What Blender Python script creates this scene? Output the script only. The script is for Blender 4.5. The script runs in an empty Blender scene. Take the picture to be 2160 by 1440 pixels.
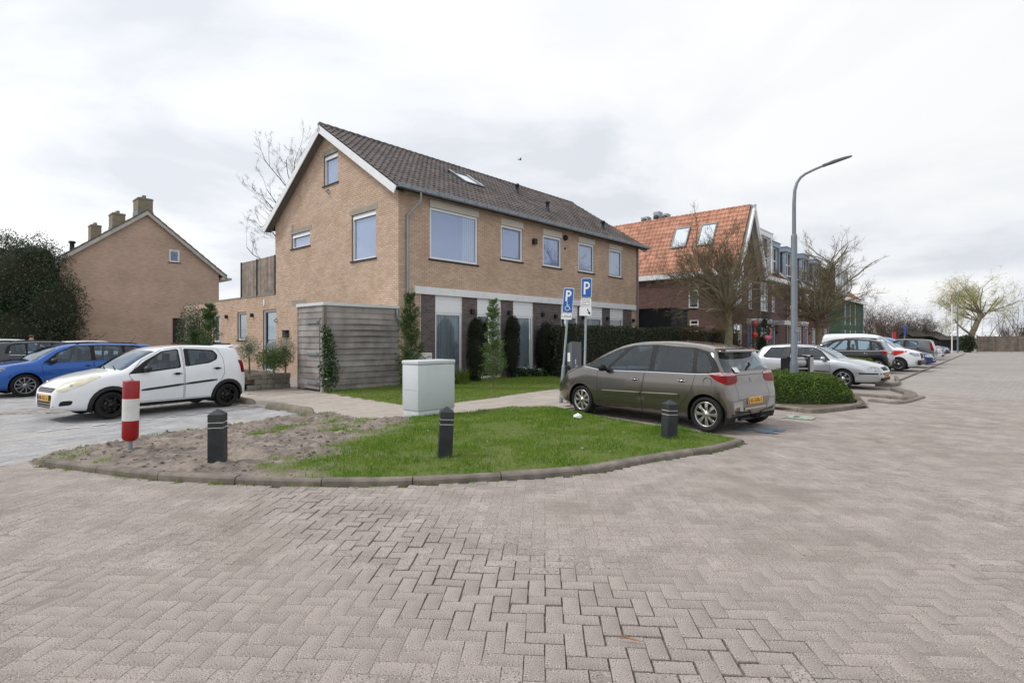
import bpy, bmesh, math, random
import numpy as np
from mathutils import Vector, Matrix
from mathutils.bvhtree import BVHTree

R = math.radians
rng = np.random.default_rng(7)
random.seed(7)
S = bpy.context.scene
C = S.collection

# ------------------------------------------------------------------ camera, sky, sun, exposure
CAM_H, FOC, HZ = 1.63, 1140.0, 713.0
cd = bpy.data.cameras.new("camera"); cam = bpy.data.objects.new("camera", cd); C.objects.link(cam)
cam.location = (0, 0, CAM_H); cam.rotation_euler = (R(90), 0, 0)
cd.sensor_fit = 'HORIZONTAL'; cd.sensor_width = 36; cd.lens = FOC / 2160 * 36
cd.shift_y = -7 / 2160; cd.clip_start = .1; cd.clip_end = 2000
S.camera = cam
S.view_settings.view_transform = 'Standard'; S.view_settings.look = 'None'
S.view_settings.exposure = 0.0; S.view_settings.gamma = 1; S.view_settings.use_curve_mapping = False

SUN_DIR = Vector((-.80, -.05, .95)).normalized()
W = bpy.data.worlds.new("World"); S.world = W; W.use_nodes = True
nt = W.node_tree; nt.nodes.clear()
def wn(t, **k):
    n = nt.nodes.new(t)
    for a, b in k.items(): setattr(n, a, b)
    return n
def wl(a, b): nt.links.new(a, b)
out = wn('ShaderNodeOutputWorld')
sky = wn('ShaderNodeTexSky', sky_type='NISHITA', sun_disc=False)
sky.sun_elevation = math.asin(SUN_DIR.z); sky.sun_rotation = math.atan2(SUN_DIR.x, SUN_DIR.y); sky.air_density = 1; sky.dust_density = 2.5
bgs = wn('ShaderNodeBackground'); bgs.inputs[1].default_value = .09; wl(sky.outputs[0], bgs.inputs[0])
geo = wn('ShaderNodeTexCoord')
sep = wn('ShaderNodeSeparateXYZ'); wl(geo.outputs['Generated'], sep.inputs[0])
den = wn('ShaderNodeMath', operation='MAXIMUM'); wl(sep.outputs[2], den.inputs[0]); den.inputs[1].default_value = 0.0
den2 = wn('ShaderNodeMath', operation='ADD'); wl(den.outputs[0], den2.inputs[0]); den2.inputs[1].default_value = .22
dx = wn('ShaderNodeMath', operation='DIVIDE'); wl(sep.outputs[0], dx.inputs[0]); wl(den2.outputs[0], dx.inputs[1])
dy = wn('ShaderNodeMath', operation='DIVIDE'); wl(sep.outputs[1], dy.inputs[0]); wl(den2.outputs[0], dy.inputs[1])
cmb = wn('ShaderNodeCombineXYZ'); wl(dx.outputs[0], cmb.inputs[0]); wl(dy.outputs[0], cmb.inputs[1]); cmb.inputs[2].default_value = 7.7
n1 = wn('ShaderNodeTexNoise'); n1.inputs['Scale'].default_value = 1.0; n1.inputs['Detail'].default_value = 7; n1.inputs['Roughness'].default_value = .52; n1.inputs['Distortion'].default_value = .35
wl(cmb.outputs[0], n1.inputs['Vector'])
rp = wn('ShaderNodeValToRGB'); wl(n1.outputs[0], rp.inputs[0])
e = rp.color_ramp.elements
e[0].position = .38; e[0].color = (.755, .785, .84, 1)
e[1].position = .60; e[1].color = (1.02, 1.02, 1.02, 1)
m_ = rp.color_ramp.elements.new(.47); m_.color = (.91, .93, .965, 1)
dot = wn('ShaderNodeVectorMath', operation='DOT_PRODUCT'); wl(geo.outputs['Generated'], dot.inputs[0]); dot.inputs[1].default_value = SUN_DIR
gl = wn('ShaderNodeMapRange'); wl(dot.outputs['Value'], gl.inputs[0]); gl.inputs[1].default_value = -.2; gl.inputs[2].default_value = 1; gl.inputs[3].default_value = .95; gl.inputs[4].default_value = 1.14
vm = wn('ShaderNodeVectorMath', operation='SCALE'); wl(rp.outputs[0], vm.inputs[0]); wl(gl.outputs[0], vm.inputs['Scale'])
bgc = wn('ShaderNodeBackground'); bgc.inputs[1].default_value = 1.06; wl(vm.outputs[0], bgc.inputs[0])
mx = wn('ShaderNodeMixShader'); mx.inputs[0].default_value = .93; wl(bgs.outputs[0], mx.inputs[1]); wl(bgc.outputs[0], mx.inputs[2])
wl(mx.outputs[0], out.inputs[0])

sd = bpy.data.lights.new("sun", 'SUN'); sun = bpy.data.objects.new("sun", sd); C.objects.link(sun)
sd.energy = 1.8; sd.angle = R(11); sd.color = (1, .97, .93)
sun.rotation_euler = SUN_DIR.to_track_quat('Z', 'Y').to_euler(); sun.location = (-30, 0, 40)

# ------------------------------------------------------------------ helpers
A2 = np.array([.673, .740]); A2 /= np.linalg.norm(A2)
B2 = np.array([-A2[1], A2[0]])
ANG_A = math.atan2(A2[1], A2[0])
def ground(u, v):                       # photo pixel on the ground -> world x, y
    Y = FOC * CAM_H / (v - HZ)
    return ((u - 1080) / FOC * Y, Y)
def at_depth(u, v, Y):
    return ((u - 1080) / FOC * Y, Y, CAM_H - (v - HZ) / FOC * Y)
def on_line(u, o, d):                   # parameter along ground line o + t d where the photo column u meets it
    k = (u - 1080) / FOC
    return (k * o[1] - o[0]) / (d[0] - k * d[1])
def z_at(v, Y): return CAM_H - (v - HZ) / FOC * Y

def tag(o, label=None, cat=None, group=None, kind=None):
    if label: o['label'] = label
    if cat: o['category'] = cat
    if group: o['group'] = group
    if kind: o['kind'] = kind
    return o
def empty(name, loc=(0, 0, 0), rz=0, label=None, cat=None, group=None):
    o = bpy.data.objects.new(name, None); C.objects.link(o); o.location = loc; o.rotation_euler = (0, 0, rz); o.empty_display_size = .2
    return tag(o, label, cat, group)
def link(name, me, parent=None, loc=(0, 0, 0), rz=0.0, mat=None):
    o = bpy.data.objects.new(name, me); C.objects.link(o)
    if parent: o.parent = parent
    o.location = loc
    if rz: o.rotation_euler = (0, 0, rz)
    if mat is not None:
        for m in (mat if isinstance(mat, (list, tuple)) else [mat]): me.materials.append(m)
    return o
def kids(o): return [c for c in C.objects if c.parent is o]
def copy_tree(o, parent=None):
    c = o.copy(); C.objects.link(c)
    if parent: c.parent = parent
    for ch in list(o.children): copy_tree(ch, c)
    return c

def mesh_np(name, V, F, uv=None, smooth=False, matidx=None):
    """F: (n,k) index array"""
    V = np.asarray(V, dtype=np.float32); F = np.asarray(F, dtype=np.int32)
    me = bpy.data.meshes.new(name)
    n, k = F.shape
    me.vertices.add(len(V)); me.vertices.foreach_set('co', V.ravel())
    me.loops.add(n * k); me.loops.foreach_set('vertex_index', F.ravel())
    me.polygons.add(n); me.polygons.foreach_set('loop_start', np.arange(0, n * k, k, dtype=np.int32))
    me.polygons.foreach_set('use_smooth', np.full(n, smooth, dtype=bool))
    if matidx is not None: me.polygons.foreach_set('material_index', np.asarray(matidx, dtype=np.int32))
    me.update(calc_edges=True)
    if uv is not None:
        l = me.uv_layers.new(name='UVMap'); l.data.foreach_set('uv', np.asarray(uv, dtype=np.float32)[F.ravel()].ravel())
    return me
def merge(TV, TF, mats, offs):
    """template verts (n,3), faces (m,k), per-copy 3x3 (c,3,3) and offsets (c,3)"""
    TV = np.asarray(TV, float); TF = np.asarray(TF); mats = np.asarray(mats); offs = np.asarray(offs)
    V = np.einsum('cij,nj->cni', mats, TV) + offs[:, None, :]
    F = TF[None] + (np.arange(len(offs)) * len(TV))[:, None, None]
    return V.reshape(-1, 3), F.reshape(-1, TF.shape[1])
def basis(ang):
    c, s = np.cos(ang), np.sin(ang); z = np.zeros_like(c); o = np.ones_like(c)
    return np.stack([np.stack([c, -s, z], -1), np.stack([s, c, z], -1), np.stack([z, z, o], -1)], -2)

class MB:
    """collects boxes, quads, tubes, lathes and prisms; build() links them as ONE mesh object"""
    def __init__(s): s.v = []; s.f = []; s.sm = []; s.mi = []; s.m = 0; s.uv = {}
    def add(s, vs, fs, smooth=False):
        b = len(s.v); s.v += [tuple(p) for p in vs]
        for f in fs: s.f.append([i + b for i in f]); s.sm.append(smooth); s.mi.append(s.m)
        return s
    def box(s, x0, x1, y0, y1, z0, z1, rot=None, piv=None):
        vs = [Vector((x, y, z)) for z in (z0, z1) for y in (y0, y1) for x in (x0, x1)]
        if rot is not None:
            pv = Vector(piv) if piv is not None else Vector(((x0 + x1) / 2, (y0 + y1) / 2, (z0 + z1) / 2))
            vs = [rot @ (p - pv) + pv for p in vs]
        return s.add(vs, [(0, 2, 3, 1), (4, 5, 7, 6), (0, 1, 5, 4), (2, 6, 7, 3), (0, 4, 6, 2), (1, 3, 7, 5)])
    def bbox(s, x0, x1, y0, y1, z0, z1, b=.01):
        """bevelled box"""
        X = [(x0, x0 + b), (x1, x1 - b)]; Y = [(y0, y0 + b), (y1, y1 - b)]; Z = [(z0, z0 + b), (z1, z1 - b)]
        bm = bmesh.new(); bmesh.ops.create_cube(bm, size=1)
        for v in bm.verts: v.co = Vector(((x0 if v.co.x < 0 else x1), (y0 if v.co.y < 0 else y1), (z0 if v.co.z < 0 else z1)))
        bmesh.ops.bevel(bm, geom=bm.edges[:], offset=b, segments=2, affect='EDGES', profile=.5)
        return s.bm(bm, True)
    def bm(s, bm, smooth=False, M=None):
        bm.verts.index_update()
        s.add([(M @ v.co if M else v.co) for v in bm.verts], [[v.index for v in f.verts] for f in bm.faces], smooth); bm.free(); return s
    def tube(s, pts, r, n=8, cap=True, smooth=True, flat=1.0):
        pts = [Vector(p) for p in pts]; m = len(pts)
        if not hasattr(r, '__len__'): r = [r] * m
        vs = []; up0 = None
        for i, p in enumerate(pts):
            d = (pts[min(i + 1, m - 1)] - pts[max(i - 1, 0)]).normalized()
            up = up0 if up0 is not None else (Vector((0, 0, 1)) if abs(d.z) < .9 else Vector((1, 0, 0)))
            a = d.cross(up)
            if a.length < 1e-4: a = d.orthogonal()
            a.normalize(); b = a.cross(d).normalized(); up0 = b
            for k in range(n):
                t = 2 * math.pi * k / n
                vs.append(p + a * math.cos(t) * r[i] + b * math.sin(t) * r[i] * flat)
        fs = [(i * n + k, i * n + (k + 1) % n, (i + 1) * n + (k + 1) % n, (i + 1) * n + k) for i in range(m - 1) for k in range(n)]
        s.add(vs, fs, smooth)
        if cap: s.add(vs[:n], [list(range(n))[::-1]]); s.add(vs[-n:], [list(range(n))])
        return s
    def lathe(s, prof, n=24, axis='z', c=(0, 0, 0), smooth=True):
        """prof: (radius, height) list"""
        vs = []; c = Vector(c)
        for (r, h) in prof:
            for k in range(n):
                t = 2 * math.pi * k / n; x, y = r * math.cos(t), r * math.sin(t)
                p = {'z': (x, y, h), 'y': (x, h, y), 'x': (h, x, y)}[axis]
                vs.append(c + Vector(p))
        fs = [(i * n + k, i * n + (k + 1) % n, (i + 1) * n + (k + 1) % n, (i + 1) * n + k) for i in range(len(prof) - 1) for k in range(n)]
        return s.add(vs, fs, smooth)
    def prism(s, poly, f0, f1, smooth=False):
        """poly: 2D list, f0/f1: map (a,b)->xyz for the two ends"""
        n = len(poly); vs = [f0(a, b) for a, b in poly] + [f1(a, b) for a, b in poly]
        fs = [list(range(n))[::-1], list(range(n, 2 * n))] + [(i, (i + 1) % n, n + (i + 1) % n, n + i) for i in range(n)]
        return s.add(vs, fs, smooth)
    def sphere(s, c, r, seg=12, ring=8, sc=(1, 1, 1)):
        bm = bmesh.new(); bmesh.ops.create_uvsphere(bm, u_segments=seg, v_segments=ring, radius=r)
        return s.bm(bm, True, Matrix.Translation(c) @ Matrix.Diagonal((*sc, 1)))
    def build(s, name, mat, parent=None, loc=(0, 0, 0), rz=0.0, uvf=None):
        me = bpy.data.meshes.new(name); me.from_pydata(s.v, [], s.f)
        me.polygons.foreach_set('use_smooth', s.sm); me.polygons.foreach_set('material_index', s.mi)
        if uvf:
            l = me.uv_layers.new(name='UVMap')
            for lp in me.loops: l.data[lp.index].uv = uvf(me.vertices[lp.vertex_index].co)
        o = link(name, me, parent, loc, rz, mat)
        return o

# ------------------------------------------------------------------ materials
def lin(c):
    if isinstance(c, str): c = tuple(int(c[i:i + 2], 16) / 255 for i in (0, 2, 4))
    return tuple((x / 12.92 if x <= .04045 else ((x + .055) / 1.055) ** 2.4) for x in c)
MATS = {}
class N:
    def __init__(s, name):
        s.m = bpy.data.materials.new(name); s.m.use_nodes = True; s.t = s.m.node_tree; s.n = s.t.nodes; s.p = s.n['Principled BSDF']; s.out = s.n['Material Output']
    def new(s, t, ins={}, **k):
        n = s.n.new(t)
        for a, b in k.items(): setattr(n, a, b)
        for a, b in ins.items():
            if hasattr(b, 'is_linked') or isinstance(b, bpy.types.NodeSocket): s.t.links.new(b, n.inputs[a])
            else: n.inputs[a].default_value = b
        return n
    def l(s, a, b): s.t.links.new(a, b)
    def noise(s, scale, detail=3, coord='Object', rough=.55, vec=None):
        tc = s.new('ShaderNodeTexCoord')
        return s.new('ShaderNodeTexNoise', {'Vector': vec if vec is not None else tc.outputs[coord], 'Scale': scale, 'Detail': detail, 'Roughness': rough}).outputs[0]
    def mix(s, fac, a, b, bt='MIX'):
        n = s.new('ShaderNodeMix', data_type='RGBA', blend_type=bt)
        for i, v in ((0, fac), (6, a), (7, b)):
            if isinstance(v, bpy.types.NodeSocket): s.l(v, n.inputs[i])
            else: n.inputs[i].default_value = v if i == 0 else (*v[:3], 1)
        return n.outputs[2]
    def rng(s, v, a, b, c, d):
        return s.new('ShaderNodeMapRange', {0: v, 1: a, 2: b, 3: c, 4: d}).outputs[0]
    def rnd(s):
        g = s.new('ShaderNodeNewGeometry').outputs['Random Per Island']; o = s.new('ShaderNodeObjectInfo').outputs['Random']
        a = s.new('ShaderNodeMath', {0: g, 1: o}, operation='ADD').outputs[0]
        return s.new('ShaderNodeMath', {0: a}, operation='FRACT').outputs[0]
    def bump(s, h, strength, dist=.01, prev=None):
        b = s.new('ShaderNodeBump', {'Height': h, 'Strength': strength, 'Distance': dist})
        if prev is not None: s.l(prev, b.inputs['Normal'])
        s.l(b.outputs[0], s.p.inputs['Normal']); return b.outputs[0]
def pbr(name, col, rough=.7, metal=0, col2=None, vs=3.0, var=.15, isl=0.0, bump=0.0, bs=60, coat=0.0, spec=.5, em=None, speck=None, speck2=None, dirt=None, alpha=None, lo=.35, hi=.65):
    if name in MATS: return MATS[name]
    q = N(name); c = lin(col) if isinstance(col, str) else col
    c2 = (lin(col2) if isinstance(col2, str) else col2) if col2 is not None else tuple(x * (1 - var) for x in c)
    if var or col2 is not None:
        f = q.rng(q.noise(vs, 4), lo, hi, 0, 1)
        cur = q.mix(f, c, c2)
        if isl:
            r = q.rnd(); k = q.rng(r, 0, 1, 1 - isl, 1 + isl)
            sc = q.new('ShaderNodeVectorMath', {0: cur, 'Scale': k}, operation='SCALE'); cur = sc.outputs[0]
        if speck:
            sc_, col_, amt = speck
            sp = q.rng(q.noise(sc_, 2), amt, amt + .06, 0, 1); cur = q.mix(sp, cur, lin(col_))
        if speck2:
            sp = q.rng(q.noise(speck2[0], 2), speck2[2], speck2[2] + .05, 0, 1); cur = q.mix(sp, cur, lin(speck2[1]))
        if dirt:
            ds, dc, da = dirt
            dd = q.rng(q.noise(ds, 5), .5, .72, 0, da); cur = q.mix(dd, cur, lin(dc))
        q.l(cur, q.p.inputs['Base Color'])
    else: q.p.inputs['Base Color'].default_value = (*c, 1)
    q.p.inputs['Roughness'].default_value = rough; q.p.inputs['Metallic'].default_value = metal
    q.p.inputs['Coat Weight'].default_value = coat; q.p.inputs['Coat Roughness'].default_value = .04
    q.p.inputs['Specular IOR Level'].default_value = spec
    if bump: q.bump(q.noise(bs, 4), bump, .01)
    if em: q.p.inputs['Emission Color'].default_value = (*lin(em[0]), 1); q.p.inputs['Emission Strength'].default_value = em[1]
    MATS[name] = q.m; return q.m
def brickmat(name, c1, c2, mortar, bw=.22, bh=.075, ms=.012, rough=.85, off=.5, bias=0.0, bump=.5):
    q = N(name); tc = q.new('ShaderNodeTexCoord')
    b = q.new('ShaderNodeTexBrick', {'Vector': tc.outputs['UV'], 'Color1': (*lin(c1), 1), 'Color2': (*lin(c2), 1), 'Mortar': (*lin(mortar), 1), 'Scale': 1, 'Mortar Size': ms, 'Mortar Smooth': .2, 'Bias': bias, 'Brick Width': bw, 'Row Height': bh}, offset=off)
    n = q.rng(q.noise(.6, 4), .3, .7, .86, 1.1)
    sc = q.new('ShaderNodeVectorMath', {0: b.outputs[0], 'Scale': n}, operation='SCALE')
    q.l(sc.outputs[0], q.p.inputs['Base Color']); q.p.inputs['Roughness'].default_value = rough
    inv = q.new('ShaderNodeMath', {0: 1.0, 1: b.outputs['Fac']}, operation='SUBTRACT'); q.bump(inv.outputs[0], bump, .01)
    MATS[name] = q.m; return q.m
def glassmat(name, tint, gloss=.25, trans=.5, rough=.01):
    """window glass: tinted see-through pane with a mirror coat that grows at grazing angles"""
    q = N(name); q.n.remove(q.p)
    tr = q.new('ShaderNodeBsdfTransparent', {0: (*tuple(x * trans for x in tint), 1)})
    gs = q.new('ShaderNodeBsdfGlossy', {'Roughness': rough, 'Color': (.84, .92, .98, 1)})
    lw = q.new('ShaderNodeLayerWeight', {'Blend': .5}); pw = q.new('ShaderNodeMath', {0: lw.outputs['Facing'], 1: 4.0}, operation='POWER').outputs[0]
    f = q.rng(pw, 0, 1, gloss, 1)
    mx = q.new('ShaderNodeMixShader', {0: f, 1: tr.outputs[0], 2: gs.outputs[0]})
    q.l(mx.outputs[0], q.out.inputs[0]); MATS[name] = q.m; return q.m

M_white = pbr('white_paint', 'E4E6E8', .4, var=.04, vs=2, dirt=(3, 'A8A89E', .25))
M_whitepvc = pbr('white_plastic', 'E9ECEF', .35, var=.02)
M_greyframe = pbr('grey_frame', '7E8792', .4, var=.05)
M_dark = pbr('dark_plastic', '17181A', .5, var=.1)
M_black = pbr('black_rubber', '0C0C0D', .7, var=.1)
M_zinc = pbr('zinc', '8C939A', .45, .55, var=.2, vs=6)
M_galv = pbr('galvanised_steel', '98A0A6', .5, .5, var=.15, vs=9)
M_glass = glassmat('window_glass', (.86, .9, .96), .14, .95)
M_glassdk = glassmat('dark_window_glass', (.8, .85, .88), .06, .95)
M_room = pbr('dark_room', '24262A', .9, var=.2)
M_chrome = pbr('chrome', 'C8CCD0', .12, 1.0, var=0)
def words(txt, size, mat, parent, loc, rot, name='lettering', ext=.0008, sx=1.0):
    fc = bpy.data.curves.new('lettering_source', 'FONT'); fc.body = txt; fc.size = size; fc.align_x = 'CENTER'; fc.align_y = 'CENTER'; fc.extrude = ext; fc.resolution_u = 4
    t = bpy.data.objects.new('lettering_source', fc); me = bpy.data.meshes.new_from_object(t); bpy.data.objects.remove(t); o = link(name, me, parent, loc); o.rotation_euler = rot; o.scale = (sx, 1, 1)
    me.materials.clear(); me.materials.append(mat); return o
# ------------------------------------------------------------------ the ground
def inpoly(P, poly):
    P = np.asarray(P); x, y = P[:, 0], P[:, 1]; r = np.zeros(len(P), bool); n = len(poly); j = n - 1
    for i in range(n):
        xi, yi = poly[i]; xj, yj = poly[j]
        c = ((yi > y) != (yj > y)) & (x < (xj - xi) * (y - yi) / (yj - yi + 1e-12) + xi); r ^= c; j = i
    return r
def segdist(P, line):
    P = np.asarray(P); best = np.full(len(P), 1e9)
    for a, b in zip(line[:-1], line[1:]):
        a = np.array(a); b = np.array(b); d = b - a; t = np.clip(((P - a) @ d) / (d @ d), 0, 1)
        best = np.minimum(best, np.linalg.norm(P - (a + t[:, None] * d), axis=1))
    return best
def vnoise(P, s, seed=0):
    """smooth value noise on points (n,2)"""
    q = np.asarray(P)[:, :2] * s + seed * 17.31; i = np.floor(q).astype(int); f = q - i; f = f * f * (3 - 2 * f)
    h = lambda a, b: np.modf(np.abs(np.sin(a * 127.1 + b * 311.7 + seed * 74.7) * 43758.5453))[0]
    return (h(i[:, 0], i[:, 1]) * (1 - f[:, 0]) * (1 - f[:, 1]) + h(i[:, 0] + 1, i[:, 1]) * f[:, 0] * (1 - f[:, 1]) + h(i[:, 0], i[:, 1] + 1) * (1 - f[:, 0]) * f[:, 1] + h(i[:, 0] + 1, i[:, 1] + 1) * f[:, 0] * f[:, 1])
def fbm(P, s, seed=0, o=4): return sum(vnoise(P, s * 2 ** k, seed + k) * .5 ** (k + 1) for k in range(o)) / (1 - .5 ** o)

PX = lambda pts: [ground(u, v) for u, v in pts]
kerb_px = [(92, 983), (160, 992), (225, 1001), (310, 1011), (440, 1019), (575, 1024), (720, 1026), (850, 1024), (1010, 1016), (1150, 1008), (1260, 997), (1336, 982), (1421, 966), (1499, 956), (1545, 945), (1568, 935)]
kerb_line = PX(kerb_px)
island_back = PX([(1568, 933), (1542, 926), (1382, 902), (1273, 883), (1188, 864), (1149, 862), (1071, 862), (954, 876), (838, 886), (760, 889), (715, 874), (680, 875), (600, 884), (519, 896.5), (341, 919), (231, 939), (156, 950), (80, 967), (62, 977)])
ISLAND = kerb_line + island_back
SIDEWALK = PX([(505, 856), (565, 860), (668, 876), (715, 873), (760, 889), (838, 886), (954, 876), (1071, 862), (1149, 862), (1188, 864), (1230, 850)]) + [(3.4, 19.4), (1.5, 17.2), (-2.2, 12.6), (-5.5, 15.9), (-7.2, 15.2), (-8.5, 16.4)]
LAWN = [(-2.2, 12.6), (-2.45, 12.75), (-5.55, 16.0), (-5.66, 16.3), (-3.84, 18.3), (4.0, 26.9), (4.9, 24.3), (2.3, 21.7), (3.6, 20.2), (1.48, 17.2), (-1.9, 12.75)]
GREYBAY = [(-11.8, 11.4), (-9.9, 11.8), (-8.5, 13.2), (-7.1, 13.6)] + PX([(505, 856), (565, 860), (668, 876), (680, 875), (600, 884), (519, 896.5), (341, 919), (231, 939), (156, 950), (80, 967), (0, 986)]) + [(-9.6, 7.2), (-11.8, 8.8)]
GREYBAY2 = [(-11.8, 11.6), (-9.9, 12.0), (-8.5, 13.4), (-7.3, 14.2), (-11.5, 22), (-30, 24), (-30, 16)]
BED1 = PX([(1622, 862), (1702.6, 871), (1732, 871), (1830, 860)]) + [(9.6, 15.0), (10.0, 17.0), (8.8, 18.6), (6.4, 16.2), (5.4, 13.9)]
BED2 = [(11.7, 20.4), (13.5, 19.3), (14.5, 21.2), (12.4, 23.9), (10.4, 23.1)]

# road sheet (bedding sand close by, brick texture where single pavers can no longer be told apart)
q = N('road_far'); tc = q.new('ShaderNodeTexCoord')
br = q.new('ShaderNodeTexBrick', {'Vector': tc.outputs['Object'], 'Color1': (*lin('A39C97'), 1), 'Color2': (*lin('938D88'), 1), 'Mortar': (*lin('77706A'), 1), 'Scale': 1, 'Mortar Size': .006, 'Mortar Smooth': .3, 'Brick Width': .21, 'Row Height': .105})
big = q.rng(q.noise(.25, 5), .35, .65, .9, 1.08); sc = q.new('ShaderNodeVectorMath', {0: br.outputs[0], 'Scale': big}, operation='SCALE')
gpos = q.new('ShaderNodeNewGeometry').outputs['Position']; ln = q.new('ShaderNodeVectorMath', {0: gpos}, operation='LENGTH').outputs['Value']
q.l(sc.outputs[0], q.p.inputs['Base Color']); q.p.inputs['Roughness'].default_value = .9
q.bump(q.noise(90, 3), .25, .01)
b = MB(); L = 500
b.add([(-L, -60, -.03), (L, -60, -.03), (L, 700, -.03), (-L, 700, -.03)], [(0, 1, 2, 3)])
road = tag(b.build('road', q.m), kind='structure')

M_paver = pbr('concrete_paver', 'ADA29C', .88, col2='988E88', vs=2.2, isl=.10, bump=.8, bs=170, speck=(105, '57504A', .57), speck2=(125, 'DAD4CC', .62), dirt=(.55, '7F766C', .4), spec=.3)
M_paver_grey = pbr('grey_paver', 'ABABAC', .88, col2='979798', vs=1.5, isl=.12, bump=.5, bs=140, dirt=(.8, 'B5AEA4', .5), spec=.3)
M_slab = pbr('pavement_slab', 'B4ACA3', .9, col2='A29A91', vs=1.2, isl=.05, bump=.5, bs=120, dirt=(1.5, '8B8073', .45), spec=.3)
M_kerb = pbr('kerb_concrete', '8A8178', .9, col2='6F6862', vs=5, isl=.08, bump=.8, bs=120, dirt=(4, '5C564F', .6), spec=.3)
def brick_tpl(lx, ly, h, b=.0025):
    x, y = lx / 2, ly / 2
    V = [(sx * (x - b), sy * (y - b), 0) for sx, sy in ((-1, -1), (1, -1), (1, 1), (-1, 1))] + [(sx * x, sy * y, -b) for sx, sy in ((-1, -1), (1, -1), (1, 1), (-1, 1))] + [(sx * x, sy * y, -h) for sx, sy in ((-1, -1), (1, -1), (1, 1), (-1, 1))]
    F = [(0, 1, 2, 3)] + [(i, i + 4, (i + 1) % 4 + 4, (i + 1) % 4) for i in range(4)] + [(i + 4, i + 8, (i + 1) % 4 + 8, (i + 1) % 4 + 4) for i in range(4)]
    return np.array(V, float), np.array(F)
# herringbone brickwork: axes almost along the view, a worn wheel track with open joints
mod = .1075; rot = R(-3.5)
ii, jj = np.meshgrid(np.arange(-260, 260), np.arange(-40, 220), indexing='ij'); ii = ii.ravel(); jj = jj.ravel(); mm = (ii - jj) % 4
hz_ = mm == 0; vt_ = mm == 3
cx = np.concatenate([ii[hz_] + 1.0, ii[vt_] + .5]) * mod; cy = np.concatenate([jj[hz_] + .5, jj[vt_] + 1.0]) * mod
an = np.concatenate([np.zeros(hz_.sum()), np.full(vt_.sum(), math.pi / 2)])
px_ = cx * math.cos(rot) - cy * math.sin(rot); py_ = cx * math.sin(rot) + cy * math.cos(rot)
P = np.stack([px_, py_], 1)
keep = (py_ > 1.6) & (py_ < 18.5) & (np.abs(px_) < .97 * py_ + 3.2) & (np.hypot(px_, py_) < 19.5)
P = P[keep]; an = an[keep]
bad = inpoly(P, ISLAND) | inpoly(P, SIDEWALK) | inpoly(P, GREYBAY) | inpoly(P, GREYBAY2) | inpoly(P, LAWN) | inpoly(P, BED1)
P = P[~bad]; an = an[~bad]
track = PX([(640, 1052), (860, 1150), (1030, 1235), (1250, 1310), (1560, 1420), (2100, 1800)])
dt = segdist(P, track); worn = np.clip(1.25 - dt / .55, 0, 1) * (.6 + .6 * fbm(P, 1.3, 5))
worn = np.maximum(worn, .35 * (fbm(P, .5, 9) > .58))
z = .012 * (fbm(P, .45, 3) - .5) + .012 * (vnoise(P, 8, 4) - .5) * worn - .008 * np.clip(1 - dt / .9, 0, 1)
n_ = len(P)
sc = .992 - .03 * worn * rng.random(n_) - .03 * worn
tilt = (rng.normal(0, .011, (n_, 2)) * (.35 + worn[:, None] * 1.2))
ang = an + rot + rng.normal(0, .011, n_) * (.3 + worn)
Bm = basis(ang) * sc[:, None, None]
Tm = np.zeros((n_, 3, 3)); Tm[:, 0, 0] = Tm[:, 1, 1] = Tm[:, 2, 2] = 1; Tm[:, 2, 0] = tilt[:, 0]; Tm[:, 2, 1] = tilt[:, 1]; Tm[:, 0, 2] = -tilt[:, 0]; Tm[:, 1, 2] = -tilt[:, 1]
Mx = np.einsum('cij,cjk->cik', Tm, Bm); off = np.column_stack([P + rng.normal(0, .0022, (n_, 2)) * worn[:, None], z])
inframe = (np.abs(P[:, 0]) < .93 * P[:, 1]) & (P[:, 1] > 2.62)
order = np.argsort(np.where(inframe, P[:, 1], 1e9)); near, rest = order[:300], order[300:]
TV, TF = brick_tpl(.2128, .1055, .05)
tme = mesh_np('paver', TV, TF); tme.materials.append(M_paver)
for k in near:
    o = link('paver', tme, road); m4 = np.eye(4); m4[:3, :3] = Mx[k]; m4[:3, 3] = off[k]; o.matrix_local = Matrix(m4.tolist())
V, F = merge(TV, TF, Mx[rest], off[rest])
tag(link('pavers', mesh_np('pavers', V, F), road, mat=M_paver), kind='stuff')
sx, sy = np.meshgrid(np.arange(-15, 15, .07), np.arange(1.5, 12.6, .07), indexing='ij'); SG = np.column_stack([sx.ravel(), sy.ravel()]); dts = segdist(SG, track); ws = np.clip(1.25 - dts / .55, 0, 1)
sgz = .012 * (fbm(SG, .45, 3) - .5) - .008 * np.clip(1 - dts / .9, 0, 1) - .0012 - .034 * np.clip(ws * 1.5 * (.3 + fbm(SG, 2.3, 6)), 0, 1) - .004 * fbm(SG, 3, 2) ** 2; ok = ~(inpoly(SG, ISLAND) | inpoly(SG, GREYBAY)) & (np.abs(SG[:, 0]) < .98 * SG[:, 1] + 3.2); sgi = np.arange(len(SG)).reshape(sx.shape)
SF = np.stack([sgi[:-1, :-1], sgi[1:, :-1], sgi[1:, 1:], sgi[:-1, 1:]], -1).reshape(-1, 4); SF = SF[ok[SF].all(1)]; us = np.unique(SF); mp_ = np.full(len(SG), -1); mp_[us] = np.arange(len(us))
tag(link('joint_sand', mesh_np('joint_sand', np.column_stack([SG, sgz])[us], mp_[SF], smooth=True), road, mat=pbr('joint_sand', '968E86', .95, col2='7F776E', vs=3, bump=.5, bs=150, speck=(105, '625B55', .6))), kind='stuff')
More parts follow.
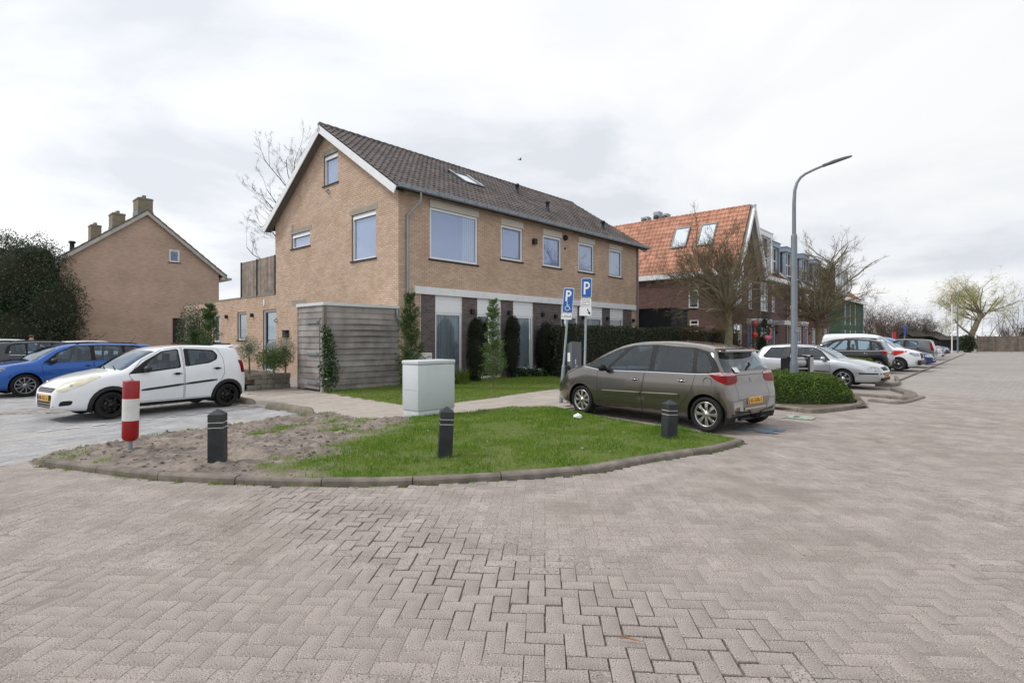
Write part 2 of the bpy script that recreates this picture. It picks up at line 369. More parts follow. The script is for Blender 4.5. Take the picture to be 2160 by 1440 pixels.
# grey paved bays on the left (stretcher bond, laid along the bays)
def bond(poly, dirv, lx, ly, gap, mat, name, parent, h=.05, yoff=.5, z0=0.0, single=0, jit=.004):
    d = np.array(dirv) / np.linalg.norm(dirv); e = np.array([-d[1], d[0]]); P0 = np.array(poly); s = P0 @ d; t = P0 @ e
    rows = np.arange(math.floor(t.min() / (ly + gap)), math.ceil(t.max() / (ly + gap)) + 1); cols = np.arange(math.floor(s.min() / (lx + gap)) - 1, math.ceil(s.max() / (lx + gap)) + 2)
    rr, cc = np.meshgrid(rows, cols, indexing='ij'); rr = rr.ravel(); cc = cc.ravel()
    Q = ((cc + yoff * (rr % 2)) * (lx + gap))[:, None] * d + (rr * (ly + gap))[:, None] * e; Q = Q[inpoly(Q, poly)]
    Q = Q[np.abs(Q[:, 0]) < 1.0 * Q[:, 1] + 3.5]
    TV, TF = brick_tpl(lx, ly, h, .004); n = len(Q)
    Bm = basis(np.full(n, math.atan2(d[1], d[0])) + rng.normal(0, .004, n)); tl = rng.normal(0, .006, (n, 2)); Tm = np.tile(np.eye(3), (n, 1, 1)); Tm[:, 2, 0] = tl[:, 0]; Tm[:, 2, 1] = tl[:, 1]
    Mx = np.einsum('cij,cjk->cik', Tm, Bm); off = np.column_stack([Q, z0 + .01 * (fbm(Q, .5, 8) - .5) + rng.normal(0, jit * .4, n)])
    idx = np.argsort(Q[:, 1]); a, bq = idx[:single], idx[single:]
    me = mesh_np(name, TV, TF); me.materials.append(mat)
    for k in a:
        o = link(name, me, parent); m4 = np.eye(4); m4[:3, :3] = Mx[k]; m4[:3, 3] = off[k]; o.matrix_local = Matrix(m4.tolist())
    V, F = merge(TV, TF, Mx[bq], off[bq]); tag(link(name + 's', mesh_np(name + 's', V, F), parent, mat=mat), kind='stuff')
BAYD = (.54, .84)
bay = tag(empty('parking_bay'), kind='structure')
bond(GREYBAY, BAYD, .21, .105, .004, M_paver_grey, 'bay_paver', bay, single=150)
bond(GREYBAY2, BAYD, .21, .105, .004, M_paver_grey, 'far_bay_paver', bay)
M_line = pbr('road_paint', 'D6D6D2', .7, var=.2, vs=20)
for (x0, y0), n in (((-8.23, 9.34), 12), ((-13.6, 13.6), 6)):
    d = np.array(BAYD)
    for k in range(n):
        p = np.array((x0, y0)) + d * .412 * k; q0 = p + d * .21; w = np.array((-d[1], d[0])) * .05
        b = MB(); zz = .011
        b.add([(*(p - w), zz), (*(q0 - w), zz), (*(q0 + w), zz), (*(p + w), zz)], [(0, 1, 2, 3)]); b.build('marking_dash', M_line, bay)
pave = tag(empty('pavement'), kind='structure')
bond(SIDEWALK, tuple(A2), .3, .3, .0025, M_slab, 'paving_slab', pave, single=200, z0=.02)
b = MB(); b.add([(x, y, -.004) for x, y in SIDEWALK], [list(range(len(SIDEWALK)))]); b.build('bedding_sand', pbr('sand', 'A1937F', .95, var=.2), pave)

# painted bay signs near the road: blue disabled symbol and green charging mark
def painted(name, u, v, w, h, ang, col):
    x, y = ground(u, v); b = MB()
    for k in range(6):
        for l in range(4):
            if random.random() < .12: continue
            b.add([(x0, y0, .0) for x0, y0 in ((k * w / 6, l * h / 4), ((k + .96) * w / 6, l * h / 4), ((k + .96) * w / 6, (l + .96) * h / 4), (k * w / 6, (l + .96) * h / 4))], [(0, 1, 2, 3)])
    o = b.build(name, pbr(name + '_paint', col, .8, col2='8D8983', vs=7), road, (x, y, .013), ang)
painted('blue_marking', 1545, 906, .75, .6, R(-40), '4E82A6'); painted('green_marking', 1648, 881, .55, .5, R(-40), 'A9C4AC')

# kerb stones along the island
def smooth_line(pts, step=.05, it=3):
    p = np.array(pts)
    for _ in range(it):
        qn = [p[0]]
        for a, c in zip(p[:-1], p[1:]): qn += [a * .75 + c * .25, a * .25 + c * .75]
        p = np.array(qn + [p[-1]])
    d = np.r_[0, np.cumsum(np.linalg.norm(np.diff(p, axis=0), axis=1))]; s = np.arange(0, d[-1], step)
    return np.column_stack([np.interp(s, d, p[:, 0]), np.interp(s, d, p[:, 1])])
def kerb(name, pts, w=.115, h=.075, stone=1.0, mat=M_kerb, parent=None, z0=0.0):
    root = parent or tag(empty(name), kind='structure')
    p = smooth_line(pts); n = int(stone / .05); k = 0
    while k < len(p) - 3:
        seg = p[k:k + n + 1]; k += n
        if len(seg) < 3: break
        t = np.gradient(seg, axis=0); t /= np.linalg.norm(t, axis=1)[:, None]; nr = np.column_stack([-t[:, 1], t[:, 0]])
        seg = seg.copy(); seg[0] += t[0] * .006; seg[-1] -= t[-1] * .006
        hh = h + random.uniform(-.008, .008); tl = random.uniform(-.012, .012)
        prof = [(0, -.05), (0.004, hh - .025), (.022, hh - .004), (.04, hh), (w, hh + tl), (w, -.05)]
        V = []; m = len(prof)
        for q_, nn in zip(seg[::2], nr[::2]):
            for (a, c) in prof: V.append((*(q_ + nn * a), z0 + c + random.uniform(-.0015, .0015)))
        r = len(V) // m
        F = [(i * m + j, (i + 1) * m + j, (i + 1) * m + j + 1, i * m + j + 1) for i in range(r - 1) for j in range(m - 1)]
        b = MB(); b.add(V, F); b.add(V[:m], [list(range(m))]); b.add(V[-m:], [list(range(m))[::-1]])
        b.build('kerb_stone', mat, root)
    return root
kr = kerb('kerb', kerb_line)
kerb('kerb', PX([(1571, 934), (1542, 926), (1382, 902), (1273, 883), (1200, 868)]), .08, .045, 1.0, parent=kr)
kerb('kerb', PX([(1600, 858), (1632, 862), (1702.6, 872), (1733, 872), (1834, 859), (1800, 849)]), .12, .1)
kerb('kerb', PX([(1795, 834), (1850, 838), (1926, 846), (1941, 833), (1900, 822)]), .3, .07, parent=None)
kerb('kerb', PX([(1830, 846), (1902, 855), (1953, 839)]), .14, .05)
kerb('kerb', PX([(1846, 813), (1903, 815), (1894, 798)]), .12, .1)
# gutter line of long stones along the far bays
b = MB(); o = np.array((15.4, 21.4))
for k in range(60):
    p = o + A2 * k * .8; b.box(-.39, .39, -.05, .05, 0, .012, None)
    for i in range(8): v = b.v[-8 + i]; b.v[-8 + i] = (p[0] + v[0] * A2[0] - v[1] * A2[1], p[1] + v[0] * A2[1] + v[1] * A2[0], v[2])
tag(b.build('gutter_stones', M_kerb, road), kind='stuff')
b = MB(); o = np.array((-9.75, 12.1)); d = np.array((-.15, -.5)); d /= np.linalg.norm(d); d = np.array((-.42, -.9)) / math.hypot(.42, .9)
# ------------------------------------------------------------------ planted island: bare soil to the left, grass to the right
def grassiness(P):
    x = P[:, 0]; y = P[:, 1]
    g = np.clip((x + 2.35 + .35 * (y - 8) * -.2) / .5 + (fbm(P, 1.6, 21) - .5) * 3.2, 0, 1)
    for u, v, r in ((690, 876, .45), (735, 898, .5), (720, 920, .35), (630, 887, .3), (560, 925, .28), (600, 915, .25), (655, 905, .3), (640, 990, .45), (690, 985, .3), (580, 992, .22), (120, 975, .22), (150, 972, .22), (222, 982, .13), (330, 930, .1), (175, 952, .25), (480, 905, .3), (405, 914, .2), (540, 893, .3)):
        c = ground(u, v); d = np.hypot(x - c[0], (y - c[1]) * .8); g = np.maximum(g, np.clip(1.3 - d / r, 0, 1) * np.clip(.35 + (fbm(P, 5, 31) - .42) * 4, 0, 1))
    return g
def isl_h(P):
    df = segdist(P, kerb_line); db = segdist(P, island_back)
    h = np.minimum(.062 + .03 * np.clip(df - .12, 0, 1) ** .8, .012 + .22 * db)
    soil = 1 - grassiness(P); kz = np.clip((df - .1) / .22, 0, 1); h = np.where(df < .1, -.02, h)
    return h + kz * soil * (.075 * (fbm(P, 2.2, 11) - .5) + .075 * np.clip(fbm(P, 7, 13) - .45, 0, 1) + .05 * (vnoise(P, 14, 14) ** 2)) * np.clip(np.minimum(df, db) / .25, 0, 1) + kz * .03 * (1 - soil) * (fbm(P, 3, 15) - .5) * np.clip(db / .3, 0, 1)
st = .04; gx, gy = np.meshgrid(np.arange(-8.6, 4.6, st), np.arange(5.8, 12.8, st), indexing='ij'); nx, ny = gx.shape
G = np.column_stack([gx.ravel(), gy.ravel()]); ins = inpoly(G, ISLAND); gz = np.full(len(G), -.05); gz[ins] = isl_h(G[ins])
idx = np.arange(nx * ny).reshape(nx, ny); Fq = np.stack([idx[:-1, :-1], idx[1:, :-1], idx[1:, 1:], idx[:-1, 1:]], -1).reshape(-1, 4)
Fq = Fq[ins[Fq].any(axis=1)]; used = np.unique(Fq); mp = np.full(nx * ny, -1); mp[used] = np.arange(len(used))
me = mesh_np('soil', np.column_stack([G, gz])[used], mp[Fq], smooth=True)
ca = me.color_attributes.new('cover', 'FLOAT_COLOR', 'POINT'); gm = grassiness(G[used]); ca.data.foreach_set('color', np.column_stack([gm, gm, gm, np.ones_like(gm)]).astype(np.float32).ravel())
q = N('soil_mat'); at = q.new('ShaderNodeAttribute', attribute_name='cover').outputs['Fac']
s_ = q.mix(q.rng(q.noise(6, 6), .35, .68, 0, 1), lin('958A82'), lin('645A54')); s_ = q.mix(q.rng(q.noise(1.2, 4), .5, .7, 0, .7), s_, lin('A39888'))
q.l(q.mix(at, s_, q.mix(q.noise(8, 4), lin('475E1E'), lin('6D7236'))), q.p.inputs['Base Color']); q.p.inputs['Roughness'].default_value = .95
q.bump(q.noise(45, 5), .8, .03)
soil = tag(link('soil', me, mat=q.m), kind='structure')
def blades(name, P, z, hmin, hmax, lean=.5, wid=.006, cols=('466E12', '658F28', '9CA650'), tag_=True):
    n = len(P); a = rng.random(n) * 2 * math.pi; h = rng.uniform(hmin, hmax, n) if not hasattr(hmin, '__len__') else hmin; l = np.abs(rng.normal(0, lean, n)) * h
    la = rng.random(n) * 2 * math.pi; w = wid * (.6 + .8 * rng.random(n))
    base = np.column_stack([P, z]); sd_ = np.column_stack([np.cos(a), np.sin(a), np.zeros(n)]) * w[:, None] / 2
    mid = base + np.column_stack([np.cos(la) * l * .35, np.sin(la) * l * .35, h * .6]); tip = base + np.column_stack([np.cos(la) * l, np.sin(la) * l, h])
    V = np.stack([base - sd_, base + sd_, mid + sd_ * .8, mid - sd_ * .8, tip], 1).reshape(-1, 3)
    k = np.arange(n) * 5; F = np.concatenate([np.stack([k, k + 1, k + 2], 1), np.stack([k, k + 2, k + 3], 1), np.stack([k + 3, k + 2, k + 4], 1)])
    key = 'grass_' + cols[0]
    if key not in MATS:
        q = N(key); r = q.rnd(); nz = q.noise(1.3, 3)
        c = q.mix(q.rng(r, 0, .75, 0, 1), lin(cols[0]), lin(cols[1])); c = q.mix(q.rng(r, .86, .95, 0, 1), c, lin(cols[2])); c = q.mix(q.rng(nz, .4, .65, 0, .45), c, lin('8FA33C'))
        q.l(c, q.p.inputs['Base Color']); q.p.inputs['Roughness'].default_value = .6; q.p.inputs['Specular IOR Level'].default_value = .25
        tl = q.new('ShaderNodeBsdfTranslucent', {'Color': c}); mx = q.new('ShaderNodeMixShader', {0: .3, 1: q.p.outputs[0], 2: tl.outputs[0]}); q.l(mx.outputs[0], q.out.inputs[0]); MATS[key] = q.m
    o = link(name, mesh_np(name, V, F), mat=MATS[key])
    return tag(o, kind='stuff') if tag_ else o
def scatter(poly, dens):
    p = np.array(poly); lo, hi = p.min(0), p.max(0); n = int((hi - lo).prod() * dens); Q = lo + rng.random((n, 2)) * (hi - lo)
    return Q[inpoly(Q, poly)]
Q = scatter(ISLAND, 3000); g = grassiness(Q); db = segdist(Q, kerb_line); kp = (rng.random(len(Q)) < g ** 1.2 * .98 + .002) & (db > .1); Q = Q[kp]
pt = fbm(Q, 2.6, 43); k2 = rng.random(len(Q)) < np.clip((pt - .30) * 5, .25, 1); Q = Q[k2]; hh = (.015 + .05 * rng.random(len(Q)) ** 1.5) * (.35 + 1.3 * fbm(Q, 1.7, 41))
for bx, by in (ground(938, 963), ground(1411, 923)):
    d = np.hypot(Q[:, 0] - bx, (Q[:, 1] - by) * .9); hh *= 1 + 1.7 * np.clip(1.2 - d / .42, 0, 1)
blades('grass', Q, isl_h(Q) - .005, hh, None)
# lawn in front of the house
lw = LAWN; b = MB(); st = .2
g2x, g2y = np.meshgrid(np.arange(-5.8, 5.2, .1), np.arange(12.4, 27.2, .1), indexing='ij'); nx, ny = g2x.shape; G2 = np.column_stack([g2x.ravel(), g2y.ravel()]); ins = inpoly(G2, LAWN)
gz = np.where(ins, .035 + .03 * (fbm(G2, 1, 51) - .5), -.03); idx = np.arange(nx * ny).reshape(nx, ny); Fq = np.stack([idx[:-1, :-1], idx[1:, :-1], idx[1:, 1:], idx[:-1, 1:]], -1).reshape(-1, 4); Fq = Fq[ins[Fq].any(axis=1)]
used = np.unique(Fq); mp = np.full(nx * ny, -1); mp[used] = np.arange(len(used))
tag(link('lawn', mesh_np('lawn', np.column_stack([G2, gz])[used], mp[Fq], smooth=True), mat=pbr('lawn_thatch', '5B6329', .95, col2='6E6A45', vs=3, bump=.5, bs=60)), kind='structure')
Q = scatter(LAWN, 900); Q = Q[rng.random(len(Q)) < .4 + fbm(Q, 1.2, 61)]
blades('lawn_grass', Q, np.full(len(Q), .035), .02, .06, wid=.009, cols=('587A22', '6F9431', '9AA358'))
# soil of the two shrub beds
for poly in (BED1, BED2):
    b = MB(); b.add([(x, y, .06) for x, y in poly], [list(range(len(poly)))]); tag(b.build('soil', pbr('bed_soil', '6A5B4C', .95, var=.3)), kind='structure')
# clods and pebbles on the bare soil, debris
Q = scatter(ISLAND, 90); g = grassiness(Q); Q = Q[(g < .3)][:1500]
bm = bmesh.new(); bmesh.ops.create_icosphere(bm, subdivisions=1, radius=1); TV = np.array([v.co[:] for v in bm.verts]); TF = np.array([[v.index for v in f.verts] for f in bm.faces]); bm.free()
TV *= (1 + .35 * rng.random((len(TV), 1)))
s = .006 + .022 * rng.random(len(Q)) ** 4; Mx = basis(rng.random(len(Q)) * 6.28) * s[:, None, None] * np.array([1, .8, .6])[None, :, None]
V, F = merge(TV, TF, Mx, np.column_stack([Q, isl_h(Q) + s * .3])); tag(link('soil_clods', mesh_np('soil_clods', V, F), mat=pbr('clods', '857B73', .95, isl=.25, var=.3)), kind='stuff')

# weeds along the foot of the kerb
kl = smooth_line(kerb_line); Q = []
for k in range(70):
    p = kl[rng.integers(0, len(kl))] + rng.normal(0, .015, 2) + np.array([0, -.02]); Q.append(p + rng.normal(0, .025, (rng.integers(4, 16), 2)))
Q = np.concatenate(Q); blades('weeds', Q, np.zeros(len(Q)), .015, .05, cols=('466E12', '658F28', '9CA650'))
# ------------------------------------------------------------------ building helpers (wall-local frame: x along the wall, -y outward, z up)
def world_of(root, loc, rz, p):
    return (Matrix.Translation(root.location) @ Matrix.Rotation(root.rotation_euler.z, 4, 'Z') @ Matrix.Translation(loc) @ Matrix.Rotation(rz, 4, 'Z')) @ Vector(p)
def wall_mesh(poly, holes, depth, uvs=True):
    bm = bmesh.new(); vs = [bm.verts.new((a, 0, c)) for a, c in poly]; bm.faces.new(vs)
    for (x0, x1, z0, z1) in holes:
        for co, no in (((x0, 0, 0), (1, 0, 0)), ((x1, 0, 0), (1, 0, 0)), ((0, 0, z0), (0, 0, 1)), ((0, 0, z1), (0, 0, 1))):
            fs = [f for f in bm.faces if min(v.co.x for v in f.verts) < x1 + .01 and max(v.co.x for v in f.verts) > x0 - .01 and min(v.co.z for v in f.verts) < z1 + .01 and max(v.co.z for v in f.verts) > z0 - .01]
            g = set(fs)
            for f in fs: g |= set(f.edges) | set(f.verts)
            bmesh.ops.bisect_plane(bm, geom=list(g), plane_co=co, plane_no=no, dist=1e-5)
        dead = []
        for f in bm.faces:
            c = f.calc_center_median()
            if x0 < c.x < x1 and z0 < c.z < z1: dead.append(f)
        bmesh.ops.delete(bm, geom=dead, context='FACES')
        for (a, c, e, g) in ((x0, z0, x1, z0), (x1, z0, x1, z1), (x1, z1, x0, z1), (x0, z1, x0, z0)):
            bm.faces.new([bm.verts.new(p) for p in ((a, 0, c), (e, 0, g), (e, depth, g), (a, depth, c))])
    return bm
def add_wall(root, name, loc, rz, poly, holes, mat, depth=.12):
    bm = wall_mesh(poly, holes, depth); b = MB(); b.bm(bm)
    def uvf(co): return (co.x + co.y, co.z)
    return b.build(name, mat, root, loc, rz, uvf)
def intervals(poly, z):
    xs = []; n = len(poly)
    for i in range(n):
        (x0, z0), (x1, z1) = poly[i], poly[(i + 1) % n]
        if (z0 > z) != (z1 > z): xs.append(x0 + (z - z0) / (z1 - z0) * (x1 - x0))
    xs.sort(); return list(zip(xs[::2], xs[1::2]))
def brick_wall(root, name, loc, rz, poly, holes, mbrick, mmortar, single=100, bl=.21, bh=.065, jt=.011, depth=.12, skip=[]):
    w = add_wall(root, name, loc, rz, poly, holes, mmortar, depth)
    ph = bh + jt; pl = bl + jt; zs = [p[1] for p in poly]; full = []; part = []
    r = math.floor(min(zs) / ph)
    while r * ph < max(zs):
        zc = r * ph + bh / 2; iv = intervals(poly, zc)
        for (x0, x1, z0, z1) in list(holes) + list(skip):
            if z0 - bh * .5 < zc < z1 + bh * .4:
                nv = []
                for a, c in iv:
                    if x1 <= a or x0 >= c: nv.append((a, c)); continue
                    if x0 - a > .02: nv.append((a, x0))
                    if c - x1 > .02: nv.append((x1, c))
                iv = nv
        off = (.5 if r % 2 else 0) * pl
        for a, c in iv:
            k = math.floor((a - off) / pl)
            while k * pl + off < c:
                s = max(a, k * pl + off); t = min(c, k * pl + off + bl); k += 1
                if t - s < .03: continue
                (full if t - s > bl - .001 else part).append((s, t, zc))
        r += 1
    TV = np.array([(x, y, z) for y in (0, 1) for z in (-.5, .5) for x in (-.5, .5)], float)   # y: 0 inner, 1 outer
    TF = np.array([(4, 5, 7, 6), (0, 1, 5, 4), (2, 6, 7, 3), (0, 4, 6, 2), (1, 3, 7, 5)])
    def inst(lst):
        L = np.array(lst); n = len(L); M3 = np.zeros((n, 3, 3)); M3[:, 0, 0] = L[:, 1] - L[:, 0]; pr = .006 + rng.normal(0, .0012, n); M3[:, 1, 1] = -pr; M3[:, 2, 2] = bh
        M3[:, 1, 0] = rng.normal(0, .0015, n)
        return M3, np.column_stack([(L[:, 0] + L[:, 1]) / 2, np.zeros(n), L[:, 2] + rng.normal(0, .0006, n)])
    M3, of = inst(full + part); nf = len(full)
    if single:
        d = []
        for k in range(nf):
            p = world_of(root, loc, rz, of[k]); d.append(p.y + p.x * 0 + (50 if abs(p.x) > .93 * p.y else 0) - .15 * of[k][2])
        nearest = set(np.argsort(d)[:single].tolist())
    else: nearest = set()
    me = mesh_np('brick', TV * np.array([bl, -.006, bh]), TF); me.materials.append(mbrick)
    for k in nearest: link('brick', me, w, tuple(of[k]))
    rest = np.array([k for k in range(len(of)) if k not in nearest]); V, F = merge(TV, TF, M3[rest], of[rest])
    tag(link('brickwork', mesh_np('brickwork', V, F), w, mat=mbrick), kind='stuff')
    return w
def frame_boxes(b, x0, x1, z0, z1, t, y0, y1):
    b.box(x0, x1, y0, y1, z0, z0 + t); b.box(x0, x1, y0, y1, z1 - t, z1); b.box(x0, x0 + t, y0, y1, z0 + t, z1 - t); b.box(x1 - t, x1, y0, y1, z0 + t, z1 - t)
def window(root, loc, rz, x0, x1, z0, z1, inset=.08, t=.07, mat=None, glass=None, mull=(), trans=(), sill=None, sash=None, back='blind', backmat=None, name='window', t2=.03, label=None, sillmat=None):
    """window set into a wall opening: frame > pane, sash, sill, curtain"""
    mat = mat or M_whitepvc; b = MB(); frame_boxes(b, x0, x1, z0, z1, t, inset - .03, inset + .05)
    for m in mull: b.box(m - t * .4, m + t * .4, inset - .02, inset + .04, z0 + t, z1 - t)
    for m in trans: b.box(x0 + t, x1 - t, inset - .022, inset + .042, m - t * .4, m + t * .4)
    w = b.build(name, mat, root, loc, rz)
    if label: w['label'] = label
    gx0, gx1, gz0, gz1 = x0 + t, x1 - t, z0 + t, z1 - t
    if sash:
        b = MB(); frame_boxes(b, gx0, gx1, gz0, gz1, .055, inset - .008, inset + .045); b.build('sash', sash, w); gx0 += .055; gx1 -= .055; gz0 += .055; gz1 -= .055
    b = MB(); b.box(gx0, gx1, inset + .012, inset + .02, gz0, gz1); b.build('pane', glass or M_glass, w)
    if back == 'blind':
        b = MB(); b.box(gx0, gx1, inset + .04, inset + .044, gz0, gz1); b.build('blind', backmat, w)
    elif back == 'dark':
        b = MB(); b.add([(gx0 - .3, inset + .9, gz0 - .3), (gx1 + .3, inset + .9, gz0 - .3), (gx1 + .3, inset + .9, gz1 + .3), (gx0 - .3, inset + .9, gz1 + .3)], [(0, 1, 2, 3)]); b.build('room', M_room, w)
    elif back == 'curtain':
        n = int((gx1 - gx0) / .012); V = []
        for k in range(n + 1):
            x = gx0 + (gx1 - gx0) * k / n; y = inset + .075 + .035 * math.sin(x * 42 + 1.4 * math.sin(x * 7)) + .012 * math.sin(x * 97)
            V += [(x, y, gz0 - .02), (x, y + .01 * math.sin(x * 20), gz1 + .02)]
        b = MB(); b.add(V, [(2 * k, 2 * k + 2, 2 * k + 3, 2 * k + 1) for k in range(n)], True); b.build('curtain', backmat, w)
    if sill:
        b = MB(); b.box(x0 - .06, x1 + .06, -sill, inset - .03, z0 - .06, z0 - .004); b.build('sill', sillmat or M_dark, w)
    return w
def roof_tiles(root, name_roof, o, ex, ey, len_x, len_y, tw, th, mat, single, slab_mat, base=None, cut=None, slab=.08):
    """roof plane: o eave corner, ex along the eave, ey up the slope (root-local unit vectors)"""
    o = np.array(o, float); ex = np.array(ex, float); ey = np.array(ey, float); ez = np.cross(ex, ey); ez /= np.linalg.norm(ez)
    if ez[2] < 0: ez = -ez
    b = MB(); c = [o, o + ex * len_x, o + ex * len_x + ey * len_y, o + ey * len_y]
    b.add([tuple(p) for p in c] + [tuple(p - ez * slab) for p in c], [(0, 1, 2, 3), (7, 6, 5, 4), (0, 4, 5, 1), (1, 5, 6, 2), (2, 6, 7, 3), (3, 7, 4, 0)])
    rf = base or b.build(name_roof, slab_mat, root)
    prof = [(-.02, .012), (.08, .012), (.20, .05), (.36, .062), (.52, .045), (.66, .014), (.86, .006), (1.0, .014)]
    k = len(prof); L = th + .06; V = []
    for (y, dz) in ((-.0, .032), (L, .0)):
        for (x, z) in prof: V.append((x * tw, y, z * tw / .25 + dz))
    for (x, z) in prof: V.append((x * tw, .004, z * tw / .25 + .004))
    F = [(i, i + 1, k + i + 1, k + i) for i in range(k - 1)] + [(2 * k + i, 2 * k + i + 1, i + 1, i) for i in range(k - 1)]
    V = np.array(V); F = np.array(F); nx_, ny_ = int(round(len_x / tw)), int(round(len_y / th)); tw2 = len_x / nx_; th2 = len_y / ny_
    fr = np.stack([ex, ey, ez], 1); xx, yy = np.meshgrid(np.arange(nx_), np.arange(ny_), indexing='ij'); xx = xx.ravel(); yy = yy.ravel()
    if cut is not None:
        kp = np.array([not cut((a + .5) * tw2, (c + .5) * th2) for a, c in zip(xx, yy)]); xx, yy = xx[kp], yy[kp]
    n = len(xx); of = o + xx[:, None] * tw2 * ex + yy[:, None] * th2 * ey + rng.normal(0, .002, (n, 1)) * ez
    rn = rng.normal(0, .008, n); Rm = np.einsum('ij,cjk->cik', fr, basis(rn)); Rm = Rm * np.array([tw2 / tw, 1, 1])[None, None, :]
    d = np.array([world_of(root, (0, 0, 0), 0, p).y for p in of]); od = np.argsort(d); near, rest = od[:single], od[single:]
    me = mesh_np('roof_tile', V, F, smooth=False); me.materials.append(mat)
    for i in near:
        t = link('roof_tile', me, rf); m4 = np.eye(4); m4[:3, :3] = Rm[i]; m4[:3, 3] = of[i]; t.matrix_local = Matrix(m4.tolist())
    if len(rest):
        VV, FF = merge(V, F, Rm[rest], of[rest]); tag(link('roof_tiles', mesh_np('roof_tiles', VV, FF), rf, mat=mat), kind='stuff')
    return rf

M_ybrick = pbr('yellow_brick', 'C9B29E', .85, col2='BCA38E', vs=1.2, isl=.11, bump=.4, bs=90, dirt=(.5, 'B5987F', .35), spec=.3)
M_ymort = pbr('dark_mortar', '8E7967', .95, var=.15)
M_dbrick = pbr('dark_brick', '6B6161', .8, col2='574F50', vs=3, isl=.22, bump=.4, bs=90, spec=.3)
M_dmort = pbr('grey_mortar', '9A938C', .95, var=.15)
M_lintel = pbr('concrete_lintel', '9C958B', .9, var=.15, vs=4, bump=.3)
M_tile_dk = pbr('dark_roof_tile', '665F5E', .75, col2='4D4847', vs=1.5, isl=.22, bump=.4, bs=70, dirt=(2, '7C7468', .35), spec=.3)
M_under = pbr('roof_underlay', '2B2725', .95, var=.2)
M_soffit = pbr('grey_soffit', '6C6A63', .6, var=.1)
M_cream = pbr('cream_board', 'D6D0C6', .6, var=.07, vs=2)
M_blind = pbr('sky_tinted_blind', 'CDD1EF', .9, var=.08, vs=1)  # blind whose lavender stands in for sky reflected in the panes
M_blind2 = pbr('pale_sky_tinted_blind', 'DEDFEA', .9, var=.06, vs=1)  # paler blind, reflected sky mixed into its colour as well
M_curt = pbr('grey_curtain', 'CFCDCE', .9, var=.12, vs=2)
M_wood = pbr('weathered_wood', 'A09B98', .85, col2='827D7B', vs=2, isl=.16, bump=.4, bs=40, dirt=(1.6, '6E6660', .45), spec=.25)

# ------------------------------------------------------------------ main house
HC = np.array((-3.84, 18.30))
house = empty('brick_house', (HC[0], HC[1], 0), ANG_A, 'long two storey yellow brick house with brown tiled gable roof and grey brick ground floor', 'house')
fa = lambda u: on_line(u, HC, A2)                       # facade column -> distance along the facade
def faz(u, v): t = fa(u); return z_at(v, HC[1] + t * A2[1])
ga = lambda u: on_line(u, HC, B2)
def gaz(u, v): s = ga(u); return z_at(v, HC[1] + s * B2[1])
LEN = 16.15; WID = 9.36; EAVE = 6.86; RIDGE = 9.93; ZB = 3.38
slope = (RIDGE - EAVE) / (WID / 2)
# upper windows on the long facade: (u left, u right, v bottom at left, v top of frame at left, v top of board)
UPW = [(906.5, 1007, 545, 437, 424), (1056.5, 1101.5, 546, 474, 459.5), (1145, 1183, 560.5, 495, 482), (1220, 1252.5, 572, 510.5, 500), (1284.5, 1311.5, 582, 524.5, 514.5)]
up = []
for (u0, u1, vb, vt, vtt) in UPW:
    up.append((fa(u0), fa(u1), faz(u0, vb), faz(u0, vt), EAVE - .02))
gd0, gd1 = fa(887), fa(1331.5); gtop = ZB - .2
GW = [(917.5, 974.5, .05), (1006, 1056.5, .05), (1082, 1124, .05), (1183, 1218, .9), (1232, 1270, .05), (1286, 1314, .9)]
gw = [(fa(u0), fa(u1), zb, gtop) for u0, u1, zb in GW]
holes_up = [(a, c, zb, zt + .42) for a, c, zb, zt, _ in up]
poly = [(0, -.05), (gd0, -.05), (gd0, ZB - .2), (gd1, ZB - .2), (gd1, -.05), (LEN, -.05), (LEN, EAVE), (0, EAVE)]
wl_ = brick_wall(house, 'wall', (0, 0, 0), 0, poly, [(a, c, zb - .05, zt + .29) for a, c, zb, zt, e_ in up], M_ybrick, M_ymort, 110)
brick_wall(house, 'wall', (0, -.012, 0), 0, [(gd0, -.05), (gd1, -.05), (gd1, ZB - .2), (gd0, ZB - .2)], [(a, c, zb, ZB - .2) for a, c, zb, zt in gw], M_dbrick, M_dmort, 70)
# gable end (wall frame runs the other way: x = -s)
gpoly = [(-21.8, -.05), (0, -.05), (0, EAVE), (-WID / 2, RIDGE), (-WID, EAVE), (-WID, 3.62), (-21.8, 3.62)]
def gwin(u0, u1, v0, v1):
    s1, s0 = ga(u0), ga(u1); return (-s1, -s0, gaz((u0 + u1) / 2, v1), gaz((u0 + u1) / 2, v0))
GWN = [gwin(683, 713, 325, 388), gwin(742, 793, 448, 547), gwin(615, 654, 490, 521), gwin(501, 520, 659, 717), gwin(555, 583, 654, 735)]
GWN[4] = (GWN[4][0], GWN[4][1], .12, GWN[4][3])
GWN.append(gwin(450, 465, 664, 721))
brick_wall(house, 'gable_wall', (0, 0, 0), R(-90), gpoly, GWN, M_ybrick, M_ymort, 110)
for k, g in enumerate(GWN):
    dr = k == 4
    w = window(house, (0, 0, 0), R(-90), *g, inset=.09, t=.06, back='dark' if k > 2 else 'blind', backmat=M_blind2, sash=M_greyframe if k in (3, 4, 5) else None, sill=None if dr else .05, name='door' if dr else 'window', glass=M_glass if k < 3 else M_glassdk)
    if k < 3 :
        b = MB(); b.box(g[0] - .12, g[1] + .14, -.012, .05, g[3] + .0, g[3] + .2); b.build('lintel', M_lintel, house, rz=R(-90))
        b = MB(); b.box(g[0] + .05, g[1] - .05, .03, .055, g[3] - .17, g[3] - .08); b.build('roller_blind_box', M_whitepvc, w)
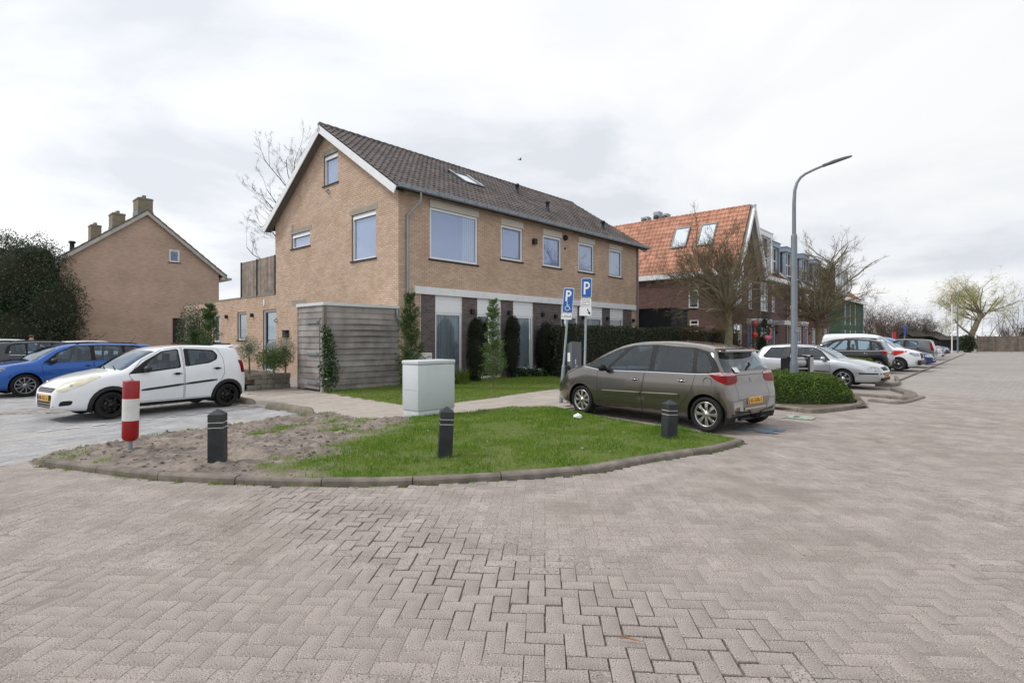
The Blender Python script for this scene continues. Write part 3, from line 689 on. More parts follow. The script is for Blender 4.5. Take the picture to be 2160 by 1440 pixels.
b = MB(); b.box(-ga(616), -ga(646) , -.012, .05, gaz(630, 644), gaz(630, 632)); b.build('lintel', M_lintel, house, rz=R(-90))
# upper windows, each under a cream board that reaches the eaves
for k, (a, c, zb, zt, e_) in enumerate(up):
    w = window(house, (0, 0, 0), 0, a, c, zb, zt, inset=.05, t=.075, back='blind', backmat=M_blind if k < 3 else M_blind2, sash=None if k == 0 else M_greyframe, sill=.05)
    b = MB(); b.box(a, c + .05, -.03, .12, zt + .02, zt + .285); b.build('shutter_box', M_cream, w)
    if k == 0:
        b = MB(); n = 30; x0, x1 = c - .75, c - .12
        V = []
        for i in range(n + 1):
            x = x0 + (x1 - x0) * i / n; V += [(x, .076 + .008 * math.sin(x * 60), zb + .08), (x + .02, .076 + .008 * math.sin(x * 60), zt - .08)]
        b.add(V, [(2 * i, 2 * i + 2, 2 * i + 3, 2 * i + 1) for i in range(n)], True); b.build('curtain', pbr('white_curtain', 'E2E6F2', .9, var=.05), w)
# white band over the ground floor
b = MB(); b.box(fa(872), fa(1339), -.10, .02, ZB - .2, ZB + .06); b.build('fascia_band', M_white, house)
for k, (a, c, zb, zt) in enumerate(gw):
    ph = .62 if k in (0, 1, 2) else .52
    back = 'curtain' if k in (0, 2) else 'dark'
    w = window(house, (0, -.012, 0), 0, a, c, zb, zt - ph, inset=.07, t=.08, back=back, backmat=M_curt, sash=M_greyframe if k in (4,) else None, glass=M_glassdk, name='door' if k == 4 else 'window')
    for i in range(4):
        b = MB(); h = ph / 4; b.box(a, c, .02 + .006 * (i % 2), .09, zt - ph + i * h + .004, zt - ph + (i + 1) * h - .004); b.build('panel_board', M_whitepvc, w)
b = MB(); b.box(fa(1006), fa(1056), .03, .05, 1.0, 1.05); b.build('door_rail', M_white, house)
# roof: two slopes of interlocking tiles, overhanging verge with white barge boards
ov = .42; ve = .38; th_ = math.atan(slope); sl = (WID / 2 + ov) / math.cos(th_)
skl = (fa(925) , fa(980), 2.9, 4.05)   # roof light (x range, slope range)
sky0 = (4.9, 6.0, 3.1, 4.5)
def cutf(x, y): return sky0[0] + .3 < x < sky0[1] + .4 and sky0[2] < y < sky0[3]
rz0 = EAVE - ov * slope + .05
rf = roof_tiles(house, 'roof', (-ve, -ov, rz0), (1, 0, 0), (0, math.cos(th_), math.sin(th_)), LEN + 2 * ve, sl, .24, .335, M_tile_dk, 300, M_under, cut=cutf, slab=.1)
roof_tiles(house, 'roof', (-ve, WID + ov, rz0), (1, 0, 0), (0, -math.cos(th_), math.sin(th_)), LEN + 2 * ve, sl, .24, .335, M_tile_dk, 0, M_under, slab=.1)
b = MB()
nrt = int((LEN + 2 * ve) / .33)
for k in range(nrt): b.tube([(-ve + k * .33, WID / 2, RIDGE + .07), (-ve + k * .33 + .35, WID / 2, RIDGE + .055)], [.13, .115], 8, flat=.8)
b.build('ridge_tiles', M_tile_dk, rf)
def barge(y0, z0, y1, z1, name='barge_board'):
    d = Vector((0, y1 - y0, z1 - z0)).normalized(); n = Vector((0, -d.z, d.y)) if d.y > 0 else Vector((0, d.z, -d.y))
    for xa in (-ve - .025, LEN + ve):
        b = MB(); p0, p1 = Vector((xa, y0, z0)), Vector((xa, y1, z1)); vs = []
        for x in (0, .03):
            for p in (p0, p1):
                for q_ in (0, -.26): vs.append(p + Vector((x, 0, 0)) + n * q_)
        b.add(vs, [(0, 1, 3, 2), (4, 6, 7, 5), (0, 2, 6, 4), (1, 5, 7, 3), (0, 4, 5, 1), (2, 3, 7, 6)]); b.build(name, M_white, house)
barge(-ov, rz0 - .01, WID / 2, rz0 - .01 + (WID / 2 + ov) * slope); barge(WID + ov, rz0 - .01, WID / 2, rz0 - .01 + (WID / 2 + ov) * slope)
for sgn in (0, 1):                                         # verge soffit boards
    for k in range(3):
        b = MB(); y0, y1 = (-ov, WID / 2) if sgn == 0 else (WID + ov, WID / 2)
        x0 = -ve + .03 + k * .115; vs = [(x, y, rz0 + abs(y - y0) * slope - .17 - (.004 if k == 1 else 0)) for x in (x0, x0 + .11) for y in (y0, y1)]
        b.add(vs + [(x, y, z + .015) for x, y, z in vs], [(0, 1, 3, 2), (4, 5, 7, 6), (0, 4, 5, 1), (2, 3, 7, 6)]); b.build('soffit_board', M_soffit, house)
b = MB(); b.box(-ve + .03, LEN + ve, -ov + .02, 0.02, EAVE - .17, EAVE - .15); b.build('eave_soffit', M_soffit, house)
# zinc gutter, brackets, downpipe
b = MB(); n = 7; L0, L1 = -ve - .02, LEN + ve + .1; prof = [(-ov - .14, EAVE - .13), (-ov - .15, EAVE - .02), (-ov - .145, EAVE + .0), (-ov - .13, EAVE - .01), (-ov - .13, EAVE - .12), (-ov + .0, EAVE - .12), (-ov + .0, EAVE - .02), (-ov + .02, EAVE - .02), (-ov + .02, EAVE - .14)]
prof = [(y, z - .13) for y, z in prof]
b.prism(prof, lambda a, c: (L0, a, c), lambda a, c: (L1, a, c)); gt = b.build('gutter', M_zinc, house)
for k in range(28):
    b = MB(); x = .1 + k * .6; b.box(x, x + .03, -ov - .158, -ov - .15, EAVE - .265, EAVE - .15); b.build('gutter_bracket', M_zinc, gt)
xd = fa(857); xt = fa(870)
b = MB(); b.tube([(xt, -ov + -.05, EAVE - .2), (xt, -ov - .05, EAVE - .55), (xd, -.07, EAVE - 1.05), (xd, -.07, EAVE - 1.3), (xd, -.07, .1)], .045, 10)
for zc in (5.1, 3.9, 2.6): b.lathe([(.05, -.03), (.056, -.02), (.056, .02), (.05, .03)], 12, c=(xd, -.07, zc))
b.build('downpipe', M_galv, house)
b = MB(); b.tube([(LEN - .08, -.06, EAVE - .2), (LEN - .08, -.06, 0)], .05, 8); b.build('downpipe', pbr('grey_pipe', '8A8580', .6, var=.1), house)
# roof light, vents
def on_roof(x, y, h=0): return (x, -ov + y * math.cos(th_) - h * math.sin(th_), rz0 + y * math.sin(th_) + h * math.cos(th_))
b = MB(); x0, x1, y0, y1 = 5.05, 6.15, 3.05, 4.45
def rbox(b, xa, xb, ya, yb, h0, h1): b.add([on_roof(x, y, h) for h in (h0, h1) for y in (ya, yb) for x in (xa, xb)], [(0, 2, 3, 1), (4, 5, 7, 6), (0, 1, 5, 4), (2, 6, 7, 3), (0, 4, 6, 2), (1, 3, 7, 5)])
rbox(b, x0, x1, y0, y0 + .09, .0, .13); rbox(b, x0, x1, y1 - .09, y1, 0, .13); rbox(b, x0, x0 + .07, y0 + .09, y1 - .09, 0, .13); rbox(b, x1 - .07, x1, y0 + .09, y1 - .09, 0, .13)
rl = b.build('roof_light', pbr('roof_window_frame', '5A626C', .4, .3, var=.1), house)
b = MB(); rbox(b, x0 + .07, x1 - .07, y0 + .09, y1 - .09, .09, .1); b.build('pane', pbr('sky_glass', 'DDE4EA', .03, .9, var=0), rl)
b = MB(); rbox(b, x0 - .005, x0 + .03, y0 + .05, y1 - .02, .131, .15); rbox(b, x1 - .035, x1 + .005, y0 + .05, y1 - .02, .131, .15); b.build('trim', M_white, rl)
for u, v in ((1091, 410), (1155, 447), (1272, 487)):
    best = min(((abs(on_line(u, HC + B2 * (-ov + y * math.cos(th_)), A2)), y) for y in (1, 2, 3)), default=None)
    # march up the slope until the photo row fits
    for y in np.arange(.4, sl, .05):
        P0 = HC + B2 * (-ov + y * math.cos(th_)); t = on_line(u, P0, A2); Y = P0[1] + t * A2[1]
        if z_at(v, Y) <= rz0 + y * math.sin(th_): break
    p = Vector(on_roof(t, y)); b = MB(); b.lathe([(.14, -.12), (.1, .12), (.085, .16), (.085, .42), (.12, .43), (.12, .5), (.05, .54), (0, .54)], 12, c=p)
    b.build('roof_vent', pbr('vent_lead', '3B4046', .6, .3, var=.2), house)
# facade details: lamps, vents, cable, letter box
def wl_lamp(x, z, rz=0, s=(.07, .11, .09), yoff=-.02):
    b = MB(); b.box(x - s[0], x + s[0], yoff - s[1], yoff, z - s[2], z + s[2]); b.box(x - s[0] * .5, x + s[0] * .5, yoff, .0, z - s[2] * .4, z + s[2] * .4)
    b.build('wall_lamp', pbr('lamp_black', '1C1A19', .5, var=.1), house, rz=rz)
for u, v in ((994, 657), (1072, 660), (1143, 664), (1170, 667), (1228, 670), (1279, 672), (1334, 676)): wl_lamp(fa(u), faz(u, v))
wl_lamp(fa(1125), faz(1125, 510), s=(.1, .14, .12))
for u, v in ((480, 668), (534, 665)): wl_lamp(-ga(u), gaz(u, v), R(-90))
b = MB(); xv, zv = fa(1191), faz(1191, 502); b.lathe([(.13, 0), (.13, -.05), (.08, -.16), (0, -.17)], 14, 'y', (xv, 0, zv)); b.build('flue_terminal', M_dark, house)
b = MB(); b.lathe([(.05, 0), (.05, -.03), (.0, -.03)], 10, 'y', (fa(1191.5), 0, faz(1191.5, 524))); b.build('vent_cap', M_dark, house)
b = MB(); xx = -ga(617); zz = gaz(617, 481); b.box(xx - .07, xx + .07, -.03, 0, zz - .14, zz + .14); b.build('air_vent', pbr('vent_grey', '9B938A', .7, var=.1), house, rz=R(-90))
b = MB(); xx = -ga(558); zz = gaz(558, 638); b.box(xx - .07, xx + .07, -.04, 0, zz - .13, zz + .13); b.build('junction_box', M_white, house, rz=R(-90))
for u, v in ((695, 405), (585, 676)):
    b = MB(); xx = -ga(u); zz = gaz(u, v); b.tube([(xx - .05, -.02, zz + .1), (xx, -.16, zz), (xx + .06, -.05, zz - .1)], .03, 8); b.build('flag_holder', M_zinc, house, rz=R(-90))
# parapet trim of the flat wing and the timber terrace screen on it
b = MB(); b.box(-21.85, -WID, -.03, .2, 3.62, 3.68); b.build('parapet_trim', pbr('parapet_grey', '8B857C', .7, var=.15), house, rz=R(-90))
b = MB(); b.box(.0, 5, WID, 21.8, 3.4, 3.5); b.build('flat_roof', M_under, house)
scr = empty('timber_screen', (HC[0] + B2[0] * WID, HC[1] + B2[1] * WID, 3.68), ANG_A + R(90), 'weathered vertical plank screen on the flat roof beside the brick gable', 'fence')
x = .06
for i in range(60):
    w = random.choice((.09, .1, .12)); b = MB(); b.box(x, x + w - .012, -.02 + random.uniform(-.004, .004), .01, -.05 + random.uniform(0, .02), 1.72 + random.uniform(-.01, .01)); b.build('plank', pbr('grey_planks', '978B80', .85, col2='766B62', vs=3, isl=.25, bump=.3, bs=30), scr); x += w
    if x > 3.75: break
b = MB()
for xx in (.0, 1.95, 3.82): b.box(xx - .02, xx + .02, -.03, .05, -.06, 1.74)
b.build('post', M_dark, scr)
# letter box and satellite-like dark lamp beside the wing door
b = MB(); xx = -ga(606); b.bbox(xx - .16, xx + .16, -.16, 0, gaz(606, 712), gaz(606, 698), .02); b.bbox(xx - .2, xx + .2, -.18, 0, gaz(606, 698), gaz(606, 696), .01)
o = b.build('letter_box', M_dark, None, (HC[0], HC[1], 0), ANG_A - R(90)); tag(o, 'black letter box hung on the yellow brick wall beside the wooden shed', 'letter box')

# ------------------------------------------------------------------ wooden shed against the gable
SC = np.array(ground(684, 827)); SL = 2.72; SW = 1.62; SH = 2.62
shed = empty('wooden_shed', (SC[0], SC[1], 0), ANG_A, 'grey weathered plank shed with white roof edge against the brick gable', 'shed')
b = MB(); b.box(.03, SL - .01, .03, SW - .03, 0.06, SH - .03); b.build('core', M_room, shed)
nb = 14; hb = SH / nb
def plank(parent, x0, x1, y, z, dirx=True, warp=.0, lab=None):
    n = 8; V = []; a0, a1 = random.uniform(-.004, .004), random.uniform(-.004, .004); wp = warp * random.random()
    for i in range(n + 1):
        t = i / n; x = x0 + (x1 - x0) * t; bow = wp * math.sin(t * math.pi) ** 2; zb = z + random.uniform(-.002, .002) + (a0 + a1 * t) + bow * .5; zt = z + hb * 1.08
        for (dy, zz) in ((0.0, zt), (-.012, zt), (-.034 - bow, zb), (-.012 - bow, zb)):
            V.append((x, y + dy, zz) if dirx else (y + dy, x, zz))
    F = [(i * 4 + j, (i + 1) * 4 + j, (i + 1) * 4 + (j + 1) % 4, i * 4 + (j + 1) % 4) for i in range(n) for j in range(4)] + [(0, 1, 2, 3), (n * 4, n * 4 + 1, n * 4 + 2, n * 4 + 3)]
    b = MB(); b.add(V, F); return b.build('plank', M_wood, parent)
for k in range(nb): plank(shed, .05, SL, 0, k * hb, True, .05)
door = MB().box(-.02, .02, .3, SW - .06, .05, SH - 2 * hb - .02).build('door', M_wood, shed)
for k in range(nb):
    if k >= nb - 2: plank(shed, .05, SW - .03, 0, k * hb, False, .01)
    else: plank(shed, .05, .2, 0, k * hb, False, 0); plank(door, .24, SW - .03, -.004, k * hb + (.07 if k == 0 else 0), False, .02)
b = MB(); b.box(-.04, .05, -.04, .05, 0.0, SH); b.box(-.03, .05, SW - .03, SW + .03, 0, SH); b.build('corner_post', pbr('shed_post', '7B766C', .85, var=.25, vs=4), shed)
for z in (SH - hb * 2.7, SH - hb * 7.9, .25):
    b = MB(); b.box(-.075, -.05, .33, .95, z - .035, z + .035); b.tube([(-.06, .3, z - .05), (-.06, .3, z + .05)], .02, 8); b.build('hinge', M_galv, door)
b = MB(); b.box(-.07, SL - .02, -.07, SW + .05, SH + .005, SH + .10); b.build('roof', pbr('roof_trim', 'D3D5D6', .45, var=.05), shed)
b = MB(); b.tube([(SL - .12, -.05, SH - .02), (SL - .12, -.09, SH - .3), (SL - .02, -.1, SH - .42), (SL + .2, -.1, SH - .45), (SL + .35, -.09, SH - .6)], .04, 10); b.build('downpipe', M_galv, shed)

# ------------------------------------------------------------------ block planter with a black bin row beside the wing
PL0 = np.array(ground(613, 818)); PLR = empty('block_planter', (PL0[0], PL0[1], 0), ANG_A + R(90), 'low grey concrete block planter along the pavement beside the shed', 'planter')
mb_ = pbr('concrete_block', '8D8A80', .9, col2='74736A', vs=3, isl=.14, bump=.4, dirt=(3, '5F6150', .5))
for row in range(3):
    for k in range(10):
        x = .0 + k * .4 + (row % 2) * .2 - .15
        b = MB(); b.bbox(max(x, 0) + .004, x + .393, -.002 + random.uniform(-.004, .004), .14, row * .165 + .003, row * .165 + .16, .008); b.build('block', mb_, PLR)
for row in range(3):
    for k in range(3):
        y = .145 + k * .4 - (row % 2) * .2; b = MB(); b.bbox(0.0, .14, max(y, .145), y + .39, row * .165 + .003, row * .165 + .16, .008); b.build('block', mb_, PLR)
b = MB(); b.box(.1, 4, .1, 1.5, .2, .42); b.build('planter_soil', pbr('bed_soil', '6A5B4C', .95, var=.3), PLR)
b = MB(); b.bbox(2.75, 5.2, .85, .95, .1, 1.45, .02); o = b.build('black_screen', pbr('black_panel', '0F0F11', .6, var=.1), None, (PL0[0], PL0[1], 0), ANG_A + R(90)); tag(o, 'low black screen standing behind the planter trees by the brick wing', 'screen')
# ------------------------------------------------------------------ left neighbour: brick gable with three chimneys
def pix_plane(u, v, p0, n):
    d = Vector(((u - 1080) / FOC, 1, -(v - HZ) / FOC)); o = Vector((0, 0, CAM_H)); p0 = Vector(p0); n = Vector(n)
    return o + d * ((p0 - o).dot(n) / d.dot(n))
LC = np.array((-25.97, 31.0)); LD = A2.copy(); LW = 8.53; RC = LC + LD * LW; LN = np.array([-LD[1], LD[0]])
lh = empty('brick_house', (LC[0], LC[1], 0), math.atan2(LD[1], LD[0]), 'brown brick gabled house with three mossy chimneys behind the parked cars', 'house')
M_lbrick = brickmat('left_house_brick', 'C3A591', 'B0927F', 'BFAE9E', bw=.215, bh=.062, ms=.009)
le, lr = 6.15, 9.55
lsl = (lr - le) / (LW / 2)
lfa = lambda u: on_line(u, LC, LD)
def lfz(u, v): t = lfa(u); return z_at(v, LC[1] + t * LD[1])
lwin = [(lfa(357), lfa(379), lfz(368, 553), lfz(368, 526)), (lfa(364), lfa(392), lfz(378, 722), lfz(378, 671))]
add_wall(lh, 'wall', (0, 0, 0), 0, [(0, -.05), (LW, -.05), (LW, le), (LW / 2, lr), (0, le)], lwin, M_lbrick)
b = MB(); b.box(.05, LW - .05, .3, 22, -.05, le - .1); b.build('core', M_lbrick, lh, uvf=lambda c: (c.x + c.y, c.z))
window(lh, (0, 0, 0), 0, *lwin[0], inset=.06, t=.09, mat=M_white, back='blind', backmat=M_blind2, sill=.04)
window(lh, (0, 0, 0), 0, *lwin[1], inset=.06, t=.06, mat=pbr('brown_frame', '3A2A24', .6, var=.1), mull=[lwin[1][0] + (lwin[1][1] - lwin[1][0]) * k / 4 for k in (1, 2, 3)], trans=[lwin[1][2] + (lwin[1][3] - lwin[1][2]) * k / 4 for k in (1, 2, 3)], back='dark', sill=.05, glass=M_glassdk, sillmat=pbr('brown_sill', '5A4136', .7, var=.1))
for s in (0, 1):
    b = MB(); x0 = -.45 if s == 0 else LW + .45; dz = -.45 * lsl
    V = [(x0, -.2, le + dz), (LW / 2, -.2, lr), (LW / 2, 22, lr), (x0, 22, le + dz)]
    b.add([(x, y, z + .16) for x, y, z in V] + [(x, y, z + .02) for x, y, z in V], [(0, 1, 2, 3), (4, 5, 6, 7), (0, 1, 5, 4), (1, 2, 6, 5), (2, 3, 7, 6), (3, 0, 4, 7)])
    rf2 = b.build('roof', pbr('brown_tile', '4C423C', .85, col2='6A6250', vs=2, bump=.6, bs=12), lh)
    b = MB(); n = 13
    for k in range(n):                                   # verge tiles stepping up the gable
        t0, t1 = k / n, (k + 1) / n; xa, xb = x0 + (LW / 2 - x0) * t0, x0 + (LW / 2 - x0) * t1; za, zb = le + dz + (lr - le - dz) * t0, le + dz + (lr - le - dz) * t1
        b.add([(xa, -.26, za + .2), (xb, -.26, zb + .17), (xb, .3, zb + .17), (xa, .3, za + .2), (xa, -.26, za + .09), (xb, -.26, zb + .09)], [(0, 1, 2, 3), (0, 1, 5, 4), (0, 3, 4)])
    tag(b.build('verge_tiles', pbr('brown_tile', '4C423C'), rf2), kind='stuff')
    b = MB(); xa = x0; V = [(xa, -.24, le + dz + .1), (LW / 2, -.24, lr + .1), (LW / 2, -.24, lr - .16), (xa, -.24, le + dz - .16)]
    b.add(V + [(x, -.2, z) for x, y, z in V], [(0, 1, 2, 3), (4, 7, 6, 5), (0, 4, 5, 1), (2, 6, 7, 3)]); b.build('barge_board', pbr('weathered_white', 'B9B6AE', .6, var=.2, vs=3), lh)
    b = MB(); xa = -.75 if s == 0 else LW + .1; b.box(xa, xa + .65, -.24, 21, le - .5, le - .34); b.build('gutter', pbr('weathered_white', 'B9B6AE'), lh)
M_chim = brickmat('chimney_brick', '857A68', '706652', '8F8778', bw=.215, bh=.065, ms=.01)
mo = pbr('lead', '7D858E', .6, .3, var=.25)
for u, vt, w in ((304, 421, 1.15), (247, 452, 1.1), (200, 476, 1.0)):
    P0 = LC + LD * (LW / 2); y = max(on_line(u, P0, LN), w * .5 + .2); Y = P0[1] + y * LN[1]; zt = z_at(vt, Y)
    b = MB(); b.box(LW / 2 - w * .35, LW / 2 + w * .35, y - w * .5, y + w * .5, lr - .9, zt); b.box(LW / 2 - w * .35 - .03, LW / 2 + w * .35 + .03, y - w * .5 - .03, y + w * .5 + .03, zt - .12, zt - .04)
    ch = b.build('chimney', M_chim, lh, uvf=lambda c: (c.x + c.y, c.z))
    b = MB(); b.box(LW / 2 - w * .37, LW / 2 + w * .37, y - w * .52, y + w * .52, lr - .3, lr + .14); b.build('lead_flashing', mo, ch)
    for dy in (-.25, .25):
        b = MB(); b.lathe([(.13, 0), (.1, .14), (.12, .16), (.12, .2)], 10, c=(LW / 2, y + dy, zt)); b.build('chimney_pot', pbr('pot_grey', '8C8A80', .8, var=.2), ch)
b = MB(); P0 = LC + LD * .9; y = on_line(152, P0, LN); b.lathe([(.16, -.4), (.12, .3), (.12, .55), (.2, .6), (.16, .7), (0, .72)], 10, c=(.9, y, le + .9 * lsl)); b.build('roof_vent', pbr('vent_lead', '3B4046'), lh)
b = MB(); b.box(-3.2, -.3, 3.0, 3.9, 6.1, 6.5); b.box(-3.2, -.3, 3.2, 6, 0, 6.1); b.build('side_extension', pbr('dark_timber', '3A322E', .85, var=.25), lh)
b = MB(); b.tube([(-.12, -.08, 0), (-.12, -.08, 5.7)], .05, 8); b.build('downpipe', pbr('grey_pipe', '8A8580'), lh)

# ------------------------------------------------------------------ modern brick row on the right
RO = np.array((14.1, 34.4))
M_rbrick = brickmat('plum_brick', '6B4F4A', '523B39', '5E4A45', bw=.22, bh=.065, ms=.009)
M_rbrick2 = brickmat('red_brick', '8A5546', '74443A', '7A5850', bw=.22, bh=.065, ms=.009)
M_otile = pbr('orange_roof_tile', 'C08D74', .7, col2='A4725E', vs=1.2, isl=.22, bump=.3, bs=50, dirt=(3, '9A7260', .4), spec=.4)
M_otile2 = pbr('rust_roof_tile', '9A5B3A', .8, col2='7E4930', vs=2, isl=.2, bump=.4, bs=50)
M_slate = pbr('blue_slate', '3B4A66', .6, var=.2); M_slatedk = pbr('dark_slate', '2E333A', .65, var=.2)
M_bluedoor = pbr('blue_door', '2D5A86', .45, var=.08); M_greendoor = pbr('green_door', '466A5C', .5, var=.08)
rta = lambda u: on_line(u, RO, A2)
def rtz(u, v): t = rta(u); return z_at(v, RO[1] + t * A2[1])
U = [0, 4.9, 11.3, 16.0, 20.4, 24.8]
RE, RR = 6.05, 10.35
def rowwin(root, t0, x0, x1, z0, z1, mull=True, door=None, trans=None):
    if door is not None:
        w = window(root, (0, 0, 0), 0, x0, x1, z0, z1, inset=.06, t=.09, mat=M_white, back=None, name='door', glass=door); return w
    mu = [(x0 + x1) / 2] if mull and x1 - x0 > .8 else []
    return window(root, (0, 0, 0), 0, x0, x1, z0, z1, inset=.06, t=.09, mat=M_white, mull=mu, trans=[z0 + (z1 - z0) * .36] if trans is None else trans, back='dark', sill=.06, glass=M_glassdk, sillmat=M_lintel)
labels = ['plum brick end house with steep orange tiled roof and white barge boards', 'plum brick row house with white dormer, blue dormer and rust tiled roof', 'red brick row house with dark slate dormer left of the lamp post', 'red brick row house with dark dormer behind the second bare tree', 'red brick row house with dark dormer adjoining the green timber house']
rows = []
for k in range(5):
    x0, x1 = U[k], U[k + 1]; w = x1 - x0; brick = M_rbrick if k < 2 else M_rbrick2
    o = RO + A2 * x0; root = empty('row_house', (o[0], o[1], 0), ANG_A, labels[k], 'house', 'row of brick houses'); rows.append(root)
    if k == 0: wins = [(rta(1548), rta(1565), rtz(1556, 647), rtz(1556, 579)), (rta(1579), rta(1586.5), rtz(1583, 651), rtz(1583, 586)), (rta(1548), rta(1565), .95, 2.55)]; doorr = (rta(1576.5), rta(1587), 0.05, 2.6, M_bluedoor)
    elif k == 1: wins = [(rta(1605) - x0, rta(1620) - x0, rtz(1612, 656), rtz(1612, 595)), (rta(1628.5) - x0, rta(1634.5) - x0, rtz(1631, 658), rtz(1631, 599)), (rta(1605) - x0, rta(1620) - x0, .6, 2.55)]; doorr = (rta(1627) - x0, rta(1635) - x0, .05, 2.6, M_bluedoor)
    else: wins = [(1.0, 2.25, 3.35, 5.5), (3.7, 4.3, 3.35, 5.5), (3.1, 4.3, .6, 2.55)]; doorr = (.7, 1.7, .05, 2.6, M_greendoor if k % 2 == 0 else M_bluedoor)
    holes = wins + [doorr[:4]]
    poly = [(0, -.05), (w, -.05), (w, RE), (w / 2, RR), (0, RE)] if k == 0 else [(0.004, -.05), (w, -.05), (w, RE), (0.004, RE)]
    add_wall(root, 'wall', (0, 0, 0), 0, poly, holes, brick, .15)
    for g in wins: rowwin(root, x0, *g)
    rowwin(root, x0, *doorr[:4], door=doorr[4])
    b = MB(); c = (doorr[0] + doorr[1]) / 2 + .35; b.box(c - 1.0, c + 1.0, -.95, .0, 2.62, 2.78); b.box(c - 1.05, c + 1.05, -1.0, 0, 2.78, 2.93)
    if k < 3: b.build('door_canopy', M_white, root)
    b = MB(); b.tube([(w - .05, -.07, RE - .3), (w - .05, -.07, 0)], .045, 6); b.build('downpipe', M_galv, root)
    wl2 = MB(); wl2.box(doorr[1] + .25, doorr[1] + .4, -.12, 0, 1.95, 2.15); wl2.build('wall_lamp', M_dark, root)
    if k:
      if 1:
        b = MB(); b.box(-.0, w, -.45, -.02, RE - .28, RE + .02); b.build('cornice', M_white, root)
        hh = RR - RE; sl_ = math.hypot(4.4, hh); ang = math.atan2(hh, 4.4)
        b = MB(); V = [(0, -.1, RE), (w, -.1, RE), (w, 4.4, RR), (0, 4.4, RR)]; b.add(V + [(x, y, z - .15) for x, y, z in V], [(0, 1, 2, 3), (7, 6, 5, 4), (0, 4, 5, 1), (1, 5, 6, 2), (3, 2, 6, 7), (0, 3, 7, 4)])
        if k < 2: roof_tiles(root, 'roof', (0, -.1, RE + .02), (1, 0, 0), (0, math.cos(ang), math.sin(ang)), w, sl_, .27, .34, M_otile2, 120, M_under)
        else: b.build('roof', M_slatedk if k < 5 else M_otile2, root)
        b = MB(); V = [(0, 4.4, RR), (w, 4.4, RR), (w, 9, RE), (0, 9, RE)]; b.add(V, [(0, 1, 2, 3)]); b.add([(0, 9, 0), (w, 9, 0), (w, 9, RE), (0, 9, RE)], [(0, 1, 2, 3)]); b.build('rear', M_slatedk, root)
        # dormer
      for side, fr, d0, d1, zt_ in ([(M_slate, M_white, .12, 2.95, RE + 2.95), (M_slate, pbr('blue_grey_frame', '8796A8', .5, var=.05), 2.98, 4.75, RE + 2.45)] if k == 1 else [(M_slatedk, pbr('blue_grey_frame', '9DAFC6'), .15, 2.1, RE + 2.45)]):
        zb_ = RE + .55
        b = MB(); b.box(d0, d1, .32, 4, zb_ - .4, zt_); dm = b.build('dormer', side, root)
        b = MB(); b.box(d0 - .12, d1 + .12, .0, 4.1, zt_, zt_ + .34); b.box(d0 - .16, d1 + .16, -.05, 4.1, zt_ + .34, zt_ + .4); b.build('dormer_cornice', fr, dm)
        b = MB(); b.box(d0, d0 + .14, .12, .35, zb_ - .1, zt_); b.build('dormer_cheek', fr, dm); b = MB(); b.box(d1 - (.4 if fr is M_white else .12), d1, .0, .35, zb_ - .3, zt_); b.build('dormer_cheek', fr, dm)
        b = MB(); m = d0 + .14; n_ = d1 - (.4 if fr is M_white else .12); frame_boxes(b, m, n_, zb_, zt_, .08, .2, .3); b.box((m + n_) / 2 - .04, (m + n_) / 2 + .04, .21, .29, zb_ + .08, zt_ - .08); b.box(m + .08, n_ - .08, .205, .295, zb_ + .85, zb_ + .93); b.build('dormer_window', M_white, dm)
        b = MB(); b.box(m + .08, n_ - .08, .26, .27, zb_ + .08, zt_ - .08); b.build('dormer_pane', pbr('dark_pane', '39414A', .05, var=0), dm)
        b = MB(); V = [(.02, -.3, RE + .1), (.12, -.3, RE + .1), (.12, 4.4, RR + .14), (.02, 4.4, RR + .14)]; b.add(V + [(x, y, z - .2) for x, y, z in V], [(0, 1, 2, 3), (0, 4, 5, 1), (0, 3, 7, 4), (1, 5, 6, 2)]); b.build('verge_board', M_white, root)
# end house: side wall, tiled slopes, barge boards, cornice, roof lights, ridge boxes
r0 = rows[0]; DEP = 12.5; w0 = U[1]
def rsz(u, v): s = on_line(u, RO, B2); return -s, z_at(v, RO[1] + s * B2[1])
sw = []
for u0, u1, v0, v1 in ((1452, 1473.5, 582, 650), (1454, 1473.5, 674, 700)):
    a, c = rsz(u0, v0)[0], rsz(u1, v0)[0]; sw.append((a, c, rsz((u0 + u1) / 2, v1)[1], rsz((u0 + u1) / 2, v0)[1]))
add_wall(r0, 'side_wall', (0, 0, 0), R(-90), [(-DEP, -.05), (0, -.05), (0, RE), (-DEP, RE)], sw, M_rbrick)
for g in sw: window(r0, (0, 0, 0), R(-90), *g, inset=.06, t=.09, mat=M_white, trans=[(g[2] + g[3]) / 2 + .1], back='dark', sill=.05, glass=M_glassdk)
an_ = math.atan2(RR - RE, w0 / 2); sl0 = math.hypot(w0 / 2, RR - RE)
roof_tiles(r0, 'roof', (-.12, DEP, RE + .0), (0, -1, 0), (math.cos(an_), 0, math.sin(an_)), DEP + .25, sl0 + .1, .29, .36, M_otile, 300, M_under)
roof_tiles(r0, 'roof', (w0 + .12, -.25, RE), (0, 1, 0), (-math.cos(an_), 0, math.sin(an_)), DEP + .25, sl0 + .1, .29, .36, M_otile, 0, M_under)
b = MB()
for k in range(37): b.tube([(w0 / 2, -.2 + k * .34, RR + .13), (w0 / 2, .16 + k * .34, RR + .115)], [.14, .12], 8, flat=.8)
tag(b.build('ridge_tiles', M_otile, r0), kind='stuff')
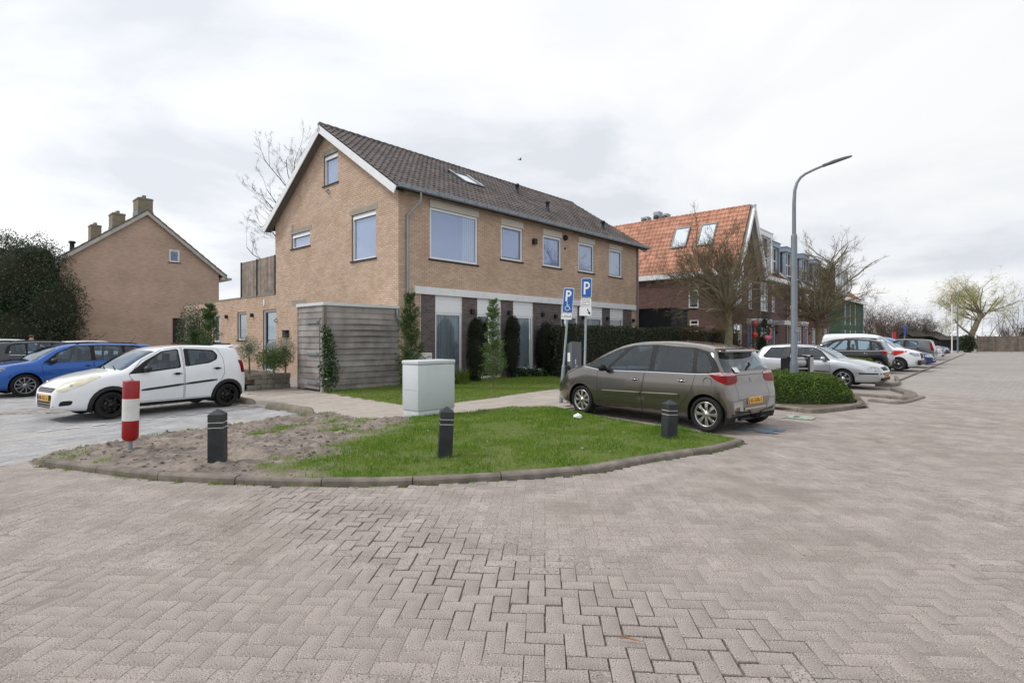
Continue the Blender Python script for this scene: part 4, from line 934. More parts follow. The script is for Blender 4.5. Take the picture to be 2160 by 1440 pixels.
for s in (0, 1):
    x0 = -.2 if s == 0 else w0 + .2; zz = RE - .28
    b = MB(); d = Vector((w0 / 2 - x0, 0, RR + .22 - zz)); n = Vector((-d.z, 0, d.x)).normalized() * (1 if s == 0 else -1)
    for wd, ya, yb in ((.34, -.5, -.44), (.2, -.56, -.503)):
        p0 = Vector((x0, 0, zz)); p1 = p0 + d; V = []
        for y in (ya, yb):
            for p, cap in ((p0, 0), (p1, 1)):
                for q_ in (0, -wd): V.append(Vector((p.x, y, p.z)) + n * q_)
        b.add(V, [(0, 1, 3, 2), (4, 6, 7, 5), (0, 2, 6, 4), (1, 5, 7, 3), (0, 4, 5, 1), (2, 3, 7, 6)])
    tag(b.build('barge_board', M_white, r0))
    b = MB(); p0 = Vector((x0, 0, zz)) - n * .14; p1 = p0 + d; V = [Vector((p.x, y, p.z)) for p in (p0, p1) for y in (-.45, .0)]; b.add(V, [(0, 1, 3, 2)]); b.build('soffit_board', pbr('white_soffit', 'C9C7C2', .6, var=.05), r0)
b = MB(); b.box(-.34, .75, -.36, -.02, RE - .36, RE - .02); b.box(-.34, -.02, -.02, DEP, RE - .36, RE - .02); b.build('cornice', M_white, r0)
b = MB(); b.box(w0 / 2 - .12, w0 / 2 + .12, .04, .1, 6.6, 9.0); b.build('slit_window', pbr('dark_pane', '39414A'), r0)
nrm = Matrix.Rotation(ANG_A, 3, 'Z') @ Vector((-math.sin(an_), 0, math.cos(an_))); org = Vector((RO[0], RO[1], RE + .12))
inv = (Matrix.Translation((RO[0], RO[1], 0)) @ Matrix.Rotation(ANG_A, 4, 'Z')).inverted()
for pts in (((1436, 488), (1451, 486), (1438, 529), (1420, 531)), ((1490, 480), (1507, 478), (1494, 524), (1477, 526))):
    P3 = [inv @ pix_plane(u, v, org, nrm) for u, v in pts]; y0 = sum(p.y for p in P3) / 4; xs = sorted(p.x for p in P3); xa, xb = xs[0], xs[3]; dv = math.cos(an_), math.sin(an_)
    b = MB(); ww = .55
    def q3(x, y, h): return (x - h * math.sin(an_), y, RE + .12 + (x + .12) / math.cos(an_) * math.sin(an_) + h * math.cos(an_))
    def pb(b, x0, x1, y0, y1, h0, h1): b.add([q3(x, y, h) for h in (h0, h1) for y in (y0, y1) for x in (x0, x1)], [(0, 2, 3, 1), (4, 5, 7, 6), (0, 1, 5, 4), (2, 6, 7, 3), (0, 4, 6, 2), (1, 3, 7, 5)])
    pb(b, xa, xa + .06, y0 - ww, y0 + ww, 0, .1); pb(b, xb - .06, xb, y0 - ww, y0 + ww, 0, .1); pb(b, xa + .06, xb - .06, y0 - ww, y0 - ww + .08, 0, .1); pb(b, xa + .06, xb - .06, y0 + ww - .08, y0 + ww, 0, .1)
    o = b.build('roof_light', pbr('roof_window_frame', '5A626C'), r0); b = MB(); pb(b, xa + .06, xb - .06, y0 - ww + .08, y0 + ww - .08, .06, .07); b.build('pane', pbr('sky_glass', 'DDE4EA'), o)
for u, w, h in ((1363, .6, .5), (1388, .5, .75), (1406, .4, .5)):
    P0 = RO + A2 * (w0 / 2 + .5); y = on_line(u, P0, B2); b = MB(); b.bbox(w0 / 2 + .2, w0 / 2 + .8, y - w * .5, y + w * .5, RR - .3, RR + h + .1, .03); ub = b.build('ventilation_unit', pbr('unit_grey', '8F949A', .5, .2, var=.1), r0)
    b = MB(); b.lathe([(.22, 0), (.22, -.03), (0, -.03)], 14, 'x', (w0 / 2 + .2, y, RR + h * .5)); b.build('fan_grille', M_dark, ub)
# green timber house closing the row, standing forward of it
o = RO + A2 * 30.6
gh = empty('timber_house', (o[0], o[1], 0), ANG_A, 'green timber house with rust roof and white windows at the end of the row', 'house')
M_green = brickmat('green_boards', '3E5B49', '38523F', '24362B', bw=40, bh=.2, ms=.012); M_greenv = pbr('green_panel', '3F5E4B', .7, var=.1)
gw_ = 12.0
gq = [on_line(u, o, A2) for u in (1783, 1794, 1804.5)]
gwins = [(c - .35, c + .35, 3.1, 5.5) for c in gq] + [(c - .35, c + .35, .3, 2.5) for c in gq]
add_wall(gh, 'wall', (0, 0, 0), 0, [(0, -.05), (gw_, -.05), (gw_, RE), (0, RE)], gwins, M_green)
add_wall(gh, 'side_wall', (0, 0, 0), R(-90), [(-9, -.05), (0, -.05), (0, RE), (-4.5, RR - .3), (-9, RE)], [], M_green)
for g in gwins: window(gh, (0, 0, 0), 0, *g, inset=.06, t=.08, mat=M_white, back='dark', trans=[g[2] + .8], glass=M_glassdk)
b = MB(); hh = RR - .3 - RE
for a, c, e, g in ((-.45, RE - .3, 4.5, RR - .25), (9.4, RE - .3, 4.5, RR - .25)): b.add([(-.2, a, c), (gw_ + .2, a, c), (gw_ + .2, e, g), (-.2, e, g)], [(0, 1, 2, 3)])
b.build('roof', M_otile2, gh)
b = MB(); b.box(-.25, gw_ + .25, -.5, -.3, RE - .42, RE - .05); b.build('cornice', M_white, gh)
d0 = on_line(1772, o, A2); d1 = on_line(1796, o, A2)
b = MB(); b.box(d0, d1, .5, 4, RE + .5, RE + 3.0); dm = b.build('dormer', M_greenv, gh)
b = MB(); b.box(d0 - .15, d1 + .15, .2, 4.1, RE + 3.0, RE + 3.4); b.build('dormer_cornice', M_white, dm)
b = MB(); frame_boxes(b, d0, d1, RE + .3, RE + 3, .12, .3, .45); [b.box(d0 + (d1 - d0) * k / 4 - .05, d0 + (d1 - d0) * k / 4 + .05, .32, .43, RE + .42, RE + 2.88) for k in (1, 2, 3)]; b.build('dormer_window', M_white, dm)
b = MB(); b.box(d0 + .12, d1 - .12, .38, .4, RE + .42, RE + 2.88); b.build('dormer_pane', pbr('pale_pane', 'A9B2BA', .1, var=0), dm)
b = MB(); b.tube([(gw_ - .4, -.1, RE - .3), (gw_ - .4, -.1, 0)], .06, 6); b.build('downpipe', M_galv, gh)

# black garden shed, gate, fences, low roofs
def plank_box(name, u, v_top, Yc, wl, wr, label, cat, mat, ph=.17):
    p = at_depth(u, v_top, Yc); H = p[2]; root = empty(name, (p[0], p[1], 0), ANG_A, label, cat)
    b = MB(); b.box(.03, wr - .02, .03, wl - .02, 0, H - .05); b.build('core', M_black, root)
    n = int(H / ph)
    for k in range(n):
        b = MB(); b.box(0.02, wr, -.02 - .006 * (k % 2), .02, k * ph + .006, (k + 1) * ph); b.build('plank', mat, root)
        b = MB(); b.box(-.02 - .006 * (k % 2), .02, 0.02, wl, k * ph + .006, (k + 1) * ph); b.build('plank', mat, root)
    b = MB(); b.box(-.08, wr + .06, -.08, wl + .06, n * ph, n * ph + .09); b.build('roof', M_black, root)
    return root
M_blackwood = pbr('black_planks', '1D2026', .75, var=.2, isl=.15)
plank_box('garden_shed', 1415, 652, 30, 3.2, 2.1, 'black plank garden shed behind the long hedge beside the plum brick house', 'shed', M_blackwood)
def plank_fence(name, p0, p1, h, n, label, mat, post=None, pw=None, z0=0.0):
    p0 = np.array(p0); p1 = np.array(p1); d = p1 - p0; L_ = np.linalg.norm(d); root = empty(name, (p0[0], p0[1], z0), math.atan2(d[1], d[0]), label, 'gate' if 'gate' in name else 'fence'); w = L_ / n
    for k in range(n):
        b = MB(); b.box(k * w + .006, (k + 1) * w - .006, -.012 + random.uniform(-.008, .008), .012, .04, h + random.uniform(-.015, .015)); b.build('plank', mat, root)
    for k in range(int(L_ / (post or 1.9)) + 1):
        b = MB(); x = min(k * (post or 1.9), L_); b.box(x - .05, x + .05, .02, .12, 0, h + .04); b.build('post', mat, root)
    b = MB(); b.box(0, L_, .012, .05, h * .2, h * .2 + .08); b.box(0, L_, .012, .05, h * .8, h * .8 + .08); b.build('rails', mat, root)
    return root
M_fence = pbr('brown_fence', '7F756B', .85, col2='675D54', vs=2, isl=.2, bump=.3, bs=30)
plank_fence('plank_fence', at_depth(2062, 742, 64)[:2], (68, 63), 1.85, 62, 'long brown vertical plank fence at the far end of the road', M_fence, z0=0)
gp = at_depth(1457, 690, 30.2); gq_ = at_depth(1503, 690, 31.0)
g_ = plank_fence('garden_gate', gp[:2], gq_[:2], 1.95, 9, 'black plank garden gate between the two hedges', M_blackwood, 1.2)
b = MB(); b.box(-.1, 1.75, -.06, .1, 2.25, 2.32); b.build('beam', M_fence, g_)
for x in (.42, .95):
    b = MB(); b.box(x, x + .14, -.03, -.016, 1.2, 1.75); b.build('white_board', M_white, g_)
for u0, u1, Y, zt, lab in ((1925, 1990, 75, 2.6, 'low dark gabled shed roof beyond the parked cars'), (1985, 2035, 72, 1.95, 'low pale flat roofed shed left of the plank fence')):
    xa = (u0 - 1080) / FOC * Y; xb = (u1 - 1080) / FOC * Y; sh = empty('low_shed', (xa, Y, 0), 0, lab, 'shed'); w = xb - xa
    b = MB(); b.box(0, w, 0, 3, 0, zt * .72); b.build('wall', M_blackwood, sh)
    b = MB(); b.add([(-.3, -.3, zt * .72), (w + .3, -.3, zt * .72), (w + .3, 1.5, zt), (-.3, 1.5, zt), (w + .3, 3.3, zt * .72), (-.3, 3.3, zt * .72)], [(0, 1, 2, 3), (3, 2, 4, 5)]); b.build('roof', pbr('shed_roof', '4A453F' if zt > 2 else 'A39A88', .9, var=.2), sh)
# ------------------------------------------------------------------ vehicles
def pchip(xk, yk, x):
    o = np.argsort(xk); xk = np.asarray(xk, float)[o]; yk = np.asarray(yk, float)[o]; h = np.diff(xk); d = np.diff(yk) / h; m = np.zeros(len(xk)); m[0], m[-1] = d[0], d[-1]
    for i in range(1, len(xk) - 1):
        if d[i - 1] * d[i] > 0: w1, w2 = 2 * h[i] + h[i - 1], h[i] + 2 * h[i - 1]; m[i] = (w1 + w2) / (w1 / d[i - 1] + w2 / d[i])
    x = np.clip(x, xk[0], xk[-1]); k = np.clip(np.searchsorted(xk, x) - 1, 0, len(h) - 1); t = (x - xk[k]) / h[k]
    return (2 * t ** 3 - 3 * t ** 2 + 1) * yk[k] + (t ** 3 - 2 * t ** 2 + t) * h[k] * m[k] + (-2 * t ** 3 + 3 * t ** 2) * yk[k + 1] + (t ** 3 - t ** 2) * h[k] * m[k + 1]
def rpoly(pts, r=.05, n=3):
    out = []; m = len(pts)
    for i in range(m):
        p0, p, p1 = Vector(pts[i - 1]), Vector(pts[i]), Vector(pts[(i + 1) % m]); a = (p0 - p); c = (p1 - p); rr = min(r, a.length * .4, c.length * .4); a = p + a.normalized() * rr; c = p + c.normalized() * rr
        for k in range(n + 1): t = k / n; out.append(tuple(a.lerp(p, t).lerp(p.lerp(c, t), t)))
    return out
def inset(pts, d):
    m = len(pts); area = sum(pts[i - 1][0] * pts[i][1] - pts[i][0] * pts[i - 1][1] for i in range(m)); s = 1 if area > 0 else -1; out = []
    for i in range(m):
        p0, p, p1 = Vector(pts[i - 1]), Vector(pts[i]), Vector(pts[(i + 1) % m]); a = (p - p0).normalized(); c = (p1 - p).normalized(); na = Vector((-a.y, a.x)) * s; nc = Vector((-c.y, c.x)) * s; n = (na + nc)
        n = n / max(.3, n.length_squared / 2) if n.length > .1 else na; out.append(tuple(p + n * d))
    return out
def pin(p, poly):
    x, y = p; r = False; j = len(poly) - 1
    for i in range(len(poly)):
        if (poly[i][1] > y) != (poly[j][1] > y) and x < (poly[j][0] - poly[i][0]) * (y - poly[i][1]) / (poly[j][1] - poly[i][1]) + poly[i][0]: r = not r
        j = i
    return r
class Shell:
    def __init__(s, sp):
        s.sp = sp; P = sp['prof']; xN, xR = P[0][0], P[-1][0] if P[-1][0] < P[-2][0] else min(p[0] for p in P)
        P = [p for p in P]; xs = np.linspace(xN, xR, 64).tolist() + [xN - d for d in (.008, .025, .05, .09, .14)] + [xR + d for d in (.008, .025, .05, .09)] + [sp['cowl'], sp['roof0'], sp['roof1'], sp['rwin']]
        xs = sorted(set(round(x, 4) for x in xs), reverse=True); xs = [x for i, x in enumerate(xs) if i == 0 or xs[i - 1] - x > .006]; s.xs = xs; X = np.array(xs)
        zt = pchip([p[0] for p in P], [p[1] for p in P], X); bl = np.interp(X, [p[0] for p in sp['belt']][::-1], [p[1] for p in sp['belt']][::-1])
        W2 = sp['W'] / 2; kf, lf, kr, lr_ = sp.get('plan', (.36, .85, .22, .7))
        sf = np.clip((X - (xN - lf)) / lf, 0, 1); sr = np.clip(((xR + lr_) - X) / lr_, 0, 1); wd = W2 * (1 - kf * sf ** 2.6 - kr * sr ** 2.8)
        wd *= 1 - .12 * np.clip((X - (xN - .06)) / .06, 0, 1) ** 2 - .1 * np.clip(((xR + .05) - X) / .05, 0, 1) ** 2
        zb = sp.get('zb', .19) + .07 * sf ** 4 + .1 * sr ** 3; tum = sp.get('tum', .30)
        bm = bmesh.new(); s.bm = bm; s.tag = bm.faces.layers.int.new('t'); rings = []
        for i, x in enumerate(xs):
            w, t, b_ = wd[i], zt[i], zb[i]; hs = min(bl[i], t - .035); hs = max(hs, b_ + .08); h = hs - b_; g = max(t - hs, .03); cr = min(.075, .55 * g); wr = .962 * w - tum * max(g - .05, 0) - min(.03, g * .3)
            pts = [(0, b_), (.55 * w, b_), (.88 * w, b_), (.955 * w, b_ + min(.05, h * .2)), (.985 * w, b_ + .26 * h), (1.0 * w, b_ + .5 * h), (1.0 * w, b_ + .74 * h), (.988 * w, b_ + .92 * h), (.962 * w, hs)]
            for q_ in (.33, .68): pts.append((.962 * w + (wr - .962 * w) * q_ + .012 * math.sin(q_ * 3.14) * min(1, g * 3), hs + (g - cr) * q_))
            pts += [(wr, hs + g - cr), (wr - min(.055, .1 * w), t - cr * .34), (wr * .55, t - cr * .08), (0, t)]
            rings.append((x, pts))
        V = []; m = len(rings[0][1])
        for x, pts in rings:
            L_ = [bm.verts.new((x, y, z)) for y, z in pts]; Rr = [None if y == 0 else bm.verts.new((x, -y, z)) for y, z in pts]
            V.append((L_, [L_[j] if Rr[j] is None else Rr[j] for j in range(m)]))
        s.V = V; NJ = m; s.ws = []
        for i in range(len(xs) - 1):
            xm = (xs[i] + xs[i + 1]) / 2
            for side in (0, 1):
                for j in range(m - 1):
                    a, c, d, e = V[i][side][j], V[i + 1][side][j], V[i + 1][side][j + 1], V[i][side][j + 1]
                    f = bm.faces.new([a, c, d, e] if side else [a, e, d, c]); f.smooth = True
                    if j >= 12 and sp['roof0'] < xm < sp['cowl']: f[s.tag] = 2
                    elif j >= 12 and sp['rwin'] < xm < sp['roof1']: f[s.tag] = 3
                    elif j < 2: f[s.tag] = 9
        for i in (0, len(xs) - 1):
            L_, Rr = V[i]; c = bm.verts.new((xs[i], 0, (L_[0].co.z + L_[-1].co.z) / 2)); ring = L_ + Rr[::-1][1:-1]
            for k in range(len(ring)): f = bm.faces.new([ring[k], ring[(k + 1) % len(ring)], c]); f.smooth = True
        bmesh.ops.recalc_face_normals(bm, faces=bm.faces[:]); bm.normal_update(); s.bvh = BVHTree.FromBMesh(bm)
    def side(s, x, z, sg=1):
        h = s.bvh.ray_cast(Vector((x, 3 * sg, z)), Vector((0, -sg, 0))); return h[0].y if h[0] else sg * s.sp['W'] / 2
    def hit(s, o, d): h = s.bvh.ray_cast(Vector(o), Vector(d).normalized()); return h[0], h[1]
    def cut(s, pts, e, tagv, only=None, filt=None):
        """pts (a,z) polygon seen along the horizontal direction normal to e"""
        bm = s.bm; e = Vector(e).normalized(); a0, a1 = min(p[0] for p in pts), max(p[0] for p in pts); b0, b1 = min(p[1] for p in pts), max(p[1] for p in pts); n = len(pts)
        def cand():
            r = []
            for f in bm.faces:
                if only is not None and f[s.tag] not in only: continue
                if filt and not filt(f): continue
                A = [v.co.dot(e) for v in f.verts]; Z = [v.co.z for v in f.verts]
                if min(A) < a1 + .01 and max(A) > a0 - .01 and min(Z) < b1 + .01 and max(Z) > b0 - .01: r.append(f)
            return r
        for i in range(n):
            p, q_ = pts[i], pts[(i + 1) % n]; ed = Vector((q_[0] - p[0], q_[1] - p[1]))
            if ed.length < 1e-4: continue
            no = e * -ed.y + Vector((0, 0, ed.x)); co = e * p[0] + Vector((0, 0, p[1])); lo = (min(p[0], q_[0]) - .04, max(p[0], q_[0]) + .04, min(p[1], q_[1]) - .04, max(p[1], q_[1]) + .04); fs = []
            for f in cand():
                A = [v.co.dot(e) for v in f.verts]; Z = [v.co.z for v in f.verts]
                if min(A) < lo[1] and max(A) > lo[0] and min(Z) < lo[3] and max(Z) > lo[2]: fs.append(f)
            g = set(fs)
            for f in fs: g |= set(f.edges) | set(f.verts)
            if g: bmesh.ops.bisect_plane(bm, geom=list(g), plane_co=co, plane_no=no.normalized(), dist=2e-5)
        for f in cand():
            c = f.calc_center_median()
            if pin((c.dot(e), c.z), pts): f[s.tag] = tagv
    def take(s, tagv, name, mat, parent, sg=0, push=0.0):
        fs = [f for f in s.bm.faces if f[s.tag] == tagv and (sg == 0 or f.calc_center_median().y * sg > 0)]
        if not fs: return None
        ids = {}; V = []; Nn = []; F = []
        for f in fs:
            r = []
            for v in f.verts:
                if v.index not in ids: ids[v.index] = len(V); V.append(tuple(v.co + v.normal * push)); Nn.append(tuple(v.normal))
                r.append(ids[v.index])
            F.append(r)
        me = bpy.data.meshes.new(name); me.from_pydata(V, [], F); me.polygons.foreach_set('use_smooth', [True] * len(F)); me.normals_split_custom_set_from_vertices(Nn)
        return link(name, me, parent, mat=mat)
    def strip(s, pts, th, off, name, mat, parent, sg=1, depth=.02):
        """raised strip along a side polyline (x,z)"""
        d = [0]; P = [Vector(p) for p in pts]
        for a, c in zip(P[:-1], P[1:]): d.append(d[-1] + (c - a).length)
        n = max(2, int(d[-1] / .12)); V = []
        for k in range(n + 1):
            t = d[-1] * k / n; x = np.interp(t, d, [p.x for p in P]); z = np.interp(t, d, [p.y for p in P]); tt = th * (1 if 0 < k < n else .6)
            for zz, o in ((z - tt / 2, -.004), (z - tt / 2 * .8, off), (z + tt / 2 * .8, off), (z + tt / 2, -.004)):
                y = s.side(x, zz, sg); V.append((x, y + sg * o, zz))
        F = [(i * 4 + j, (i + 1) * 4 + j, (i + 1) * 4 + j + 1, i * 4 + j + 1) for i in range(n) for j in range(3)] + [(0, 1, 2, 3), (n * 4, n * 4 + 1, n * 4 + 2, n * 4 + 3)]
        b = MB(); b.add(V, F, False); return b.build(name, mat, parent)
    def wrap(s, z0, z1, ys, end, off, name, mat, parent, x_in=1.0):
        """strip wrapped round the nose or tail; ys lateral positions, rays come from outside toward the inside point"""
        V = []; cx = end * x_in
        for a in ys:
            for z in (z0, z1):
                d = Vector((-end * math.cos(a), -math.sin(a), 0)); h, n = s.hit(Vector((cx, 0, z)) - d * 4, d)
                if h is None: h, n = Vector((cx, 0, z)), Vector((end, 0, 0))
                V.append(h - d * off)
        n = len(ys); F = [(2 * i, 2 * i + 2, 2 * i + 3, 2 * i + 1) for i in range(n - 1)]; b = MB(); b.add(V, F, True)
        V2 = [Vector(v) for v in V]; return b.build(name, mat, parent)
RIMS = {}
def wheel_meshes(key, r, rr, n, col, wide=.16, twist=0.0, sw=.05):
    if key in RIMS: return RIMS[key]
    tm = MB().lathe([(rr - .005, -.09), (rr + .03, -.105), (r - .025, -.10), (r - .004, -.075), (r, -.05), (r, .05), (r - .004, .075), (r - .025, .10), (r - .06, .108), (rr + .03, .105), (rr + .006, .09), (rr - .012, .07)], 36, 'y')
    b = MB(); b.lathe([(rr + .002, .088), (rr - .004, .096), (rr - .016, .09), (rr - .024, .06), (rr - .03, -.02)], 36, 'y')
    for k in range(n):
        a = 2 * math.pi * k / n; hub, tip = .045, rr - .012
        def pt(rad, off, y): aa = a + twist * (rad / tip) ; return (rad * math.cos(aa) - off * math.sin(aa), y, rad * math.sin(aa) + off * math.cos(aa))
        V = []
        for rad, w, y in ((hub, sw * .75, .078), ((hub + tip) / 2, sw * .85, .082), (tip, sw * 1.35, .075)):
            V += [pt(rad, -w / 2, y - .012), pt(rad, -w / 2 * .7, y), pt(rad, w / 2 * .7, y), pt(rad, w / 2, y - .012), pt(rad, 0, y - .04)]
        b.add(V, [(i * 5 + j, (i + 1) * 5 + j, (i + 1) * 5 + (j + 1) % 5, i * 5 + (j + 1) % 5) for i in range(2) for j in range(5)], False)
    b.lathe([(.062, .05), (.062, .075), (.05, .085), (.03, .088), (.028, .094), (0, .095)], 20, 'y')
    d = MB(); d.lathe([(rr + .01, .0), (rr - .03, .005), (.0, .01)], 24, 'y')
    d2 = MB(); d2.lathe([(rr * .68, .02), (rr * .68, .03), (0.06, .03)], 24, 'y')
    mk = lambda b_, nm, mt: (lambda o: (o.data, bpy.data.objects.remove(o))[0])(b_.build(nm, mt))
    RIMS[key] = (mk(tm, 'tyre', pbr('tyre_rubber', '1A1A1B', .85, var=.15, vs=20)), mk(b, 'rim', pbr('rim_' + col, col, .28, .85 if col not in ('0E0F11',) else .3, var=.08)), mk(d, 'wheel', M_black), mk(d2, 'brake_disc', pbr('brake', '55524E', .5, .6, var=.2)))
    return RIMS[key]
def car(name, label, sp, loc, ang, paint, scale=(1, 1, 1), group=None, detail=2, cat='car', rim=None, plate_f=None, plate_r=None):
    root = empty(name, (loc[0], loc[1], .012), ang, label, cat, group); root.scale = scale; sh = Shell(sp); bm = sh.bm; EX = (1, 0, 0); W2 = sp['W'] / 2; r = sp['r']; T = sh.tag
    upper = lambda f: abs(f.normal.y) > .25
    low = lambda f: abs(f.calc_center_median().y) > W2 * .45
    for ax in sp['axles']:                              # wheel arches
        ra = r + sp.get('gap', .05)
        circ = lambda q_: [(ax + q_ * math.cos(t), max(r + q_ * math.sin(t), -.1)) for t in np.linspace(-.45, math.pi + .45, 15)]
        if sp.get('clad'): sh.cut(circ(ra + .075), EX, 11, (0, 9), low)
        sh.cut(circ(ra), EX, 99, (0, 9, 11), low)
    if sp.get('clad'):
        sx0, sx1 = sp['axles'][1], sp['axles'][0]; sh.cut([(sx0, -.1), (sx1, -.1), (sx1, sp['clad']), (sx0, sp['clad'])], EX, 11, (0,), lambda f: abs(f.calc_center_median().y) > W2 * .8)
    bmesh.ops.delete(bm, geom=[f for f in bm.faces if f[T] == 99], context='FACES')
    for k, dl in enumerate(sp['dlo']): sh.cut(rpoly(dl, .04, 2), EX, 12, (0,), upper)
    for k, w in enumerate(sp['win']): sh.cut(rpoly(w, .05, 3), EX, 20 + k, (12, 0), upper)
    for k, (pts) in enumerate(sp.get('tail', [])):
        for sg in (1, -1):
            te = sp.get('tail_e', (.7, .7)); e = Vector((te[1], te[0] * sg, 0)).normalized()
            pp = [(x * e.x + y * sg * e.y, z) for x, y, z in pts]; sh.cut(rpoly(pp, .03, 2), e, 40 + k, (0,), lambda f: f.calc_center_median().x < sp['axles'][1] + .3 and f.calc_center_median().y * sg > .02 and (f.normal.x < .1))
    for k, (pts) in enumerate(sp.get('head', [])):
        for sg in (1, -1):
            he = sp.get('head_e', (.7, .7)); e = Vector((he[1], -he[0] * sg, 0)).normalized()
            pp = [(x * e.x + y * sg * e.y, z) for x, y, z in pts]; sh.cut(rpoly(pp, .04, 2), e, 50 + k, (0,), lambda f: f.calc_center_median().x > sp['axles'][0] and f.calc_center_median().y * sg > .02)
    for k, (pts) in enumerate(sp.get('grille', [])):     # seen from the front: (y,z)
        sh.cut(rpoly(pts, .03, 2), (0, 1, 0), 60, (0,), lambda f: f.calc_center_median().x > sp['axles'][0] + r and f.normal.x > .2)
    if detail > 1:
        for k, d in enumerate(sp.get('doors', [])):
            sh.cut(d, EX, 13, (0,), upper); sh.cut(inset(d, .009), EX, 30 + k, (13,), upper)
    if sp.get('boot'): sh.cut(sp['boot'], (0, 1, 0), 13, (0,), lambda f: f.normal.x < -.2 and f.calc_center_median().x < sp['axles'][1] - .2); sh.cut(inset(sp['boot'], .009), (0, 1, 0), 14, (13,), lambda f: f.normal.x < -.2 and f.calc_center_median().x < sp['axles'][1] - .2)
    bm.normal_update(); bm.verts.index_update()
    body = sh.take(0, 'body', paint, root); sh.take(9, 'underbody', M_black, root); sh.take(11, 'cladding', M_dark, root, push=.008); sh.take(12, 'window_surround', pbr('gloss_black', '0B0B0C', .3, var=0), root); sh.take(13, 'door_gap', M_black, root); sh.take(14, 'tailgate', paint, root)
    sh.take(2, 'windscreen', M_cglass, root); sh.take(3, 'rear_window', M_cglass, root)
    for k in range(len(sp['win'])):
        for sg in (1, -1): sh.take(20 + k, 'window', M_cglass, root, sg)
    for k in range(len(sp.get('doors', []))):
        for sg in (1, -1):
            d = sh.take(30 + k, 'door', paint, root, sg)
            if d and sp.get('handles'):
                x, z = sp['handles'][k]; y = sh.side(x, z, sg); b = MB(); b.tube([(x - .09, y + sg * .012, z), (x - .07, y + sg * .032, z + .003), (x + .06, y + sg * .034, z + .004), (x + .085, y + sg * .012, z + .004)], .014, 8, flat=.7); b.build('handle', sp.get('handle_mat', paint), d)
                b = MB(); b.tube([(x - .05, y + sg * .001, z), (x + .04, y + sg * .001, z)], .028, 8); b.build('handle_recess', M_black, d)
    for sg in (1, -1):
        for k in range(len(sp.get('tail', []))): sh.take(40 + k, 'tail_light', [M_tail, M_tailw, M_taildk][sp.get('tail_m', [0, 0, 0])[k]], root, sg, .004)
        for k in range(len(sp.get('head', []))):
            h = sh.take(50 + k, 'headlight', sp.get('head_mat', M_head), root, sg, .003)
            if h and sp.get('bulb'):
                bx, by, bz = sp['bulb']; p, n = sh.hit((bx + 1.5, by * sg + .3 * sg, bz), (-1, -.2 * sg, 0))
                if p: b = MB(); b.lathe([(.055, -.03), (.05, -.012), (.02, -.014), (0, -.012)], 16, 'x', p); b.build('lens', M_chrome, h)
    sh.take(60, 'grille', M_black, root, push=-.004)
    # wheels, arch liners
    t_, rm, wd_, bd = wheel_meshes(*rim)
    for ax in sp['axles']:
        for sg in (1, -1):
            w = link('wheel', wd_, root, (ax, sg * (W2 - .125), r), 0 if sg > 0 else math.pi); link('tyre', t_, w); link('rim', rm, w); link('brake_disc', bd, w)
            b = MB(); ra = r + sp.get('gap', .05) + .004; pr = [(ax + ra * math.cos(t), r + ra * math.sin(t)) for t in np.linspace(-.4, math.pi + .4, 16)]
            V = [(x, sg * (W2 - .035), z) for x, z in pr] + [(x, sg * (W2 - .4), z) for x, z in pr]; m = 16
            b.add(V, [(i, i + 1, m + i + 1, m + i) for i in range(m - 1)] + [list(range(m, 2 * m))]); b.build('wheel_arch', M_black, root)
    # cabin
    b = MB(); hz = sp['seat']; x0 = sp['seat_x']
    b.box(sp['axles'][1] - .35, sp['cowl'] + .1, -W2 * .8, W2 * .8, .24, .30)
    for y in (W2 * .42, -W2 * .42):
        for xs, sc_ in ((x0, 1), (x0 - .85, 1)):
            b.bbox(xs - .05, xs + .45, y - .22, y + .22, .3, hz, .05); b.box(xs - .16, xs - .05, y - .21, y + .21, hz - .1, hz + .5, Matrix.Rotation(-.22, 3, 'Y')); b.box(xs - .22, xs - .15, y - .11, y + .11, hz + .5, hz + .66)
    b.bbox(sp['cowl'] - .55, sp['cowl'] - .02, -W2 * .8, W2 * .8, hz, sp['dash'], .05)
    b.build('interior', pbr('cabin_grey', '3C4046', .8, var=.25, vs=6), root)
    b = MB(); xs = sp['cowl'] - .62; b.lathe([(.17, 0), (.185, .012), (.185, -.012), (.17, 0)], 18, 'x', (xs, W2 * .42, sp['dash'] + .02)); b.build('steering_wheel', M_dark, root)
    # mirrors
    mxp, mz = sp['mirror']
    for sg in (1, -1):
        y = sh.side(mxp, mz - .02, sg); b = MB(); b.sphere((mxp, y + sg * .13, mz + .02), .1, 14, 10, (.75, 1.0, .72)); b.tube([(mxp + .02, y - sg * .02, mz - .03), (mxp + .01, y + sg * .1, mz)], .025, 8); b.build('wing_mirror', sp.get('mirror_mat', paint), root)
    for st in sp.get('strips', []):
        for sg in (1, -1): sh.strip(st[0], st[1], st[2], st[3], st[4] or paint, root, sg)
    for wr in sp.get('wraps', []): sh.wrap(wr[0], wr[1], np.linspace(-wr[2], wr[2], 21), wr[3], wr[4], wr[5], wr[6], root, wr[7])
    def plate(end, txt, z, tilt=0):
        p, n = sh.hit((end * 5, 0, z), (-end, 0, 0)); x = p.x + end * .012; b = MB(); b.bbox(-.012, .004, -.26, .26, -.057, .057, .006); pl = b.build('number_plate', pbr('plate_yellow', 'E3A82A', .4, var=.05), root, (x, 0, z), 0 if end > 0 else math.pi); pl.rotation_euler = (0, -tilt, 0 if end > 0 else math.pi)
        b = MB(); b.box(.0045, .0052, -.255, -.215, -.052, .052); b.build('plate_band', pbr('plate_blue', '2A4AA8', .4, var=0), pl)
        words(txt, .105, M_black, pl, (.006, .02, 0), (R(90), 0, R(90)))
    if plate_f: plate(1, plate_f, sp['plate_z'][0])
